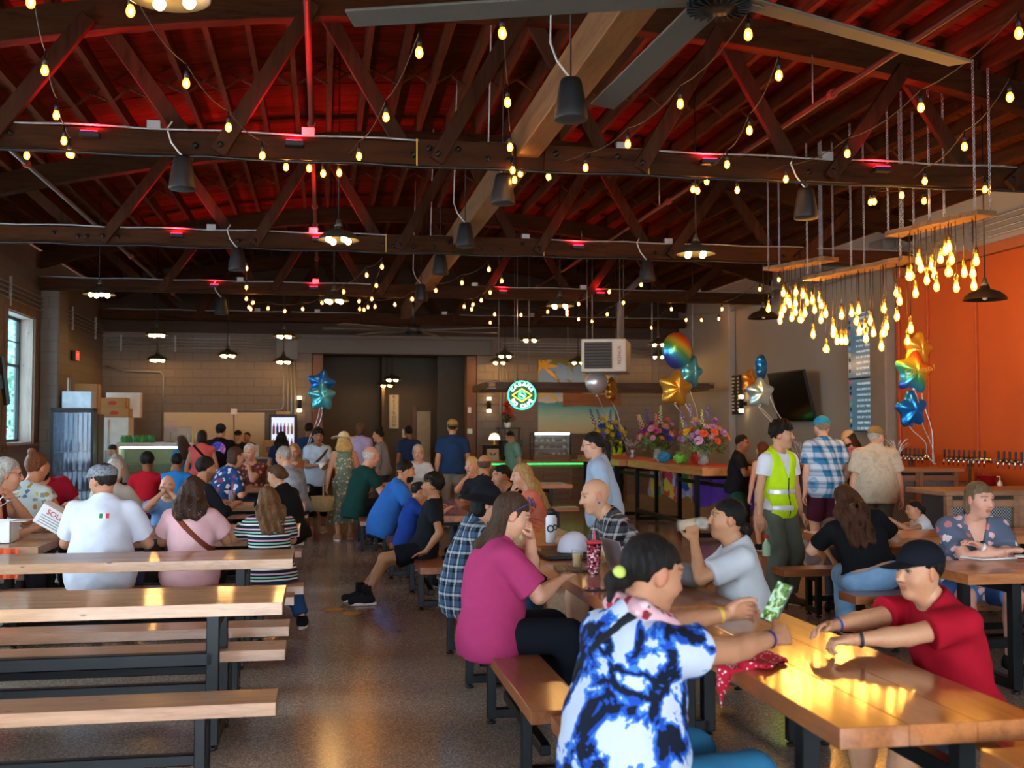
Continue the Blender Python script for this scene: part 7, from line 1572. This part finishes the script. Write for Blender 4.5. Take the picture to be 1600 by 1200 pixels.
PP('girl with dark ponytail and white top at the leaning woman\'s table',1428,797,9.25,-80,smin_=1.1,lean=10,bend=12,top=T('#d8dade',slv=.3),bottom=T('#5a6a8a'),skin=TAN,hair=('pony','#17110e',.003),lod=1,hands=((.1,.36,.80),(-.1,.36,.80)),fem=True)
PP('small child bending forward beside the leaning woman',1318,797,9.2,205,smin_=1.0,lean=24,bend=20,top=T('#6a5a5a',slv=.5),bottom=T('#4a4a55'),skin=TAN,hair=('short','#1c140f'),lod=1,hands=((.1,.3,.45),(-.1,.3,.45)))
# ---- left tables, near
def x_flag(root, k):
    c = k['che']+k['Ru'][:,2]*.06-k['Ru'][:,1]*(.108*k['s']*k['g']+.026); 
    for i,col in enumerate(('#1f7a48','#e8e8e4','#c02838')): x0 = -.035+.024*i+.045; o = MB().box((x0,-.004,-.018),(x0+.023,.002,.018)).build('flag_patch',plain(col,.7),root,tuple(float(a) for a in c),Matrix([[float(v_) for v_ in r_] for r_ in k['Ru']]).to_euler())
TWEED = marble([(.3,'#4a5058'),(.5,'#7a8088'),(.7,'#9aa0a6')],60.,.5,'LINEAR')
PP('man in white shirt with flag patch and grey flat cap, back turned',166,752,8.95,2,lean=6,bend=8,top=T('#d6dcea',slv=.75,hem=.20,infl=.028,fold=.006,loose=1),bottom=T('#4a4862'),skin='#c08c6c',g=1.22,hair=('short','#2c2420'),hat=('flat',TWEED),lod=0,hands=((.20,.42,.80),(-.16,.34,.92)),hy=-48,extras=x_flag)
PP('woman in pale pink blouse with brown cross-body strap, back turned',302,768,8.98,4,lean=4,bend=4,top=T('#dfb0b4',slv=.6,hem=.14,infl=.022,fold=.004,flare=.012),bottom=T('#1c2233'),skin=TAN,g=1.18,fem=True,hair=('wavy','#3f2a20',.009,50.,.16),lod=0,hands=TB,hy=14,extras=strap((.68,0,.70),.02,.021,'#7a3a28',.030))
PP('woman in striped T-shirt with long tawny hair, back turned',418,782,8.98,-14,lean=8,bend=6,top=T(stripes(['#1a1c24','#1a1c24','#d8dcdc','#1a1c24','#86c0a0','#1a1c24','#d0a8c0'],.085),slv=.62,hem=.12,infl=.018),bottom=T('#274a78',infl=.018),skin=TAN,g=1.2,fem=True,hair=('wavy','#6a4a2e',.008,50.,.26),lod=0,hands=((.14,.42,.80),(-.16,.46,.80)),hy=-14,feet=((.30,.18,.09),(-.05,.40,.09)),shoes='#17181c')
t = empty('paper_carton',wp(PEOPLE[-3][0],(-.42,.30,.93)),label='white paper carton marked SOLD held by the man in the flat cap',cat='carton',rot=(.35,.55,.15)); MB().box((-.13,-.05,-.09),(.13,.05,.09),.004).build('box',WHITE,t); text('print','SOLD',.062,.001,plain('#b02838'),t,(0,-.053,.045),UP); 
for i in range(4): MB().box((-.10,-.052,.0-.022*i),(.06+.01*(i%2),-.0505,.008-.022*i)).build('text_line',plain('#8a94a0'),t)
PP('bald man in light blue shirt with hands clasped before his mouth',262,764,11.2,176,lean=6,bend=6,top=T('#7aa6dc',slv=.7,hem=.14,loose=1),bottom=T('#3a3a44'),skin=FAIR,g=1.12,hair=('bald','#3a2a20'),lod=1,hands=((.03,.26,1.02),(-.03,.26,1.02)),curl=(.8,.8),pn=((-1,0,0),(1,0,0)),elb=((.8,.5,-.8),(-.8,.5,-.8)))
PP('dark-haired bearded man in black leaning on the table with the iced drink',322,732,12.35,48,lean=14,bend=12,top=T('#20242a',slv=1.4),bottom=T('#2a2c34'),skin=TAN,hair=('short','#1a1410'),beard=('stubble','#1a1410'),lod=1,hands=((.2,.50,.80),(-.1,.5,.80)))
PP('woman in black sweater with hair tied back, hand at her mouth',432,744,12.1,-58,lean=12,bend=12,top=T('#15171c',slv=1.9,infl=.024),bottom=T('#1c1f28'),skin=FAIR,g=1.12,fem=True,hair=('bun','#5a3f28',.003),lod=1,hands=((.16,.42,.80),(.02,.25,1.0)),curl=(.5,.9),pn=(None,(0,-1,.3)),elb=(None,(-.2,.9,-.9)))
# ---- far left
PP('long grey-haired man in maroon tank top and glasses at the left edge',14,731,9.75,74,lean=12,bend=8,top=T('#4a1824',slv=.0),bottom=T('#2a2a34'),skin='#cf9474',g=1.12,hair=('long','#b8b4aa',.003,60.,.14),glasses='eye',lod=1,hands=((.18,.42,.80),(.0,.27,1.06)),curl=(.5,.9),pn=(None,(0,-1,.3)),elb=(None,(-.3,.9,-.9)))
PP('woman in floral sleeveless top seen from behind at far left',58,727,11.2,26,lean=10,bend=8,top=T(floral('#c8d4d0',['#b89048','#5a7a90','#8a9a8a','#d0b070'],16.,.36),slv=.25),bottom=T('#4a5a6a'),skin='#cc906c',fem=True,g=1.1,hair=('topbun','#7a4a2c',.005),lod=1,hands=((.2,.46,.80),(-.14,.44,.80)))
PP('bald man with big black beard in red T-shirt leaning in',86,728,12.9,164,lean=16,bend=8,side=14,top=T('#9c1a30',slv=.7),bottom=T('#2a2c34'),skin='#cf987c',g=1.2,hair=('bald','#17120e'),beard=('full','#120e0c'),lod=1,hands=TB)
PP('white-haired person partly hidden behind the flat cap',180,735,12.3,16,top=T('#c8c0b4',slv=1.),bottom=T('#4a4a50'),skin=FAIR,hair=('bob','#d8d4cc',.004),lod=1,hands=TB)
PP('woman in grey sleeveless top bending beside the drinks fridge',176,703,19.6,-62,'stand',lean=14,bend=14,smin_=1.3,top=T('#a8a8a8',slv=.0),bottom=T('#3a3a40'),skin=TAN,fem=True,hair=('short','#2a211c'),lod=2,hp=-25,hands=((.1,.4,.95),(-.1,.4,.95)))
# ---- left rows, farther
PP('boy in red T-shirt from behind at the back left table',230,722,15.85,0,top=T('#b01828',slv=.62),bottom=T('#24304a'),skin=BRN,hair=('curly','#14100d',.006),lod=2,hands=TB)
PP('person in bright blue T-shirt from behind at the back left table',277,722,15.85,4,top=T('#2a7ac0',slv=.62),bottom=T('#24304a'),skin=BRN,g=1.12,hair=('short','#14100d'),lod=2,hands=TB)
PP('woman in navy floral shirt with short brown hair at the back left table',369,712,15.9,52,lean=14,bend=14,top=T(floral('#22406e',['#c8d0e0','#3a6aa8','#8a3a50','#e0d8e0'],13.,.40),slv=.9),bottom=T('#24304a'),skin=FAIR,fem=True,g=1.15,hair=('bob','#4a3426',.004),lod=2,hands=TB)
PP('white-haired man in patterned shirt resting chin on hand',389,700,17.75,206,lean=10,bend=10,top=T(floral('#6a2a34',['#c88a4a','#4a6a4a'],14.,.4),slv=.6),bottom=T('#3a3a44'),skin=FAIR,hair=('short','#dcd8d0'),lod=2,hands=((.16,.4,.8),(.0,.24,1.03)),elb=(None,(-.2,.9,-.9)))
PP('grey-haired man in grey tie-dye T-shirt seen from behind',441,706,15.85,-50,lean=12,bend=14,top=T(marble([(.3,'#6a7484'),(.6,'#a0aab4')],5.,1.,'LINEAR'),slv=.8),bottom=T('#3a3f48'),skin=FAIR,g=1.15,hair=('short','#a8a49c'),lod=2,hands=TB)
PP('blonde woman with sunglasses on her head at the back left table',459,706,17.75,188,top=T('#b0603a',slv=.3),bottom=T('#3a3f48'),skin=FAIR,fem=True,hair=('long','#b8925c',.003),glasses=None,lod=2,hands=TB)
# ---- standing in the aisle and queue
DRESS = floral('#6a7a66',['#d89a7a','#c8b070','#8a6a98','#4a8a8a','#d8b8a0'],26.,.42)
ps = PP('woman in straw hat and long floral dress walking away down the aisle',537,688,16.3,-6,'stand',top=T(DRESS,slv=.0,hem=.05),bottom=T(DRESS,leg=.4,skirt=.24),shoes='#a8765a',skin='#cc926e',fem=True,hair=('long','#c8a060',.003,60.,.12),hat=('straw','#d8c49a'),lod=1,g=1.05,feet=((.10,.10,.085),(-.10,-.12,.085)))
h_ = wp(ps,(-.30,.05,.62)); t = empty('straw_bag',h_,label='woven straw bag hanging at the hat wearer\'s left side',cat='bag'); MB().lathe([(.10,-.2),(.15,-.19),(.18,0),(.185,.02),(.175,.0),(.14,-.18)],18,cap1=False).build('body',plain('#c8ac74',.8,0,.15,scale=40.),t); MB().tube([(.0,-.17,0),(.0,-.12,.14),(0,0,.2),(0,.12,.14),(0,.17,0)],.012,6).build('handle',plain('#b8a880',.7),t)
def x_plate(root, k): pass
po = PP('smiling woman in pale T-shirt and black leggings holding a plate',497,682,17.3,168,'stand',top=T('#a8bccc',slv=.6,hem=.16,infl=.025,loose=1),bottom=T('#15171e',leg=1.55),shoes='#b88a74',skin='#8f5f42',fem=True,hair=('curly','#1c1410',.006,75.),lod=1,hands=((.05,.33,1.06),(-.08,.33,1.04)),extras=strap((.72,0,.68),-.03,.02,'#4a3828',.035))
h_ = wp(po,(.0,.40,1.09)); t = empty('paper_plate',h_,label='paper plate with napkin held by the smiling woman',cat='plate'); MB().lathe([(.07,0),(.11,.015),(.112,.018),(.068,.004)],16).build('plate',WHITE,t); MB().add([(-.06,-.06,.02),(.06,-.08,.015),(.05,.03,.02),(-.02,-.12,-.08)],[(0,1,2),(0,3,1)]).build('napkin',WHITE,t)
def x_print(root, k):
    c = k['che']-k['Ru'][:,1]*(.108*k['s']*k['g']+.03); MB().lathe([(.13,0),(.13,.003)],20,M=Matrix.Translation([float(a) for a in c])@Matrix.Rotation(hp,4,'X')).build('back_print',marble([(0,'#3a4ad0'),(.42,'#4a68e0'),(.5,'#d070c0'),(.6,'#e8e0f0'),(.7,'#2a2ab0')],9.),root)
Q_ = [('man in black T-shirt with round purple back print, in the food queue',345,674,19.5,6,dict(top=T('#16161a',slv=.7,infl=.025,loose=1),bottom=T('#1c1e24'),skin=TAN,g=1.12,hair=('short','#14100d'),hat=('capback','#26262a'),extras=x_print)),
('woman in coral tank top with black strap in the food queue',316,683,18.6,-4,dict(top=T('#d8605c',slv=.1,infl=.02),bottom=T('#b8b0a8',leg=.5),skin=TAN,fem=True,g=1.12,hair=('bob','#241814',.006),extras=strap((.72,0,.68),.03,.02,'#17181c',.032))),
('long-haired woman in bright blue T-shirt by the display case',283,690,19.7,-42,dict(top=T('#2f86cc',slv=.6),bottom=T('#2c3a50'),skin=FAIR,fem=True,hair=('long','#4a382c',.003,60.,.3))),
('woman with very long black hair and navy top in the queue',440,684,19.8,2,dict(top=T('#1f2c50',slv=.6),bottom=T('#1c1f28'),skin=TAN,fem=True,hair=('long','#14100e',.004,60.,.36))),
('man in navy T-shirt with short black hair beyond the smiling woman',483,671,20.6,6,dict(top=T('#24385c',slv=.65),bottom=T('#24262e'),skin=BRN,g=1.1,hair=('short','#14100d'))),
('man in lavender shirt with shaved head in the lobby queue',563,671,20.4,22,dict(top=T('#b4a8cc',slv=.9,infl=.025,loose=1),bottom=T('#3a3a48'),skin=DRK,g=1.08,hair=('bald','#14100d'))),
('woman in grey top with high bun looking down in the lobby queue',591,680,19.6,-66,dict(top=T('#8a8684',slv=1.5),bottom=T('#4a4a50'),skin=TAN,fem=True,hair=('topbun','#17120f',.004))),
('young man in navy T-shirt at the lobby entrance',638,675,20.8,-12,dict(top=T('#25365a',slv=.65),bottom=T('#24262e'),skin=BRN,hair=('short','#14100d'))),
('broad man in navy T-shirt and tan cap standing with back turned',707,668,18.2,2,dict(top=T('#22395c',slv=.7,infl=.022),bottom=T('#8a8478'),skin=TAN,g=1.14,hair=('short','#3a2a20'),hat=('capback','#a8854a'),lod=1)),
('staff member in dark cap behind the service counter, at left',372,681,24.7,176,dict(top=T('#24302c',slv=.6),bottom=T('#202024'),skin=FAIR,hair=('short','#17120f'),hat=('cap','#1c1c20'))),
('staff member with dark tied hair in green behind the counter, at right',386,683,25.45,200,dict(top=T('#1f4a3a',slv=.6),bottom=T('#202024'),skin=TAN,fem=True,hair=('bun','#17120f'))),
('smiling man in sage green shirt and glasses behind the coffee bar',797,682,22.1,-112,dict(top=T('#6f9a88',slv=.8,infl=.03,loose=1),bottom=T('#2a2c34'),skin='#cf9c78',hair=('short','#17130f'),glasses='eye',hp=-20,lod=1)),
('volunteer in yellow vest half hidden behind the flowers',962,678,22.72,178,dict(top=T('#1f2024',slv=.7,over=cloth('#c6ee1e')),bottom=T('#2a2c34'),skin=FAIR,fem=True,hair=('bob','#6a4a30',.006)))]
for l,u,v,Y,h,kw in Q_:
    kw.setdefault('lod',2); PP(l,u,v,Y,h,'stand',**kw)
print('TRIS',sum(len(o.data.polygons) for o in COL.objects if o.type == 'MESH')*2, len(COL.objects))
